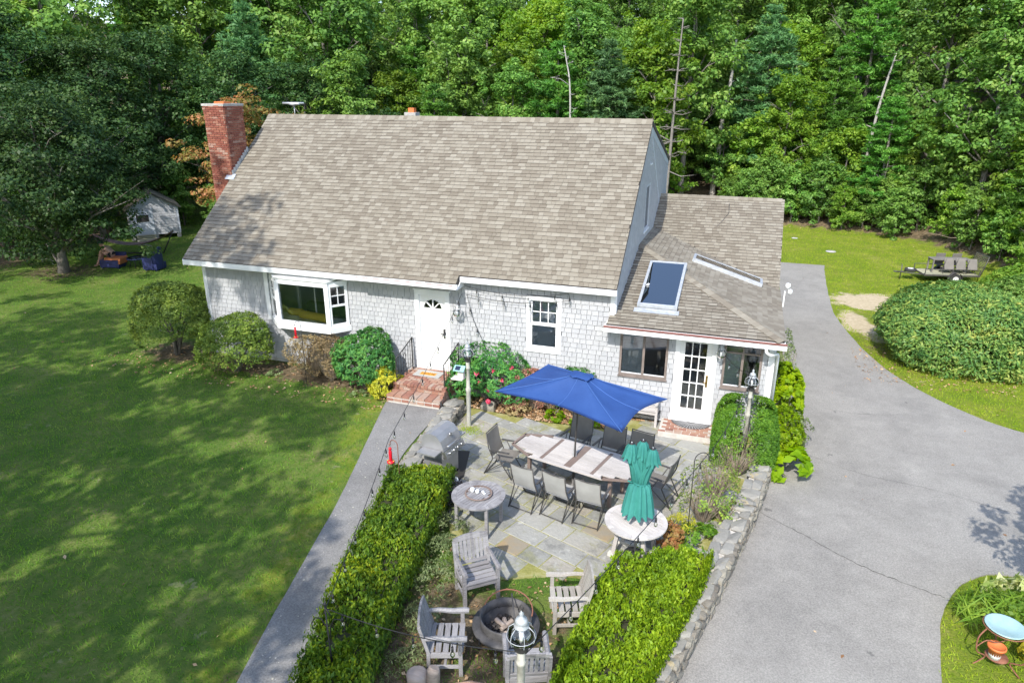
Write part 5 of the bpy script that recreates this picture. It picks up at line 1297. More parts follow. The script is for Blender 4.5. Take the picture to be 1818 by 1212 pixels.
# bird house with solar roof, on the post
bh_ = thing('bird_house', 'small bird house with a turquoise solar roof hung on the lantern post', 'bird house', (9.21, -1.84, .98), world=True)
part('box', MB().b2((9.14, -1.92, 1.0), (9.29, -1.78, 1.18)), 'creambox', bh_)
part('roof', MB().slab([(9.05, -2.0, 1.20), (9.33, -2.0, 1.20), (9.33, -1.85, 1.30), (9.05, -1.85, 1.30)], .02).slab([(9.05, -1.85, 1.30), (9.33, -1.85, 1.30), (9.33, -1.71, 1.2), (9.05, -1.71, 1.2)], .02), 'turq', bh_)
part('solar_panel', MB().slab([(9.09, -1.98, 1.222), (9.22, -1.98, 1.222), (9.22, -1.88, 1.29), (9.09, -1.88, 1.29)], .006), 'solar', bh_)
part('tray', MB().b2((9.0, -2.02, .965), (9.3, -1.76, .985)).b2((9.0, -2.02, .985), (9.3, -2.005, 1.01)), 'creambox', bh_)
part('bracket', MB().tube([(9.29, -1.82, 1.1), (9.34, -1.79, 1.1)], .01, 6), 'iron', bh_)
# ---------------------------------------------------------------- shepherd hooks and feeders
def hook(label, x, y, z0, z1, dx, dy, r_=.14, dark='iron'):
    t = thing('shepherd_hook', label, 'hook', (x, y, z0)); L = math.hypot(dx, dy); dx, dy = dx/L, dy/L; h = z1-z0
    pts = [(0, 0, 0), (0, 0, h-r_)]+[(dx*(r_-r_*math.cos(a)), dy*(r_-r_*math.cos(a)), h-r_+r_*math.sin(a)) for a in np.linspace(.2, PI, 12)]+[(dx*(2*r_), dy*2*r_, h-r_-.03), (dx*2.25*r_, dy*2.25*r_, h-r_-.045), (dx*2.4*r_, dy*2.4*r_, h-r_-.02)]
    part('rod', MB().tube(pts, .0085, 6), dark, t); part('ground_spike', MB().tube([(dx*.0, 0, .1), (dx*.1, dy*.1, .1), (dx*.1, dy*.1, 0)], .006, 5), dark, t)
    return (x+dx*2.1*r_, y+dy*2.1*r_, z1-r_-.06)
h1 = hook('thin black shepherd hook in the plants at the right patio edge', 15.05, -4.91, -.35, 1.52, .5, .3)
h2 = hook('rusty shepherd hook in the left hedge carrying a red feeder', 9.33, -5.46, -.3, 1.05, -1, .25, .1, 'rust')
h3 = hook('black shepherd hook among the shrubs below the bay window', 4.22, -1.26, -.15, 1.72, -1, -.1, .085)
def feeder(label, p, s):
    x, y, z = p; t = thing('bird_feeder', label, 'bird feeder', (x, y, z-.42*s), world=True)
    part('wire', MB().tube([(x, y, z+.03), (x, y, z-.05*s)], .003, 4), 'iron', t)
    part('cap', MB().lathe([(0, 0), (.03*s, -.01), (.035*s, -.05*s), (.02*s, -.06*s)], (x, y, z-.03*s), 12), 'ribbon', t)
    part('bottle', MB().lathe([(.02*s, 0), (.035*s, -.04*s), (.035*s, -.2*s), (.02*s, -.24*s)], (x, y, z-.09*s), 12), 'ribbon', t)
    part('dish', MB().lathe([(.02*s, 0), (.075*s, -.015*s), (.08*s, -.045*s), (0, -.06*s)], (x, y, z-.33*s), 16), 'ribbon', t)
    m = MB()
    for k in range(4): a = k*PI/2; m.lathe([(0, .012), (.02*s, 0), (0, -.005)], (x+.065*s*math.cos(a), y+.065*s*math.sin(a), z-.335*s), 6)
    part('flower', m, 'goldflower', t)
M['goldflower'] = mk('yellow_port', [(.75, .5, .05)], rough=.5)
feeder('bright red hummingbird feeder hanging over the walk from the rusty hook', h2, 1.0)
feeder('slim red feeder hanging in front of the bay window', h3, .9)
# ornate double hook at the lower left
oh = thing('plant_hook', 'ornate black double plant hook with curled arms in the left hedge near the bottom edge', 'plant hook', (10.67, -10.06, -.2), world=True)
ox, oy, oz = 10.67, -10.06, -.2
part('rod', MB().tube([(ox, oy, oz), (ox-.02, oy, 1.12)], .012, 6), 'iron', oh)
for s_ in (-1, 1):
    part('arm', MB().tube([(ox+s_*(.02), oy, .62), (ox+s_*.03, oy+.0, .80), (ox+s_*.09, oy+.02*s_, .93), (ox+s_*.17, oy+.04*s_, .93), (ox+s_*.22, oy+.05*s_, .84), (ox+s_*.225, oy+.05*s_, .76), (ox+s_*.19, oy+.04*s_, .74)], .008, 6), 'iron', oh)
    part('scroll', MB().tube([(ox+s_*.015, oy, .5), (ox+s_*.06, oy, .44), (ox+s_*.06, oy, .52), (ox+s_*.03, oy, .54)], .006, 5), 'iron', oh)
    part('scroll', MB().tube([(ox+s_*.05, oy, 1.0), (ox+s_*.02, oy, 1.06), (ox, oy, 1.1)], .012, 5), 'iron', oh)
part('finial', MB().lathe([(0, .05), (.022, .03), (.025, 0), (0, -.03)], (ox-.02, oy, 1.15), 10), 'iron', oh)
# ---------------------------------------------------------------- string lights
def string(label, pts, sag, nb, first=.5):
    P = [Vector(p) for p in pts]; t = thing('string_lights', label, 'string lights', tuple(P[0]), world=True); path = []; bulbs = []
    for i, (a, b) in enumerate(zip(P, P[1:])):
        L = (b-a).length; s_ = sag[i] if isinstance(sag, (list, tuple)) else sag; n = max(6, int(L/.15))
        for k in range(n+1):
            u = k/n; p = a.lerp(b, u); p.z -= 4*s_*u*(1-u); path.append(p)
        c = nb[i] if isinstance(nb, (list, tuple)) else nb
        for k in range(c):
            u = (k+first)/c; p = a.lerp(b, u); p.z -= 4*s_*u*(1-u); bulbs.append(p)
    part('cable', MB().tube(path, .0065, 5), 'black', t)
    for p in bulbs:
        o = part('socket', MB().tube([(p.x, p.y, p.z), (p.x, p.y, p.z-.05)], .005, 5).tube([(p.x, p.y, p.z-.05), (p.x, p.y, p.z-.12)], .016, 8), 'black', t)
        part('bulb', MB().lathe([(.012, 0), (.028, -.03), (.03, -.055), (.018, -.08), (0, -.086)], (p.x, p.y, p.z-.118), 10), 'bulb', o)
string('light string from the front door eave down across the walk to the red feeder hook', [(8.55, -.14, 2.6), (9.12, -5.42, 1.05)], .12, 9)
string('light string running along the left hedge from the feeder hook to the ornate plant hook', [(9.12, -5.42, 1.05), (10.66, -10.06, 1.1)], .06, 7)
string('light string from the ornate plant hook over the garden chairs to the nearest lantern', [(10.66, -10.06, 1.1), (13.60, -10.72, 1.88)], .12, 5)
string('light string from the nearest lantern past the teal umbrella to the tall hook', [(13.68, -10.72, 1.88), (15.25, -4.79, 1.46)], .10, 9)
string('light string from the tall hook across the hedge to the sunroom corner lantern', [(15.25, -4.79, 1.46), (16.0, -.8, 1.56), (15.36, -.2, 1.72)], [.22, .1], [4, 3])
string('light string looping along the eave above the double hung window', [(8.62, -.13, 2.84), (11.45, -.14, 2.88), (11.5, -.13, 2.7), (8.68, -.14, 2.6)], [.16, 0, .14], [4, 1, 4])
string('short cord of bulbs hanging down the wall beside the front door', [(8.68, -.12, 2.6), (8.85, -.1, 1.9), (9.25, -.08, 1.0)], 0, [1, 2])
# globe light and dark plant near the grill
gl = thing('garden_ornament', 'white globe on a black leafy stake beside the round grey table', 'garden ornament', (10.28, -4.92, -.36))
part('stake', MB().tube([(0, 0, 0), (.02, .05, .32)], .012, 6), 'iron', gl); part('globe', MB().lathe([(0, .14), (.05, .12), (.07, .07), (.055, .02), (0, 0)], (.02, .07, .30), 16), 'white', gl)
# ---------------------------------------------------------------- foliage builders
def nrm(a): return a/np.maximum(np.linalg.norm(a, axis=1, keepdims=True), 1e-6)
def leaf_mesh(name, P, N, size, asp, rs, mat, along=None):
    """one folded diamond per leaf: P position, N facing, along = growing direction (optional)"""
    n = len(P); N = nrm(N)
    if along is None: along = rs.normal(size=(n, 3))
    T = nrm(along-N*np.sum(along*N, 1, keepdims=True)); B = np.cross(N, T)
    s = size*(.5+.95*rs.rand(n, 1)**1.3); w = s*asp*.5
    f = N*s*.12
    V = np.empty((n, 4, 3)); V[:, 0] = P-T*s*.5; V[:, 1] = P+B*w+f-T*s*.05; V[:, 2] = P+T*s*.5; V[:, 3] = P-B*w+f-T*s*.05
    F = np.arange(n*4).reshape(n, 4)
    return np_mesh(name, V.reshape(-1, 3), F, M[mat] if isinstance(mat, str) else mat)
def crown_points(rs, centres, rad, per, out_from, up=.5):
    """leaves on the upper and outer skin of many small clumps"""
    n = len(centres); C_ = np.repeat(centres, per, 0); r_ = np.repeat(rad, per, 0)
    d = nrm(rs.normal(size=(n*per, 3))); k = rs.uniform(.55, 1.05, (n*per, 1))
    P = C_+d*r_*k; o = nrm(P-out_from); N = d*.55+o*.35+np.array([0, 0, up])+rs.normal(size=P.shape)*.38
    return P, N
def broadleaf(name, seed, h, cr, base, tr, mat, nl=14, ncl=15, per=80, leaf=.2, bark='bark', lean=(0, 0), flat=.62, limbs_out=.9, asp=.62):
    rs = np.random.RandomState(seed); rg = random.Random(seed); mb = MB()
    top = np.array([lean[0], lean[1], h*.93]); n = 7; path = []
    for i in range(n+1):
        t = i/n; path.append((lean[0]*t+rg.uniform(-.1, .1)*min(1, i)*cr*.12, lean[1]*t+rg.uniform(-.1, .1)*min(1, i)*cr*.12, h*.93*t))
    mb.tube(path, [tr*1.35]+[tr*(1-.85*(i/n)) for i in range(1, n+1)], 9)
    cen = []; rad = []
    for k in range(nl):
        u = (k+.5)/nl; zt = base+(h-base)*(.12+.86*u); prof = math.sin(PI*min(.97, .16+.8*u))**.6
        a = k*2.4+rg.uniform(-.4, .4); rr = cr*prof*rg.uniform(.55, 1.05)*limbs_out; ze = zt+rg.uniform(-.3, .5)
        j = min(1, max(.12, (zt-rr*.55)/(h*.93))); s = Vector(path[min(n, int(j*n))]); e = Vector((lean[0]*u+rr*math.cos(a), lean[1]*u+rr*math.sin(a), ze))
        m = s.lerp(e, .5)+Vector((rg.uniform(-.2, .2), rg.uniform(-.2, .2), rr*.12)); q = tr*.38*(1-.5*u)
        mb.tube([s, m, e], [q, q*.6, q*.2], 6)
        for w_ in range(3):
            e2 = m.lerp(e, rg.uniform(.2, .9))+Vector((rg.uniform(-1, 1)*rr*.3, rg.uniform(-1, 1)*rr*.3, rg.uniform(0, .3)*rr)); mb.tube([m.lerp(e, .3*w_), e2], [q*.4, q*.12], 4, cap=False)
        sp = cr*.34
        for _ in range(ncl):
            t = rg.uniform(.35, 1.08); c = s.lerp(e, t)
            cen.append((c.x+rg.gauss(0, sp*.55), c.y+rg.gauss(0, sp*.55), c.z+rg.gauss(0, sp*.42)+.15)); q_ = rg.uniform(.22, .42)*cr/3.0+.12; rad.append((q_, q_, q_*flat))
    for _ in range(ncl*2): cen.append((lean[0]*.9+rg.gauss(0, cr*.2), lean[1]*.9+rg.gauss(0, cr*.2), h*rg.uniform(.82, 1.0))); q_ = rg.uniform(.25, .4)*cr/3+.1; rad.append((q_, q_, q_*flat))
    P, N = crown_points(rs, np.array(cen), np.array(rad), per, np.array([0, 0, base+(h-base)*.35]))
    return mb.mesh('trunk', M[bark]), leaf_mesh('crown', P, N, leaf, asp, rs, mat)
def pinetree(name, seed, h, cr, base, tr, mat, leaf=.26, whorls=18, dens=1.0, asp=.24):
    rs = np.random.RandomState(seed); rg = random.Random(seed); mb = MB(); mb.tube([(0, 0, 0), (.05, .02, h*.5), (0, 0, h)], [tr, tr*.6, .02], 8)
    P, N, A = [], [], []
    for i in range(whorls):
        u = i/(whorls-1); z = base+(h-base)*u*.97+rg.uniform(-.2, .2); R_ = cr*(1-u)**.62*rg.uniform(.7, 1.15)+.3; nb = rg.randint(5, 7); a0 = rg.random()*6.28
        for k in range(nb):
            a = a0+k*2*PI/nb+rg.uniform(-.25, .25); L = R_*rg.uniform(.75, 1.1); rise = L*rg.uniform(.02, .28)
            e = Vector((L*math.cos(a), L*math.sin(a), z+rise)); mb.tube([(0, 0, z), e], [tr*.18*(1-u)+.012, .008], 4, cap=False)
            nt_ = max(3, int(L*6*dens))
            for q in range(nt_):
                t = .25+.8*q/nt_; side = rg.gauss(0, .17*L*(1.15-t)+.08); cx_, cy_, cz_ = e.x*t-math.sin(a)*side, e.y*t+math.cos(a)*side, z+rise*t+rg.gauss(0, .13)
                m = int(22*dens); d = rs.normal(size=(m, 3)); d[:, 2] = np.abs(d[:, 2])*.8+.15; d = nrm(d)
                d[:, 0] += math.cos(a)*.6; d[:, 1] += math.sin(a)*.6
                P.append(np.array([cx_, cy_, cz_])+d*leaf*.45+rs.normal(size=(m, 3))*np.array([.1, .1, .035])); A.append(d); N.append(rs.normal(size=(m, 3))+np.array([0, 0, .9]))
    P, N, A = map(np.concatenate, (P, N, A))
    return mb.mesh('trunk', M['bark']), leaf_mesh('crown', P, N, leaf, asp, rs, mat, A)
def place_tree(protos, name, label, cat, loc, rz=0, s=1.0, group=None, sz=None):
    t = thing(name, label, cat, loc, rz, group); t.scale = (s, s, sz or s)
    for nm, me in zip(('trunk', 'crown'), protos): link(nm, me, t)
    return t
def bush(name, label, cat, c, r, h, mat, n, leaf, seed, asp=.5, lumps=.16, base=0, stems=6, group=None, up=.4, flat_top=0, z0=None, stemmat='bark', twig=0, shape=None, clump=0):
    """rounded shrub: leaves on a lumpy skin and a thinner fill inside, stems below"""
    rs = np.random.RandomState(seed); rg = random.Random(seed); rx, ry = r if isinstance(r, tuple) else (r, r); z0 = hz(*c) if z0 is None else z0
    t = thing(name, label, cat, (c[0], c[1], z0), 0, group)
    d = nrm(rs.normal(size=(n, 3))); d[:, 2] = np.where(d[:, 2] < -.55, -d[:, 2], d[:, 2])
    lc = nrm(rs.normal(size=(28, 3))); la = rs.uniform(-.3, 1, 28)
    lump = sum(la[i]*np.exp(-((1-d @ lc[i])*9)) for i in range(28))
    k = (1+lumps*lump+rs.normal(size=n)*.025)
    nc = max(8, n//22); dc = nrm(rs.normal(size=(nc, 3))); dc[:, 2] = np.where(dc[:, 2] < -.5, -dc[:, 2], dc[:, 2]); idx = rs.randint(0, nc, n)
    csz = clump if clump else min(.34, max(.1, 1.5/math.sqrt(nc))); bumpr = rs.normal(size=nc)*.08*min(2, 3*csz)
    d = nrm(dc[idx]+rs.normal(size=(n, 3))*csz*.55); off_ = np.linalg.norm(d-dc[idx], axis=1)
    lump = sum(la[i]*np.exp(-((1-d @ lc[i])*9)) for i in range(28))
    k = 1+lumps*lump+bumpr[idx]+.10-np.minimum(off_/csz, 1.6)**2*.07*max(1, csz*5)+rs.normal(size=n)*.02
    inner = rs.rand(n) < .2; k = np.where(inner, k*rs.uniform(.55, .95, n), k)
    hc = (h-base)/2; P = np.stack([d[:, 0]*rx*k, d[:, 1]*ry*k, base+hc+d[:, 2]*hc*np.where(flat_top, np.minimum(k, 1.05), k)], 1)
    if shape is not None: P = shape(P)
    P[:, 2] = np.maximum(P[:, 2], .01)
    N = nrm(d)*.7+np.array([0, 0, up])+rs.normal(size=(n, 3))*.42; A = d+rs.normal(size=(n, 3))*.5+np.array([0, 0, .4])
    sm = MB()
    for i in range(stems):
        a = rg.random()*6.28; q = rg.uniform(.35, .85); sm.tube([(rg.uniform(-.1, .1)*rx, rg.uniform(-.1, .1)*ry, 0), (rx*q*.35*math.cos(a), ry*q*.35*math.sin(a), h*.35), (rx*q*math.cos(a), ry*q*math.sin(a), h*rg.uniform(.6, .85))], [.022*h+.006, .014*h+.004, .005], 5)
    for i in range(twig):
        a = rg.random()*6.28; q = rg.uniform(.4, 1.05); e = (rx*q*math.cos(a), ry*q*math.sin(a), h*rg.uniform(.55, 1.08)); sm.tube([(rx*q*.3*math.cos(a), ry*q*.3*math.sin(a), h*.1), e], [.006, .003], 4, cap=False)
    o1 = link('stem', sm.mesh('stem', M[stemmat]), t); o2 = link('foliage', leaf_mesh('foliage', P, N, leaf, asp, rs, mat, A), t)
    return t
def strand_points(poly_l, poly_r, n, rs):
    """random points between two side lines"""
    L = np.array(poly_l); Rr = np.array(poly_r); u = rs.rand(n); v = rs.rand(n); m = len(L)-1; i = np.minimum((u*m).astype(int), m-1); f = (u*m-i)[:, None]
    a = L[i]*(1-f)+L[i+1]*f; b = Rr[i]*(1-f)+Rr[i+1]*f
    return a*(1-v[:, None])+b*v[:, None], u, v
def hedge(name, label, pl, pr, ztop, zbot, mat, n, leaf, seed, nside=.35, wob=.06, asp=.42):
    """clipped hedge whose top and sides are sprigs growing up"""
    rs = np.random.RandomState(seed); c = np.mean(np.array(pl+pr), 0); t = thing(name, label, 'hedge', (c[0], c[1], zbot))
    P2, u, v = strand_points(pl, pr, n, rs)
    lumpf = lambda p: wob*(np.sin(p[:, 0]*5.1+1)+np.sin(p[:, 1]*4.3+p[:, 0]*2)+np.sin(p[:, 0]*9-p[:, 1]*7)*.6+np.sin(p[:, 1]*13+p[:, 0]*11)*.4)
    nc = n//16; ci = rs.randint(0, nc, n); P2 = P2[ci]+rs.normal(size=(n, 2))*.022; v = v[ci]; hj = rs.normal(size=nc)*.035
    edge = np.minimum(v, 1-v); zt = ztop+lumpf(P2)-.16*np.exp(-edge*14)
    P = np.stack([P2[:, 0], P2[:, 1], zt+hj[ci]-rs.uniform(0, .13, n)], 1)
    ns = int(n*nside); us = rs.rand(ns); sd = rs.rand(ns) < .5
    Q, _, _ = strand_points(pl, pl, ns, np.random.RandomState(seed+1)); Q2, _, _ = strand_points(pr, pr, ns, np.random.RandomState(seed+2))
    L, R2 = np.array(pl), np.array(pr); wv = np.mean(R2-L, 0); wv /= np.linalg.norm(wv)
    side = np.where(sd[:, None], Q-wv*(rs.normal(size=(ns, 1))*.035+.0), Q2+wv*(rs.normal(size=(ns, 1))*.035))
    zz = zbot+(ztop-zbot)*rs.rand(ns)**.7; Ps = np.stack([side[:, 0], side[:, 1], zz+lumpf(side)*.5], 1)
    out = np.where(sd[:, None], -wv, wv); Ns = np.stack([out[:, 0], out[:, 1], np.full(ns, .5)], 1)+rs.normal(size=(ns, 3))*.4
    As = np.stack([out[:, 0]*.5, out[:, 1]*.5, np.full(ns, .9)], 1)+rs.normal(size=(ns, 3))*.3
    N = np.stack([rs.normal(size=n), rs.normal(size=n), rs.uniform(.1, 1.1, n)], 1); A = np.stack([rs.normal(size=n)*.45, rs.normal(size=n)*.45, np.ones(n)*.9], 1)
    P = np.concatenate([P, Ps]); N = np.concatenate([N, Ns]); A = np.concatenate([A, As])
    P -= np.array([c[0], c[1], zbot])
    o = link('foliage', leaf_mesh('foliage', P, N, leaf, asp, rs, mat, A), t)
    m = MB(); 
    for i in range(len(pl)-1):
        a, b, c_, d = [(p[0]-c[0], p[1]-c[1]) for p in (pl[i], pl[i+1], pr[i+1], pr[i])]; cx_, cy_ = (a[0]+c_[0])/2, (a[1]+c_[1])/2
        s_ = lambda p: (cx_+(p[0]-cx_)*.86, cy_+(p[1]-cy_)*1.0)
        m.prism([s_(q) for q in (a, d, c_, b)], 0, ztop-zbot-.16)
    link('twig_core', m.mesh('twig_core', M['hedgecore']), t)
    return t
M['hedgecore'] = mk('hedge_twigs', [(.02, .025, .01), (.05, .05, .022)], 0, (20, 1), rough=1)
# ---------------------------------------------------------------- planting round the house
bush('round_shrub', 'tall mushroom shaped dark green shrub on bare stems at the left corner of the house', 'shrub', (-1.05, -.5), (1.02, .95), 2.15, 'azalea', 18000, .075, 1, lumps=.24, base=.35, stems=9)
bush('round_shrub', 'rounded bright green azalea left of the bay window', 'shrub', (1.75, -1.05), (1.0, .82), 1.5, 'azalea', 14000, .07, 2, lumps=.17, base=.12)
bush('shrub', 'thin bronze leaved shrub with bare twigs under the bay window', 'shrub', (4.05, -.72), (.62, .5), 1.15, 'azbrown', 3600, .055, 3, lumps=.25, base=.1, twig=110, stemmat='twig')
bush('shrub', 'sparse brownish shrub right of the shepherd hook under the bay window', 'shrub', (4.75, -.78), (.6, .5), 1.2, 'azbrown', 3600, .055, 4, lumps=.25, base=.1, twig=110, stemmat='twig')
bush('pieris_shrub', 'glossy dark green shrub left of the front steps', 'shrub', (5.85, -.85), (.78, .68), 1.35, 'pieris', 6500, .12, 5, asp=.34, lumps=.28, base=.1)
bush('golden_shrub', 'low yellow-green variegated plant at the foot of the brick steps', 'shrub', (6.6, -1.12), (.42, .42), .62, 'goldleaf', 1900, .13, 6, asp=.3, lumps=.3)
def flowers(name, label, root, pts, s, mat, seed):
    rs = np.random.RandomState(seed)
    for p in pts:
        k = 16; d = nrm(rs.normal(size=(k, 3))); d[:, 2] = np.abs(d[:, 2]); P = np.array(p)+d*s*.35
        link(name, leaf_mesh(name, P, d+rs.normal(size=d.shape)*.2, s*.8, .8, rs, mat), root)
ro = bush('rose_bush', 'tall rose bush with red flowers between the lantern post and the house wall', 'rose bush', (9.55, -.42), (.95, .5), 1.35, 'pieris', 6500, .085, 7, lumps=.4, base=.15, twig=60, group=None)
flowers('rose', '', ro, [(-.35, -.35, 1.05), (-.25, -.42, .80), (.28, -.42, .55), (.02, -.5, .35), (.3, -.3, .9), (.52, -.36, .46), (.55, -.2, 1.25), (-.05, -.4, .62), (.75, -.2, 1.0), (-.6, -.3, .9), (.1, -.35, 1.15)], .13, 'rose', 3)
bush('rose_bush', 'lower leafy green shrub at the right edge of the brick steps', 'shrub', (8.78, -.5), (.36, .45), 1.0, 'pieris', 2600, .1, 71, lumps=.3, base=.05)
bush('barberry_shrub', 'dusky red leaved shrub under the double hung window', 'shrub', (10.62, -.38), (.55, .36), 1.15, 'redleaf', 4600, .055, 8, lumps=.3, base=.15, twig=60, stemmat='twig')
bush('barberry_shrub', 'small greyish pink shrub behind the left corner of the blue umbrella', 'shrub', (11.15, -.3), (.32, .28), .9, 'azbrown', 1500, .05, 81, lumps=.3, base=.1, twig=40, stemmat='twig')
rp = bush('rose_bush', 'open pink flowered rose bush right of the double hung window, behind the blue umbrella', 'rose bush', (11.75, -.32), (.5, .3), 1.3, 'pieris', 2200, .07, 9, lumps=.4, base=.2, twig=50)
flowers('rose', '', rp, [(-.2, -.25, 1.2), (-.35, -.2, 1.05), (-.1, -.3, .95), (.15, -.2, 1.1), (.4, -.15, 1.2), (-.4, -.3, .85), (.1, -.3, .8)], .11, 'rose', 5)
bush('ground_plant', 'small bright green plant in the leaf litter bed near the patio edge', 'plant', (11.3, -.72), .22, .25, 'lime', 350, .09, 10, stems=0)
bush('ground_plant', 'bright green clump under the front edge of the blue umbrella', 'plant', (12.15, -.78), .28, .22, 'lime', 400, .09, 11, stems=0)
bush('ground_plant', 'dried brown fern clump in the leaf litter bed', 'plant', (10.35, -.62), .3, .35, 'azbrown', 600, .09, 12, stems=0)
for i, (x, y, s_) in enumerate(((6.0, -1.5, .2), (2.95, -1.0, .22))):
    bush('weed_tuft', ('small weed tuft at the lawn edge by the glossy shrub', 'small weed tuft on the bare ground under the bay window')[i], 'plant', (x, y), s_, .16, 'weed', 160, .07, 60+i, stems=0)
# ---- hedges
hl_l = [(8.98, -5.05), (9.2, -6.0), (9.5, -7.4), (9.9, -8.9), (10.35, -10.4), (10.9, -12.2)]
hl_r = [(10.22, -4.75), (10.42, -5.8), (10.62, -7.1), (10.85, -8.5), (11.15, -10.0), (11.8, -12.0)]
hedge('yew_hedge', 'long low yew hedge with golden tips between the walk and the fire pit', [tuple(p) for p in hl_l], [tuple(p) for p in hl_r], .32, -.36, 'yewgold', 40000, .075, 21)
hedge('yew_hedge', 'dense lime green hedge between the fire pit and the driveway wall', [(14.0, -6.35), (13.85, -7.2), (13.75, -8.2), (13.68, -9.4), (13.55, -10.6), (13.4, -11.8)], [(15.5, -5.75), (15.42, -6.5), (15.22, -7.4), (14.95, -8.6), (14.6, -9.9), (14.2, -11.4)], .22, -.38, 'yewlime', 40000, .07, 22, wob=.05)
def boxy(P, rx, ry, k=.5):
    q = P.copy(); 
    for a, r_ in ((0, rx), (1, ry)): q[:, a] = np.sign(P[:, a])*np.abs(P[:, a]/r_)**k*r_
    return q
bush('clipped_hedge', 'clipped dark green yew block in front of the right sunroom window', 'hedge', (15.98, -1.1), (.68, .86), 1.32, 'yew', 24000, .065, 23, asp=.4, lumps=.08, base=-.3, clump=.11, shape=lambda P: boxy(P, .68, .86, .38), flat_top=1)
bush('golden_shrub', 'yellow-green shrub squeezed between the clipped yew and the driveway', 'shrub', (16.85, -.75), (.38, .6), .95, 'lime', 3600, .085, 24, lumps=.3, z0=-.45)
bush('hosta', 'large leaved lime hosta at the driveway edge by the sunroom corner', 'hosta', (16.98, -1.35), (.38, .5), .6, 'lime', 420, .24, 25, asp=.55, lumps=.2, z0=-.5, stems=0, up=.7)
bush('vine_shrub', 'bright green broad leaved shrub climbing the east wall of the sunroom', 'shrub', (16.92, .9), (.36, .85), 1.6, 'lime', 3000, .12, 26, asp=.7, lumps=.25, z0=-.5)
bush('shrub', 'airy grey-green weeds at the driveway edge north of the clipped yew', 'shrub', (17.05, .05), (.36, .5), .8, 'weed', 1300, .07, 27, lumps=.4, z0=-.5, twig=40, stemmat='twig')
bush('shrub', 'thin pale weeds behind the broad leaved shrub at the sunroom corner', 'shrub', (16.95, 3.1), (.3, .7), 1.5, 'weed', 900, .08, 271, lumps=.4, z0=-.5, twig=30, stemmat='twig')
# dry shrubs along the right edge of the patio
for i, (x, y, r_, h, n, tw, lb) in enumerate(((15.85, -2.1, .42, .75, 500, 130, 'tangle of bare grey twigs with a few green leaves below the clipped yew'), (15.45, -3.2, .45, .8, 700, 150, 'dead twiggy shrub sprinkled with green leaves at the patio edge'), (15.3, -4.15, .4, .7, 700, 120, 'dry brown shrub beside the tall shepherd hook'), (15.65, -4.0, .3, .45, 350, 70, 'low grey twigs leaning over the wall cap'))):
    bush('dry_shrub', lb, 'shrub', (x, y), r_, h, 'azalea', n, .06, 30+i, lumps=.4, z0=-.36, twig=tw, stemmat='twig')
bush('ground_plant', 'yellow-green groundcover at the foot of the shepherd hook', 'plant', (15.25, -5.0), (.38, .45), .32, 'yellowgreen', 1500, .075, 36, stems=0, z0=-.37)
bush('ground_plant', 'pale grassy plant behind the orange tipped sedum', 'plant', (14.95, -4.75), (.25, .3), .4, 'goldleaf', 700, .09, 37, asp=.15, stems=0, z0=-.36)
bush('sedum_plant', 'orange and green sedum beside the round table with the teal umbrella', 'plant', (14.72, -5.35), (.22, .22), .62, 'sedum', 620, .09, 38, asp=.6, z0=-.36)
bush('dark_plant', 'nearly black leafy plant between the left hedge and the round grey table', 'plant', (10.28, -5.15), (.28, .35), .45, 'darkleaf', 700, .1, 39, z0=-.37)
bush('ground_plant', 'blue-green leafy plant at the foot of the left hedge near the grill mat', 'plant', (10.42, -5.65), (.22, .3), .25, 'weed', 350, .1, 391, z0=-.37, stems=0)
for i, (x, y, r_, h) in enumerate(((10.95, -6.9, .35, .45), (11.1, -7.6, .35, .4), (11.25, -8.4, .3, .3), (11.5, -9.4, .35, .25), (10.75, -6.2, .3, .4))):
    bush('weed_clump', ('grey-green trailing weeds beside the left hedge, %s' % ('level with the armchair back', 'left of the armchair seat', 'above the left armchair', 'in front of the sawn logs', 'just below the round grey table')[i]), 'weeds', (x, y), r_, h, 'weed', 900, .06, 40+i, asp=.25, stems=0)
# ---- big rhododendron
bush('rhododendron', 'huge mounded rhododendron right of the driveway', 'shrub', (22.3, 8.4), (2.0, 1.85), 2.25, 'rhodo', 60000, .13, 50, asp=.36, lumps=.42, clump=.12, base=-.2, stems=12, z0=-.52)
bush('shrub', 'darker leafy shrub crowding behind the right side of the rhododendron', 'shrub', (25.3, 11.6), (1.3, 1.3), 1.9, 'oak', 9000, .15, 52, lumps=.4, clump=.16, z0=-.5)
bush('shrub', 'pale green shrub at the right picture edge between the rhododendron and the trailer', 'shrub', (26.6, 14.6), (1.3, 1.4), 1.8, 'yellowgreen', 9000, .15, 53, lumps=.4, clump=.16, z0=-.5)
# ---------------------------------------------------------------- forest
OAKS = [broadleaf('oak', 101+i, h, cr, b, .22, mt, nl=16, ncl=13, per=70, leaf=lf) for i, (h, cr, b, mt, lf) in enumerate(((15, 4.2, 4.5, 'oak', .27), (13, 3.8, 3.0, 'oak', .25), (16, 4.5, 6.5, 'oak', .27), (12, 3.6, 2.2, 'yellowgreen', .24)))]
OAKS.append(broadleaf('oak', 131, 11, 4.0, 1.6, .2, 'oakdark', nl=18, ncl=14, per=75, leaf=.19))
PINES = [pinetree('pine', 201+i, h, cr, b, .2, mt, leaf=lf) for i, (h, cr, b, mt, lf) in enumerate(((13, 3.0, 1.5, 'pine', .34), (10, 2.8, .8, 'pine', .32), (12, 3.3, 2.0, 'bluepine', .34)))]
SHR = [broadleaf('sapling', 301+i, 4.2, 1.9, .5, .06, mt, nl=12, ncl=9, per=60, leaf=.17) for i, mt in enumerate(('yellowgreen', 'oak'))]
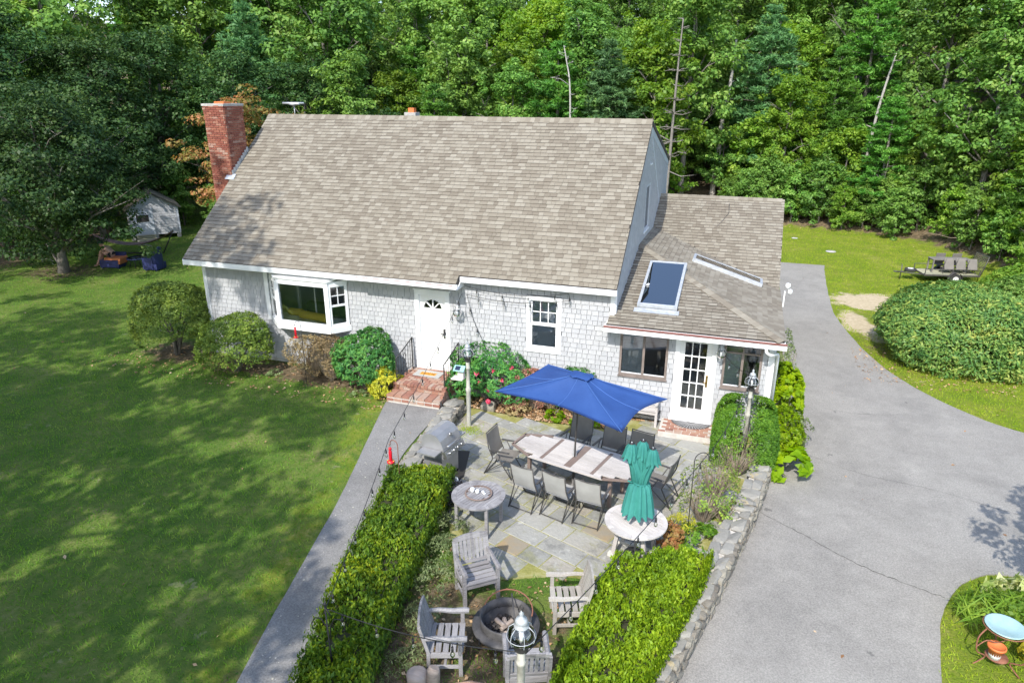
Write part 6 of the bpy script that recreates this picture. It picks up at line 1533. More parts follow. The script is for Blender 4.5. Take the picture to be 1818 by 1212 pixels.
def forest():
    rg = random.Random(77)
    def T(kind, x, y, s, label, grp, sz=None):
        z = hz(x, y)-.1
        if kind[0] == 'o': place_tree(OAKS[int(kind[1])], 'oak_tree', label, 'tree', (x, y, z), rg.random()*6.28, s, grp, sz)
        elif kind[0] == 'p': place_tree(PINES[int(kind[1])], 'pine_tree', label, 'tree', (x, y, z), rg.random()*6.28, s, grp, sz)
        else: place_tree(SHR[int(kind[1])], 'sapling', label, 'sapling', (x, y, z), rg.random()*6.28, s, grp, sz)
    used = []
    def free(x, y, d): return all((x-a)**2+(y-b)**2 > d*d for a, b in used)
    # named individuals
    for k, x, y, s, lb in (
        ('p1', 3.6, 27.5, 1.06, 'bright green young pine standing alone above the middle of the roof ridge'),
        ('p2', 6.6, 28.5, .9, 'blue-green pine just right of the pale crooked trunk above the roof'),
        ('p0', -15, 31, 1.05, 'sunlit yellow-green pine high above the brick chimney'),
        ('p1', -3.2, 24, .82, 'low blue-green pine behind the antenna'),
        ('p2', 15.9, 37.5, 1.0, 'broad blue-green pine right of the pale forked oak trunk'),
        ('p1', 20.3, 36.5, .9, 'bright green pine in the middle of the right hand wood'),
        ('p0', 23.2, 31.8, .62, 'slender light green pine at the lawn edge'),
        ('o0', 11.0, 33.5, 1.0, 'big oak with glinting leaves right above the roof ridge'),
        ('o3', 9.2, 30.5, .95, 'oak with yellowish leaves above the right half of the ridge'),
        ('o1', 13.3, 45, 1.1, 'tall oak behind the bare dead tree'),
        ('p0', 29.5, 22.5, .75, 'bright green pine at the right edge behind the trailer'),
        ('o3', 31, 17.5, .75, 'yellow-green oak at the right edge of the picture'),
        ('o1', 27.5, 28, .9, 'green oak at the corner of the back lawn'), ('o1', 4.6, 30, .95, 'oak whose crown spreads over the slim pale crooked trunk'), ('o0', -27, 32, 1.3, 'tall dark oak at the top left corner of the picture'), ('o2', -21, 33, 1.25, 'tall oak at the upper left behind the chimney'), ('o0', -38, 40, 1.5, 'very tall oak at the far upper left edge'), ('o2', -33, 44, 1.5, 'tallest oak of the far upper left'), ('o0', -46, 36, 1.5, 'oak at the outer left edge of the wood')):
        T(k, x, y, s, lb, None); used.append((x, y))
    # ranks of woodland
    for (x0, x1, yf, dep, step, grp, lb) in ((-34, 13, lambda x: float(ywood(x))-1.5, 34, 3.9, 'woodland trees behind the house', 'tree of the green wood behind the roof ridge'),
                                       (13, 62, lambda x: float(ywood(x))+3.5, 34, 3.9, 'woodland trees beyond the back lawn', 'tree of the wood on the slope beyond the back lawn')):
        y_ = 0
        while y_ < dep:
            x = x0+rg.random()*2
            while x < x1:
                px, py = x+rg.uniform(-1.2, 1.2), yf(x)+y_+rg.uniform(-1.2, 1.2)
                if free(px, py, 2.9) and not (abs(px-13.1) < 2.2 and py < 40) and not (px < -12 and py < 24) and not (12 < px < 17 and py < 35):
                    k = rg.random(); kind = rg.choice(('o0', 'o1', 'o2', 'o3', 'o1')) if k < .72 else rg.choice(('p0', 'p1', 'p2'))
                    s = rg.uniform(.78, 1.05)*(.8 if y_ < 2 else 1); nm_ = 'oak' if kind[0] == 'o' else 'pine'
                    third = 'left' if px < x0+(x1-x0)*.36 else ('middle' if px < x0+(x1-x0)*.62 else 'right'); rank = 'first' if y_ < 4 else ('second' if y_ < 13 else 'deepest')
                    place = 'above the roof ridge' if x1 == 13 else 'on the slope beyond the back lawn'
                    lbl = '%s, %s rank, %s part of the wood %s' % ('leafy oak' if nm_ == 'oak' else 'pine', rank, third, place)
                    T(kind, px, py, s, lbl, '%ss of the %s rank, %s part, %s' % (nm_, rank, third, grp)); used.append((px, py))
                x += step*rg.uniform(.8, 1.2)
            y_ += step
    # understorey along the wood edge
    for x in np.arange(13.5, 34, .9):
        if 11.3 < x < 13.9: continue
        px, py = x+rg.uniform(-.4, .4), float(ywood(x))+rg.uniform(.2, 1.5); T('s%d' % rg.randint(0, 1), px, py, rg.uniform(.55, .95), 'leafy sapling in the thicket along the far edge of the back lawn', 'saplings along the back lawn')
    for x in np.arange(14, 36, 1.9):
        px, py = x+rg.uniform(-.6, .6), float(ywood(x))+rg.uniform(3.2, 5.5); T('s%d' % rg.randint(0, 1), px, py, rg.uniform(.9, 1.35), 'taller sapling in the thicket behind the back lawn', 'taller saplings behind the back lawn')
    for px, py, s in ((10.2, 33.5, .8), (10.8, 38.5, 1), (12.0, 41, 1), (9.4, 36, 1), (15.2, 39, .9), (13.8, 42, 1)): T('s%d' % rg.randint(0, 1), px, py, s, 'sapling on the slope around the pale oak trunk', 'saplings round the pale oak')
    for px, py, s in ((29.2, 18.4, .8), (27.6, 9.0, .6), (28.6, 15.2, .85), (28.2, 19.8, .9), (30, 13.0, 1), (31.5, 10.5, 1), (29.3, 24, 1), (28.2, 24.5, .9), (33, 14, 1.2)): T('s0', px, py, s, 'light green bush in the thicket right of the trailer', 'bushes right of the trailer')
    # left side: rank behind the playhouse and the dark wood on the left
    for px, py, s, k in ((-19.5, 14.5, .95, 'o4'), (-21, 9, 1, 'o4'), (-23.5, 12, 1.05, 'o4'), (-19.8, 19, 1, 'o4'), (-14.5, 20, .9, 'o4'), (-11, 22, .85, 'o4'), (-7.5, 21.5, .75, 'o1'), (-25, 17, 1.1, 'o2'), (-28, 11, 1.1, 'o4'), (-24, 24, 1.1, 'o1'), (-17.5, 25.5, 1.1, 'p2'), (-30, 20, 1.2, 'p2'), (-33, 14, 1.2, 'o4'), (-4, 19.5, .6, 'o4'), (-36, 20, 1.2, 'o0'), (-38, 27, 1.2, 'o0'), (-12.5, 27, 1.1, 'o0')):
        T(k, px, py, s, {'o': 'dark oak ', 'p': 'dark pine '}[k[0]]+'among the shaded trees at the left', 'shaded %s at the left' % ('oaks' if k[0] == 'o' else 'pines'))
    for px, py, s in ((-17.4, 17.5, .8), (-18.2, 13.0, .8), (-12.2, 17.2, .8), (-10.3, 18.2, .9), (-8, 17, .9), (-6, 16.5, .8), (-18.5, 10.5, .7), (-19, 8, .9), (-20.5, 6.5, .9), (-12.4, 14.9, .55), (-14, 18.5, 1)):
        place_tree(SHR[1], 'sapling', 'shaded bush at the wood edge round the playhouse', 'sapling', (px, py, hz(px, py)-.1), px, s, 'bushes round the playhouse')
forest()
# maple over the seats, autumn tinted tree by the chimney
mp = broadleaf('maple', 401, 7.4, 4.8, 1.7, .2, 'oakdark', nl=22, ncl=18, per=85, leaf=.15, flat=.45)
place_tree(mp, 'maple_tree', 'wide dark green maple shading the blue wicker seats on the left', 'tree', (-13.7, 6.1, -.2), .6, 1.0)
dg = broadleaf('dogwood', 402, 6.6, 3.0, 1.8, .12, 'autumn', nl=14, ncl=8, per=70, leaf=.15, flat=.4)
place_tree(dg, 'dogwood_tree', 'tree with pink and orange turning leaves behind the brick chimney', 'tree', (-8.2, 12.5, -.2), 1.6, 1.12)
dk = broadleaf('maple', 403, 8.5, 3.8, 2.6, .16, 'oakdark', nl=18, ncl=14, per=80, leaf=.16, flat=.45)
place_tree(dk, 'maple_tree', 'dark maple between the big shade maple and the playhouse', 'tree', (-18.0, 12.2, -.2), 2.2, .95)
# bare trunks and dead tree
def bare_tree(name, label, path, r, twigs, seed, mat='palebark', up=.6, kind='tree'):
    rg = random.Random(seed); P = smooth_poly(path, 5); n = len(P); rad = [r*(1-.75*i/n) for i in range(n)]; b = P[0]
    t = thing(name, label, kind, b, world=True); part('trunk', MB().tube(P, rad, 9), mat, t)
    for k in range(twigs):
        i = int(n*(.3+.68*k/twigs)); a = rg.random()*6.28; L = rg.uniform(.6, 1.9)*(1.15-i/n); p = Vector(P[min(i, n-1)])
        e = p+Vector((math.cos(a)*L, math.sin(a)*L, L*rg.uniform(-.1, up))); m = p.lerp(e, .5)+Vector((0, 0, rg.uniform(-.15, .15)*L))
        mb = MB().tube([p, m, e], [rad[min(i, n-1)]*.42+.01, rad[min(i, n-1)]*.3, .01], 5)
        for _ in range(2):
            q = m.lerp(e, rg.random()); mb.tube([q, q+Vector((rg.uniform(-1, 1), rg.uniform(-1, 1), rg.uniform(-.3, .7)))*L*.35], [.012, .004], 4, cap=False)
        part('branch', mb, mat, t)
    return t
bare_tree('forked_oak', 'pale leaning oak trunk rising from the leaf litter right of the roof', [(13.0, 36.2, hz(13, 36.2)-.1), (13.15, 36.2, 3.2), (13.2, 36.3, 5.6), (13.5, 36.3, 8.2), (13.6, 36.4, 11)], .24, 8, 1)
bare_tree('dead_tree', 'bare grey dead tree with many short limbs above the right end of the ridge', [(10.6, 27.8, -.3), (10.7, 27.8, 4), (10.75, 27.8, 8), (10.85, 27.9, 11.6)], .12, 70, 2, 'bark', up=.25)
bare_tree('birch_trunk', 'slim pale crooked trunk above the middle of the roof ridge', [(4.9, 26.0, -.3), (4.85, 26, 5), (4.75, 26, 8), (4.5, 26, 9.4), (4.3, 26.1, 10.2)], .075, 14, 3)
bare_tree('leaning_trunk', 'brown leaning trunk in the wood at the upper right', [(29.6, 33, hz(29.6, 33)), (30.4, 33, 7), (31.4, 33, 9.2), (31.7, 33, 10.4)], .13, 7, 4, 'bark')
bare_tree('grey_trunk', 'thin grey trunk half hidden in the right hand wood', [(22.6, 36, hz(22.6, 36)), (22.9, 36, 6.5), (23.4, 36, 10)], .13, 5, 5)
bare_tree('grey_trunk', 'thin bare trunk with dead side twigs at the far lawn edge', [(23.0, 31.2, -.2), (23.2, 31.2, 2.6), (23.3, 31.3, 4.2)], .06, 12, 6, 'bark')
bare_tree('dead_branch', 'tangle of dead grey branches at the corner of the back lawn', [(26.6, 26.6, -.4), (27.2, 26.3, .8), (28, 26.1, 1.5)], .06, 16, 7, 'twig', kind='branch')
solo('fallen_log', MB().tube([(10.4, 37, hz(10.4, 37)+.1), (11.5, 37.2, hz(11.5, 37.2)+.15)], .12, 8), 'palebark', 'pale log lying in the leaves left of the leaning oak trunk', 'log')
solo('fallen_log', MB().tube([(10.5, 34.9, hz(10.5, 34.9)+.1), (11.4, 33.4, hz(11.4, 33.4)+.08)], [.09, .07], 8), 'log', 'orange brown log lying near the roof corner', 'log')
# shade trees off to the left and behind the viewpoint (they cast the dapples)
def shade():
    sh = broadleaf('shade', 501, 17, 5.0, 6.5, .3, 'oak', nl=16, ncl=6, per=40, leaf=.34)
    sh2 = broadleaf('shade', 502, 14, 4.4, 4.5, .25, 'oak', nl=15, ncl=6, per=40, leaf=.34)
    pos = SHADE_POS
    for i, (x, y, s, *q) in enumerate(pos):
        place_tree((sh, sh2)[i % 2], 'oak_tree', 'tall oak standing south-west of the lawn, outside the picture', 'tree', (x, y, -.3), i*1.7, s, 'oaks south-west of the lawn', q[0] if q else None)
SHADE_POS = [(6.9, -20.0, .75), (10.9, -21.2, .8), (-1.2, -13.8, .8, 1.12), (-14, -13, 1.0), (-8, -15.5, 1.0), (-3.5, -17.5, 1.0), (2.4, -17.5, .9), (4.2, -22.5, .9), (-6, -20.5, .95), (-11.5, -19, 1.0), (-1, -22.5, 1.0), (-10, -25, 1.1), (-2, -27, 1.1), (6.0, -27, 1.0), (-19, -9, 1.05), (-24, -3, 1.05), (-21, -17, 1.1), (-20, -1.5, .8)]
shade()
# ---------------------------------------------------------------- playhouse, seats and hammock on the left
ph = thing('playhouse', 'small grey shingled playhouse with wooden steps under the trees', 'shed', (-16.55, 14.3, -.15), R(50))
W2, D2, HH = 1.25, 1.15, 1.75
wm = MB(); wm.b2((-W2, -D2, .25), (W2, -D2+.08, HH)).b2((-W2, -D2+.08, .25), (-W2+.08, D2, HH)).b2((W2-.08, -D2+.08, .25), (W2, D2, HH)).b2((-W2+.08, D2-.08, .25), (W2-.08, D2, HH))
wl = part('wall', wm, 'siding', ph)
for s_ in (-D2, D2-.08): part('gable', MB().add([(-W2, s_, HH), (W2, s_, HH), (0, s_, HH+.75), (-W2, s_+.08, HH), (W2, s_+.08, HH), (0, s_+.08, HH+.75)], [(0, 1, 2), (5, 4, 3), (0, 3, 4, 1), (1, 4, 5, 2), (2, 5, 3, 0)]), 'siding', ph)
rgp = random.Random(6)
its = shingle_rows((-W2, -D2, .25), (1, 0, 0), (0, 0, 1), 1.5, lambda v: cut(1.15, 2.4, []), .14, (.14, .3), (.01, .016), rgp)
for c, s, r_ in its:
    o = link('wall_shingle', proto_mesh(BOX, 0, 'siding'), wl); o.matrix_local = Matrix.Translation(Vector(c)) @ r_.to_4x4() @ Matrix.Diagonal((*s, 1))
rfm = MB(); rfm.slab([(-W2-.15, -D2-.2, HH-.08), (0, -D2-.2, HH+.82), (0, D2+.2, HH+.82), (-W2-.15, D2+.2, HH-.08)][::-1], .06).slab([(W2+.15, -D2-.2, HH-.08), (0, -D2-.2, HH+.82), (0, D2+.2, HH+.82), (W2+.15, D2+.2, HH-.08)], .06)
part('roof', rfm, 'roof', ph)
dr = part('door', MB().b2((-1.0, -D2-.035, .3), (-.12, -D2-.001, 1.62)), 'trimgrey', ph, label='pale half glazed door')
part('window', MB().b2((-.88, -D2-.042, 1.0), (-.26, -D2-.037, 1.38)), 'vent', dr); part('handle', MB().tube([(-.2, -D2-.07, .9), (-.2, -D2-.03, .9)], .02, 8), 'iron', dr)
for x in (-1.08, -.08, W2-.03): part('corner_board', MB().b2((x-.05, -D2-.04, .25), (x+.05, -D2-.002, HH)), 'trimgrey', ph)
for x in (-W2+.1, 0, W2-.1): part('pier', MB().b2((x-.1, -D2+.02, 0), (x+.1, -D2+.22, .25)), 'concrete', ph)
sg = MB(); sg.b2((-.74, -D2-.05, 1.46), (-.40, -D2-.0355, 1.55)); part('name_sign', sg, 'trimgrey', dr)
text('Playful', .09, dr, (-.57, -D2-.052, 1.505), 'vent', (PI/2, 0, 0), .001)
stp = part('steps', MB().b2((-1.02, -D2-.55, 0), (-.05, -D2-.05, .04)), 'creambox', ph)
for k in range(4): part('tread', MB().b2((-1.02, -D2-.62+k*.14, .05+k*.065), (-.05, -D2-.49+k*.14, .085+k*.065)), 'treated', stp)
def armchair(label, loc, rz, wide=.72):
    t = thing('wicker_armchair', label, 'armchair', loc, rz, 'blue wicker armchairs'); w_ = wide/2
    part('base', MB().box((0, 0, .19), (wide-.06, .62, .26)), 'wicker', t)
    m = MB()
    for a, b in zip(np.linspace(-1.25, 1.25, 13), np.linspace(-1.25, 1.25, 13)[1:]):
        p0, p1 = (w_*math.sin(a), .33*math.cos(a)+.02), (w_*math.sin(b), .33*math.cos(b)+.02); q = [(p0[0]*.9, p0[1]*.9), (p1[0]*.9, p1[1]*.9)]
        h = .60+.48*math.cos(a*.8)**3; m.prism([p0, p1, q[1], q[0]], .06, h)
    part('backrest', m, 'wicker', t)
    for s_ in (-1, 1): part('armrest', MB().box((s_*(w_-.05), -.1, .34), (.09, .5, .52)), 'wicker', t)
    part('cushion', MB().box((0, -.05, .38), (wide-.22, .5, .12), taper=.94), 'olivecushion', t); part('back_cushion', MB().box((0, .19, .66), (wide-.26, .14, .46), (R(-12), 0, 0), taper=.9), 'olivecushion', t)
    for x in (-w_+.08, w_-.08):
        for y in (-.26, .26): part('leg', MB().box((x, y, .03), (.05, .05, .06)), 'wicker', t)
    return t
armchair('blue wicker armchair with an olive cushion, right of the glass table', (-10.25, 7.95, -.15), R(-78), .8)
ch = thing('wicker_chaise', 'blue wicker armchair with an orange cushion that the person sits across', 'armchair', (-12.45, 7.65, -.15), R(15), 'blue wicker armchairs')
part('base', MB().box((0, 0, .22), (.9, .6, .34)), 'wicker', ch); part('cushion', MB().box((.12, 0, .44), (.74, .52, .12), taper=.93), 'orange', ch)
part('backrest', MB().box((.05, .31, .42), (.9, .08, .5)), 'wicker', ch); part('armrest', MB().box((.50, .0, .36), (.1, .6, .3), (0, R(14), 0)), 'orange', ch)
for x in (-.38, .38):
    for y in (-.25, .25): part('leg', MB().box((x, y, .03), (.05, .05, .07)), 'wicker', ch)
gt = thing('glass_table', 'small round glass topped blue wicker table between the armchairs', 'table', (-11.35, 8.0, -.15))
part('table_top', MB().lathe([(0, .44), (.40, .44), (.41, .455), (.40, .47), (0, .47)], n=24), 'pane', gt); part('rim', MB().lathe([(.41, .42), (.43, .42), (.43, .475), (.41, .475)], n=24), 'wicker', gt); part('shelf', MB().lathe([(0, .43), (.405, .43)], n=24), 'galv', gt)
for k in range(4): a = k*PI/2+.5; part('leg', MB().tube([(.36*math.cos(a), .36*math.sin(a), .42), (.3*math.cos(a), .3*math.sin(a), .2), (.37*math.cos(a), .37*math.sin(a), 0)], .018, 6), 'iron', gt)
hk = thing('hammock', 'striped maroon hammock slung on a dark stand behind the wicker seats', 'hammock', (-13.7, 9.9, -.15), world=True)
A_, B_ = Vector((-15.6, 9.4, .95)), Vector((-11.9, 11.0, 1.05)); m = MB(); vs = []; nn = 18; sd = Vector((-.4, .92, 0))
for i in range(nn+1):
    u = i/nn; p = A_.lerp(B_, u); p.z -= .62*4*u*(1-u); w_ = .34*math.sin(PI*u)**.6+.02; vs += [p+sd*w_, p-Vector((0, 0, .08)), p-sd*w_]
m.add(vs, [(i*3+j, i*3+j+1, (i+1)*3+j+1, (i+1)*3+j) for i in range(nn) for j in (0, 1)], True); part('cloth', m, 'hamcloth', hk)
for p, q in ((A_, Vector((-14.9, 9.7, -.12))), (B_, Vector((-12.5, 10.75, -.12)))): part('stand_post', MB().tube([p, q], .03, 8), 'iron', hk)
part('stand_rail', MB().tube([(-14.9, 9.7, -.1), (-12.5, 10.75, -.1)], .035, 8), 'iron', hk)
# the person: sits hunched across the chair, knees over its left arm
def person():
    t = thing('person', 'person in a dark hat sitting hunched across the orange cushioned chair, legs over its side', 'person', (-12.5, 7.6, -.13), R(15))
    V = [(.12, 0, .56), (.05, 0, .72), (-.12, 0, .90), (-.2, 0, .96), (-.27, 0, 1.04),    # pelvis .. neck .. head base
         (-.12, .17, .92), (-.30, .2, .74), (-.42, .12, .62), (-.12, -.17, .92), (-.30, -.2, .74), (-.42, -.1, .62),
         (.1, .1, .55), (-.30, .13, .78), (-.52, .14, .38), (-.62, .14, .08), (-.75, .14, .05),
         (.1, -.1, .55), (-.28, -.12, .80), (-.44, -.14, .40), (-.62, -.15, .10), (-.76, -.17, .08)]
    E_ = [(0, 1), (1, 2), (2, 3), (3, 4), (2, 5), (5, 6), (6, 7), (2, 8), (8, 9), (9, 10), (0, 11), (11, 12), (12, 13), (13, 14), (14, 15), (0, 16), (16, 17), (17, 18), (18, 19), (19, 20)]
    Rr = [1.22*q for q in [.15, .14, .15, .06, .055, .065, .045, .032, .065, .045, .032, .10, .068, .055, .036, .025, .10, .068, .055, .036, .025]]
    me = bpy.data.meshes.new('body'); me.from_pydata(V, E_, []); o = bpy.data.objects.new('body', me); COL.objects.link(o); o.parent = t
    sk = o.modifiers.new('skin', 'SKIN')
    for i, v in enumerate(me.skin_vertices[0].data if me.skin_vertices else []): v.radius = (Rr[i], Rr[i])
    if not me.skin_vertices:
        pass
    ss = o.modifiers.new('sub', 'SUBSURF'); ss.levels = 2; ss.render_levels = 2
    me.materials.append(M['skin'])
    for i in range(len(V)):
        me.skin_vertices[0].data[i].radius = (Rr[i], Rr[i]); me.skin_vertices[0].data[i].use_root = (i == 0)
    hd = MB().lathe([(0, -.13), (.05, -.12), (.075, -.07), (.088, 0), (.08, .07), (.05, .11), (0, .125)], (-.33, 0, 1.08), 16); part('head', hd, 'skin', t)
    hd_o = t.children[-1]
    part('nose', MB().lathe([(0, .02), (.012, 0), (.016, -.02), (0, -.03)], (-.42, 0, 1.07), 8), 'skin', hd_o)
    for s_ in (-1, 1): part('ear', MB().lathe([(0, .03), (.014, .01), (.014, -.015), (0, -.03)], (-.32, s_*.088, 1.08), 8), 'skin', hd_o)
    part('hat', MB().lathe([(.16, 0), (.165, .01), (.095, .02), (.09, .09), (.05, .12), (0, .125)], (-.335, 0, 1.13), 18), 'hat', t)
    part('shorts', MB().tube([(.17, 0, .57), (.02, .0, .66)], [.165, .165], 12), 'denim', t)
    part('top', MB().tube([(.03, 0, .74), (-.06, 0, .86), (-.14, 0, .95)], [.16, .165, .12], 12), 'peachcloth', t)
    for s_, (x, y, z) in ((1, (-.44, .11, .60)), (-1, (-.44, -.09, .60))):
        hm_ = MB()
        for f_ in range(4): hm_.tube([(x, y+(f_-1.5)*.017, z), (x-.045, y+(f_-1.5)*.018, z-.015), (x-.07, y+(f_-1.5)*.018, z-.05)], .008, 5)
        hm_.tube([(x+.01, y+s_*.03, z), (x-.03, y+s_*.05, z-.01)], .009, 5).box((x, y, z), (.05, .07, .03)); part('hand', hm_, 'skin', t)
person()
for k, (x, y, lb) in enumerate(((-14.7, 11.3, 'thin dead branch lying behind the hammock near the playhouse steps'), (-16.6, 7.2, 'thin pale branch leaning in the shade at the left'))):
    solo('stick', MB().tube([(x, y, .0), (x+.5, y+.1, .06), (x+1.0, y-.05, .02)], [.025, .02, .012], 6), 'palebark', lb, 'branch')
# ---------------------------------------------------------------- trailer with dining chairs on it
tr = thing('utility_trailer', 'black utility trailer with a mesh ramp and board floor beyond the rhododendron', 'trailer', (25.0, 19.3, -.5), R(12))
part('floor_frame', MB().b2((-1.5, -.75, .40), (1.5, -.69, .48)).b2((-1.5, .69, .40), (1.5, .75, .48)).b2((-1.5, -.69, .40), (-1.44, .69, .48)).b2((1.44, -.69, .40), (1.5, .69, .48)), 'frame', tr)
for i in range(7): part('deck_board', MB().b2((-1.43, -.68+i*.196, .45), (1.43, -.50+i*.196, .475)), 'treated', tr)
for s_ in (-1, 1):
    part('side_rail', MB().tube([(-1.47, s_*.72, .78), (1.47, s_*.72, .78)], .022, 6), 'frame', tr)
    for x in (-1.45, 0, 1.45): part('stake', MB().b2((x-.02, s_*.72-.02, .48), (x+.02, s_*.72+.02, .78)), 'frame', tr)
    w_ = part('wheel', MB().tube([(.1, s_*.93-.09, .3), (.1, s_*.93+.09, .3)], .3, 20), 'tyre', tr); part('rim', MB().tube([(.1, s_*.93-.095, .3), (.1, s_*.93+.095, .3)], .15, 14), 'white', w_)
    m = MB()
    for a in range(8): a0, a1 = PI*a/8, PI*(a+1)/8; m.box((.1+.36*math.cos((a0+a1)/2), s_*.93, .3+.36*math.sin((a0+a1)/2)), (.15, .22, .012), (0, PI/2-(a0+a1)/2, 0))
    part('fender', m, 'frame', tr)
part('tongue', MB().tube([(-1.45, -.5, .42), (-2.6, 0, .42)], .035, 6).tube([(-1.45, .5, .42), (-2.6, 0, .42)], .035, 6).tube([(-2.55, 0, .42), (-2.85, 0, .44)], .045, 8), 'frame', tr)
part('jack', MB().tube([(-2.45, 0, .0), (-2.45, 0, .85)], .028, 8).tube([(-2.45, 0, .85), (-2.45, .15, .87)], .012, 6), 'frame', tr)
sp = part('spare_wheel', MB().lathe([(.16, 0), (.29, .01), (.31, .05), (.31, .14), (.29, .18), (.16, .19)], (-1.95, .0, .46), 24), 'tyre', tr); part('rim', MB().lathe([(0, .14), (.15, .16), (.165, .185), (.165, .02)], (-1.95, 0, .46), 20), 'white', sp)
rm_ = part('ramp', MB().tube([(1.52, -.7, .48), (1.78, -.7, 1.55), (1.78, .7, 1.55), (1.52, .7, .48)], .025, 6), 'frame', tr)
m = MB()
for k in range(12): u = (k+.5)/12; m.box((1.52+.26*u, 0, .48+1.07*u), (.012, 1.36, .035))
for k in range(9): m.box((1.65, -.64+.16*k, 1.01), (.012, .02, 1.07), (0, R(13.7), 0))
part('grate', m, 'mesh', rm_)
# table and chairs carried on the trailer
tt = thing('dining_table', 'brown slatted table loaded on the trailer', 'table', (25.1, 19.5, -.02), R(12))
part('table_top', MB().box((0, 0, .74), (2.1, .7, .04)), 'slingbrown', tt)
for x in (-.98, .98):
    for y in (-.3, .3): part('leg', MB().box((x, y, .36), (.07, .07, .72)), 'slingbrown', tt)
part('apron', MB().box((0, 0, .69), (1.95, .6, .07)), 'frame', tt)
for k, x in enumerate((-.25, .38, 1.0)):
    c_ = thing('dining_chair', ('taupe sling chair on the trailer, leftmost of the near row', 'taupe sling chair on the trailer, middle of the near row', 'taupe sling chair on the trailer, next to the ramp')[k], 'chair', (25.1+x*math.cos(R(12))+.52*math.sin(R(12)), 19.5+x*math.sin(R(12))-.52*math.cos(R(12)), -.02), R(12), 'chairs loaded on the trailer')
    part('back', MB().box((0, -.02, .56), (.50, .03, .62), (R(-24), 0, 0)), 'slingbrown', c_); part('seat', MB().box((0, .2, .3), (.5, .44, .03)), 'slingbrown', c_)
    for sx in (-.26, .26): part('side_frame', MB().tube([(sx, .4, 0), (sx, .0, .3), (sx, -.17, .88)], .014, 6), 'frame', c_); part('leg', MB().tube([(sx, -.1, 0), (sx, .38, .32)], .013, 6), 'frame', c_)
for k, x in enumerate((-.25, .65)):
    c_ = thing('dining_chair', ('top of a taupe chair standing in the far row on the trailer, left one', 'top of a taupe chair standing in the far row on the trailer, right one')[k], 'chair', (25.1+x*math.cos(R(12))-.6*math.sin(R(12)), 19.5+x*math.sin(R(12))+.6*math.cos(R(12)), -.02), R(12)+PI, 'chairs loaded on the trailer')
    part('back', MB().box((0, -.02, .62), (.50, .03, .66), (R(-14), 0, 0)), 'slingbrown', c_); part('seat', MB().box((0, .1, .3), (.5, .4, .03)), 'slingbrown', c_)
for o in [q for q in COL.objects if q.parent is None and q.get('category') in ('trailer', 'table', 'chair') and q.location.x > 23]:
    o.location = Vector((24.5, 19.3, -.5))+(o.location-Vector((25.0, 19.3, -.5)))*.8; o.scale = (.8, .8, .8)
solo('utility_cover', MB().lathe([(0, .03), (.25, .025), (.27, 0)], (20.1, 24.2, -.5), 14), 'concrete', 'pale flat stone lying in the back lawn', 'stone')
solo('utility_cover', MB().lathe([(0, .03), (.16, .02), (.18, 0)], (18.4, 27.5, -.5), 12), 'concrete', 'smaller pale stone in the back lawn near the roof edge', 'stone')
# ---------------------------------------------------------------- island bed at the lower right
bb = thing('bird_bath', 'pale blue bird bath bowl on a rusty curved iron stand', 'bird bath', (19.75, -6.28, -.5), world=True)
bx_, by_, bz_ = 19.75, -6.28, -.5
part('bowl', MB().lathe([(0, .62), (.16, .63), (.25, .68), (.27, .705), (.255, .71), (.16, .655), (0, .645)], (bx_, by_, bz_), 28), 'bowl', bb)
part('ring', MB().tube([(bx_+.28*math.cos(a), by_+.28*math.sin(a), bz_+.68) for a in np.linspace(0, 2*PI, 26)], .008, 6), 'rust', bb)
for k in range(3):
    a = R(200+120*k); part('leg', MB().tube(smooth_poly([(bx_+.26*math.cos(a), by_+.26*math.sin(a), bz_+.68), (bx_+.36*math.cos(a), by_+.36*math.sin(a), bz_+.5), (bx_+.33*math.cos(a), by_+.33*math.sin(a), bz_+.25), (bx_+.18*math.cos(a), by_+.18*math.sin(a), bz_+.14), (bx_+.34*math.cos(a), by_+.34*math.sin(a), bz_+.0)], 5), .011, 6), 'rust', bb)
part('shelf', MB().lathe([(0, .125), (.15, .125), (.155, .135), (.15, .145), (0, .145)], (bx_, by_, bz_), 20), 'rust', bb)
part('shelf_scroll', MB().tube(smooth_poly([(bx_-.33, by_-.1, bz_+.3), (bx_-.2, by_-.05, bz_+.42), (bx_-.05, by_, bz_+.38), (bx_+.1, by_+.05, bz_+.43)], 5), .009, 6), 'rust', bb)
solo('bucket', MB().lathe([(0, 0), (.075, 0), (.095, .15), (.09, .15), (.07, .01)], (19.70, -6.33, -.353), 18), 'white', 'white bucket holding the orange pot under the bird bath', 'bucket')
solo('flower_pot', MB().lathe([(0, .02), (.085, .02), (.10, .12), (.125, .13), (.125, .165), (.11, .165), (.1, .13), (0, .12)], (19.70, -6.33, -.30), 20), 'terra', 'orange plastic flower pot sitting in the white bucket', 'flower pot')
bush('hosta', 'variegated hosta with cream leaf edges at the top of the island bed', 'hosta', (20.55, -4.75), (.42, .38), .4, 'hostaedge', 260, .24, 80, asp=.42, stems=0, z0=-.5, up=.6)
bush('daylily', 'clump of long arching green blades in the island bed', 'daylily', (19.95, -5.35), (.38, .38), .48, 'yellowgreen', 520, .42, 81, asp=.055, stems=0, z0=-.5)
bf = bush('flowering_plant', 'white flowered leafy plants behind the bird bath', 'plant', (20.7, -5.5), (.6, .5), .5, 'yellowgreen', 1500, .1, 82, asp=.6, lumps=.3, stems=0, z0=-.5)
flowers('flower', '', bf, [(-.3, .1, .46), (-.1, .25, .5), (.1, .3, .5), (-.35, -.15, .4), (.0, .05, .52), (.3, .2, .5)], .06, 'whiteflower', 6)
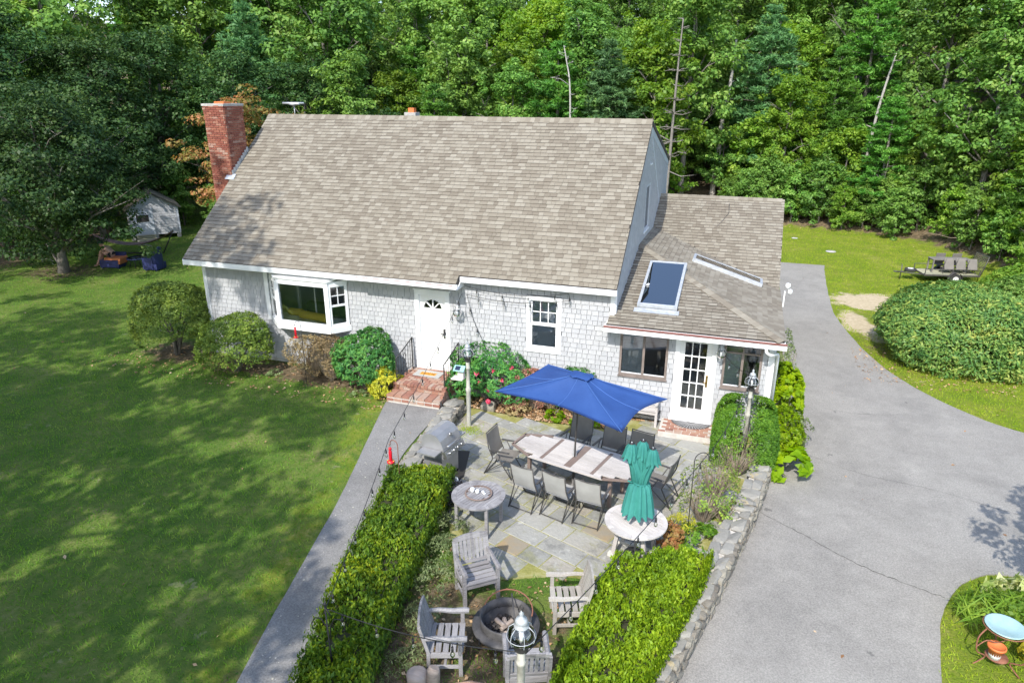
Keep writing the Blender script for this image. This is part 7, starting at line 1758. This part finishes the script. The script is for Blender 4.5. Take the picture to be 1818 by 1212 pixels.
bush('golden_shrub', 'yellow leaved plant right behind the bird bath bowl', 'plant', (20.65, -6.1), (.45, .4), .5, 'goldleaf', 900, .1, 83, asp=.6, lumps=.3, stems=0, z0=-.5)
bush('ground_plant', 'weedy green plant right of the bird bath at the picture corner', 'plant', (20.6, -6.9), (.45, .4), .35, 'yellowgreen', 800, .09, 84, asp=.5, lumps=.3, stems=0, z0=-.5)
sp_ = broadleaf('island_tree', 601, 4.6, 1.6, 2.2, .06, 'yellowgreen', nl=10, ncl=8, per=50, leaf=.16)
place_tree(sp_, 'young_tree', 'young tree in the island bed, standing outside the picture at the right', 'tree', (21.8, -6.4, -.5), 0, 1.0)
# ---------------------------------------------------------------- grass, leaf litter, scattered leaves
def scatter(n, x0, x1, y0, y1, keep, rs):
    P = np.stack([rs.uniform(x0, x1, n), rs.uniform(y0, y1, n)], 1); return P[keep(P[:, 0], P[:, 1])]
def poly_in(x, y, poly):
    c = np.zeros(len(x), bool); n = len(poly)
    for i in range(n):
        xa, ya = poly[i]; xb, yb = poly[(i+1) % n]; cond = (ya > y) != (yb > y); c ^= cond & (x < (xb-xa)*(y-ya)/(yb-ya+1e-12)+xa)
    return c
def seen(x, y):
    """inside the view, with a margin"""
    d = np.stack([x-CAM.x, y-CAM.y, np.full(len(x), -.3)-CAM.z], 1); mw = SC.camera.matrix_world; Rm = np.array([[mw[i][j] for j in range(3)] for i in range(3)])
    c = d @ Rm; z = -c[:, 2]; f_ = 1220.4; return (z > 1) & (np.abs(c[:, 0]/z*f_) < 960) & (np.abs(c[:, 1]/z*f_) < 660)
def blades(name, P, hgt, wd, mat, rs, z=None):
    n = len(P); a = rs.uniform(0, 2*PI, n); Z = (H(P[:, 0], P[:, 1]) if z is None else np.full(n, z))
    b = np.stack([P[:, 0], P[:, 1], Z], 1); s = hgt*rs.uniform(.5, 1.3, n)
    t = np.stack([np.cos(a)*wd, np.sin(a)*wd, np.zeros(n)], 1); ln = rs.normal(size=(n, 2))*.55
    V = np.empty((n, 3, 3)); V[:, 0] = b-t; V[:, 1] = b+t; V[:, 2] = b+np.stack([ln[:, 0]*s, ln[:, 1]*s, s], 1)
    o = link(name, np_mesh(name, V.reshape(-1, 3), np.arange(n*3).reshape(n, 3), M[mat])); o['kind'] = 'stuff'; return o
def make_grass():
    rs = np.random.RandomState(12); wl_ = np.array([(p[0], p[1]) for p in walk_l]); dpoly = drive
    def west(x, y):
        k = (x < np.interp(y, wl_[::-1, 1], wl_[::-1, 0])-.02)
        k &= ~((y > -1.1) & (x > -.2) & (x < 7)) & ~((y > -.2) & (x > -.1))
        k &= (x > xwood(y)) & seen(x, y); dens = np.clip(24/np.hypot(x-CAM.x, y-CAM.y), .35, 1)
        dirt = np.hypot((x+1)/1.7, (y+.3)/1.0) < 1; return k & ~dirt & (rs.rand(len(x)) < dens)
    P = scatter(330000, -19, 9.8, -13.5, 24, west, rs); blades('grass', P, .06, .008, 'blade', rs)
    def east(x, y):
        k = (x > 17.2) & (x < 30) & (y < ywood(x)+.3) & seen(x, y) & ~poly_in(x, y, dpoly)
        k &= ~(np.hypot((x-20.9)/1.5, (y-14.2)/1.25) < 1) & ~(np.hypot((x-20.1)/.6, (y-11.3)/1.4) < 1)
        return k & (rs.rand(len(x)) < np.clip(26/np.hypot(x-CAM.x, y-CAM.y), .3, 1))
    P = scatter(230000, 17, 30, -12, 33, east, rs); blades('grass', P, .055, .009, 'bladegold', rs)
    def pit(x, y): return (x > xleft(y)+.5) & (x < 13.9) & ~poly_in(x, y, patio_poly) & (np.sin(x*3+1)+np.sin(y*2.6)+np.sin(x*7+y*5)*.6 > rs.rand(len(x))*2.2-.8)
    P = scatter(9000, 10.4, 13.9, -11, -6.3, pit, rs); blades('grass', P, .07, .006, 'blade', rs)
    # tufts in the joints by the lamp post and wall
    P = np.concatenate([np.array([9.25, -2.5])+rs.normal(size=(700, 2))*np.array([.12, .45]), np.array([9.5, -2.0])+rs.normal(size=(500, 2))*.14]); P = P[P[:, 0] > 9.06]; blades('moss', P, .03, .008, 'bladegold', rs, -.35)
make_grass()
def make_litter():
    rs = np.random.RandomState(5); A = []
    def add(n, x0, x1, y0, y1, keep): P = scatter(n, x0, x1, y0, y1, keep, rs); A.append(P)
    add(6500, 8.9, 13.9, -1.0, -.02, lambda x, y: (y > np.interp(x, [8.9, 9.6, 11, 12.8, 13.3], [-.8, -.78, -.95, -.8, -.1])))
    add(900, -3, 7, -2.2, -.02, lambda x, y: x > -9)
    add(500, 10.6, 14, -10, -6.5, lambda x, y: ~poly_in(x, y, patio_poly))
    add(5200, 10, 30, 29, 44, lambda x, y: y > ywood(x)-.6)
    add(220, -20, 9, -12, 16, lambda x, y: seen(x, y))
    add(110, 17, 30, -8, 30, lambda x, y: seen(x, y))
    add(800, 19.3, 25, 5, 8, lambda x, y: np.hypot(x-22.5, y-8.9) > 2.2)
    P = np.concatenate(A); n = len(P); Z = H(P[:, 0], P[:, 1])+rs.uniform(.012, .05, n); on = poly_in(P[:, 0], P[:, 1], drive); Z = np.where(on, -.485, Z)
    N = np.stack([rs.normal(size=n)*.35, rs.normal(size=n)*.35, np.ones(n)], 1)
    o = link('fallen_leaves', leaf_mesh('fallen_leaves', np.stack([P[:, 0], P[:, 1], Z], 1), N, .07, .6, rs, 'litter')); o['kind'] = 'stuff'
    # pale specks of grit and petals on the walk
    P = scatter(420, 7, 11, -12, -1.6, lambda x, y: poly_in(x, y, walk_l+walk_r), rs); n = len(P)
    o = link('walk_specks', leaf_mesh('walk_specks', np.stack([P[:, 0], P[:, 1], np.full(n, -.118)], 1), np.tile([0, 0, 1.], (n, 1)), .03, .8, rs, 'specks')); o['kind'] = 'stuff'
M['specks'] = mk('pale_specks', [(.4, .38, .3), (.6, .58, .5)], .9, rough=.9)
make_litter()
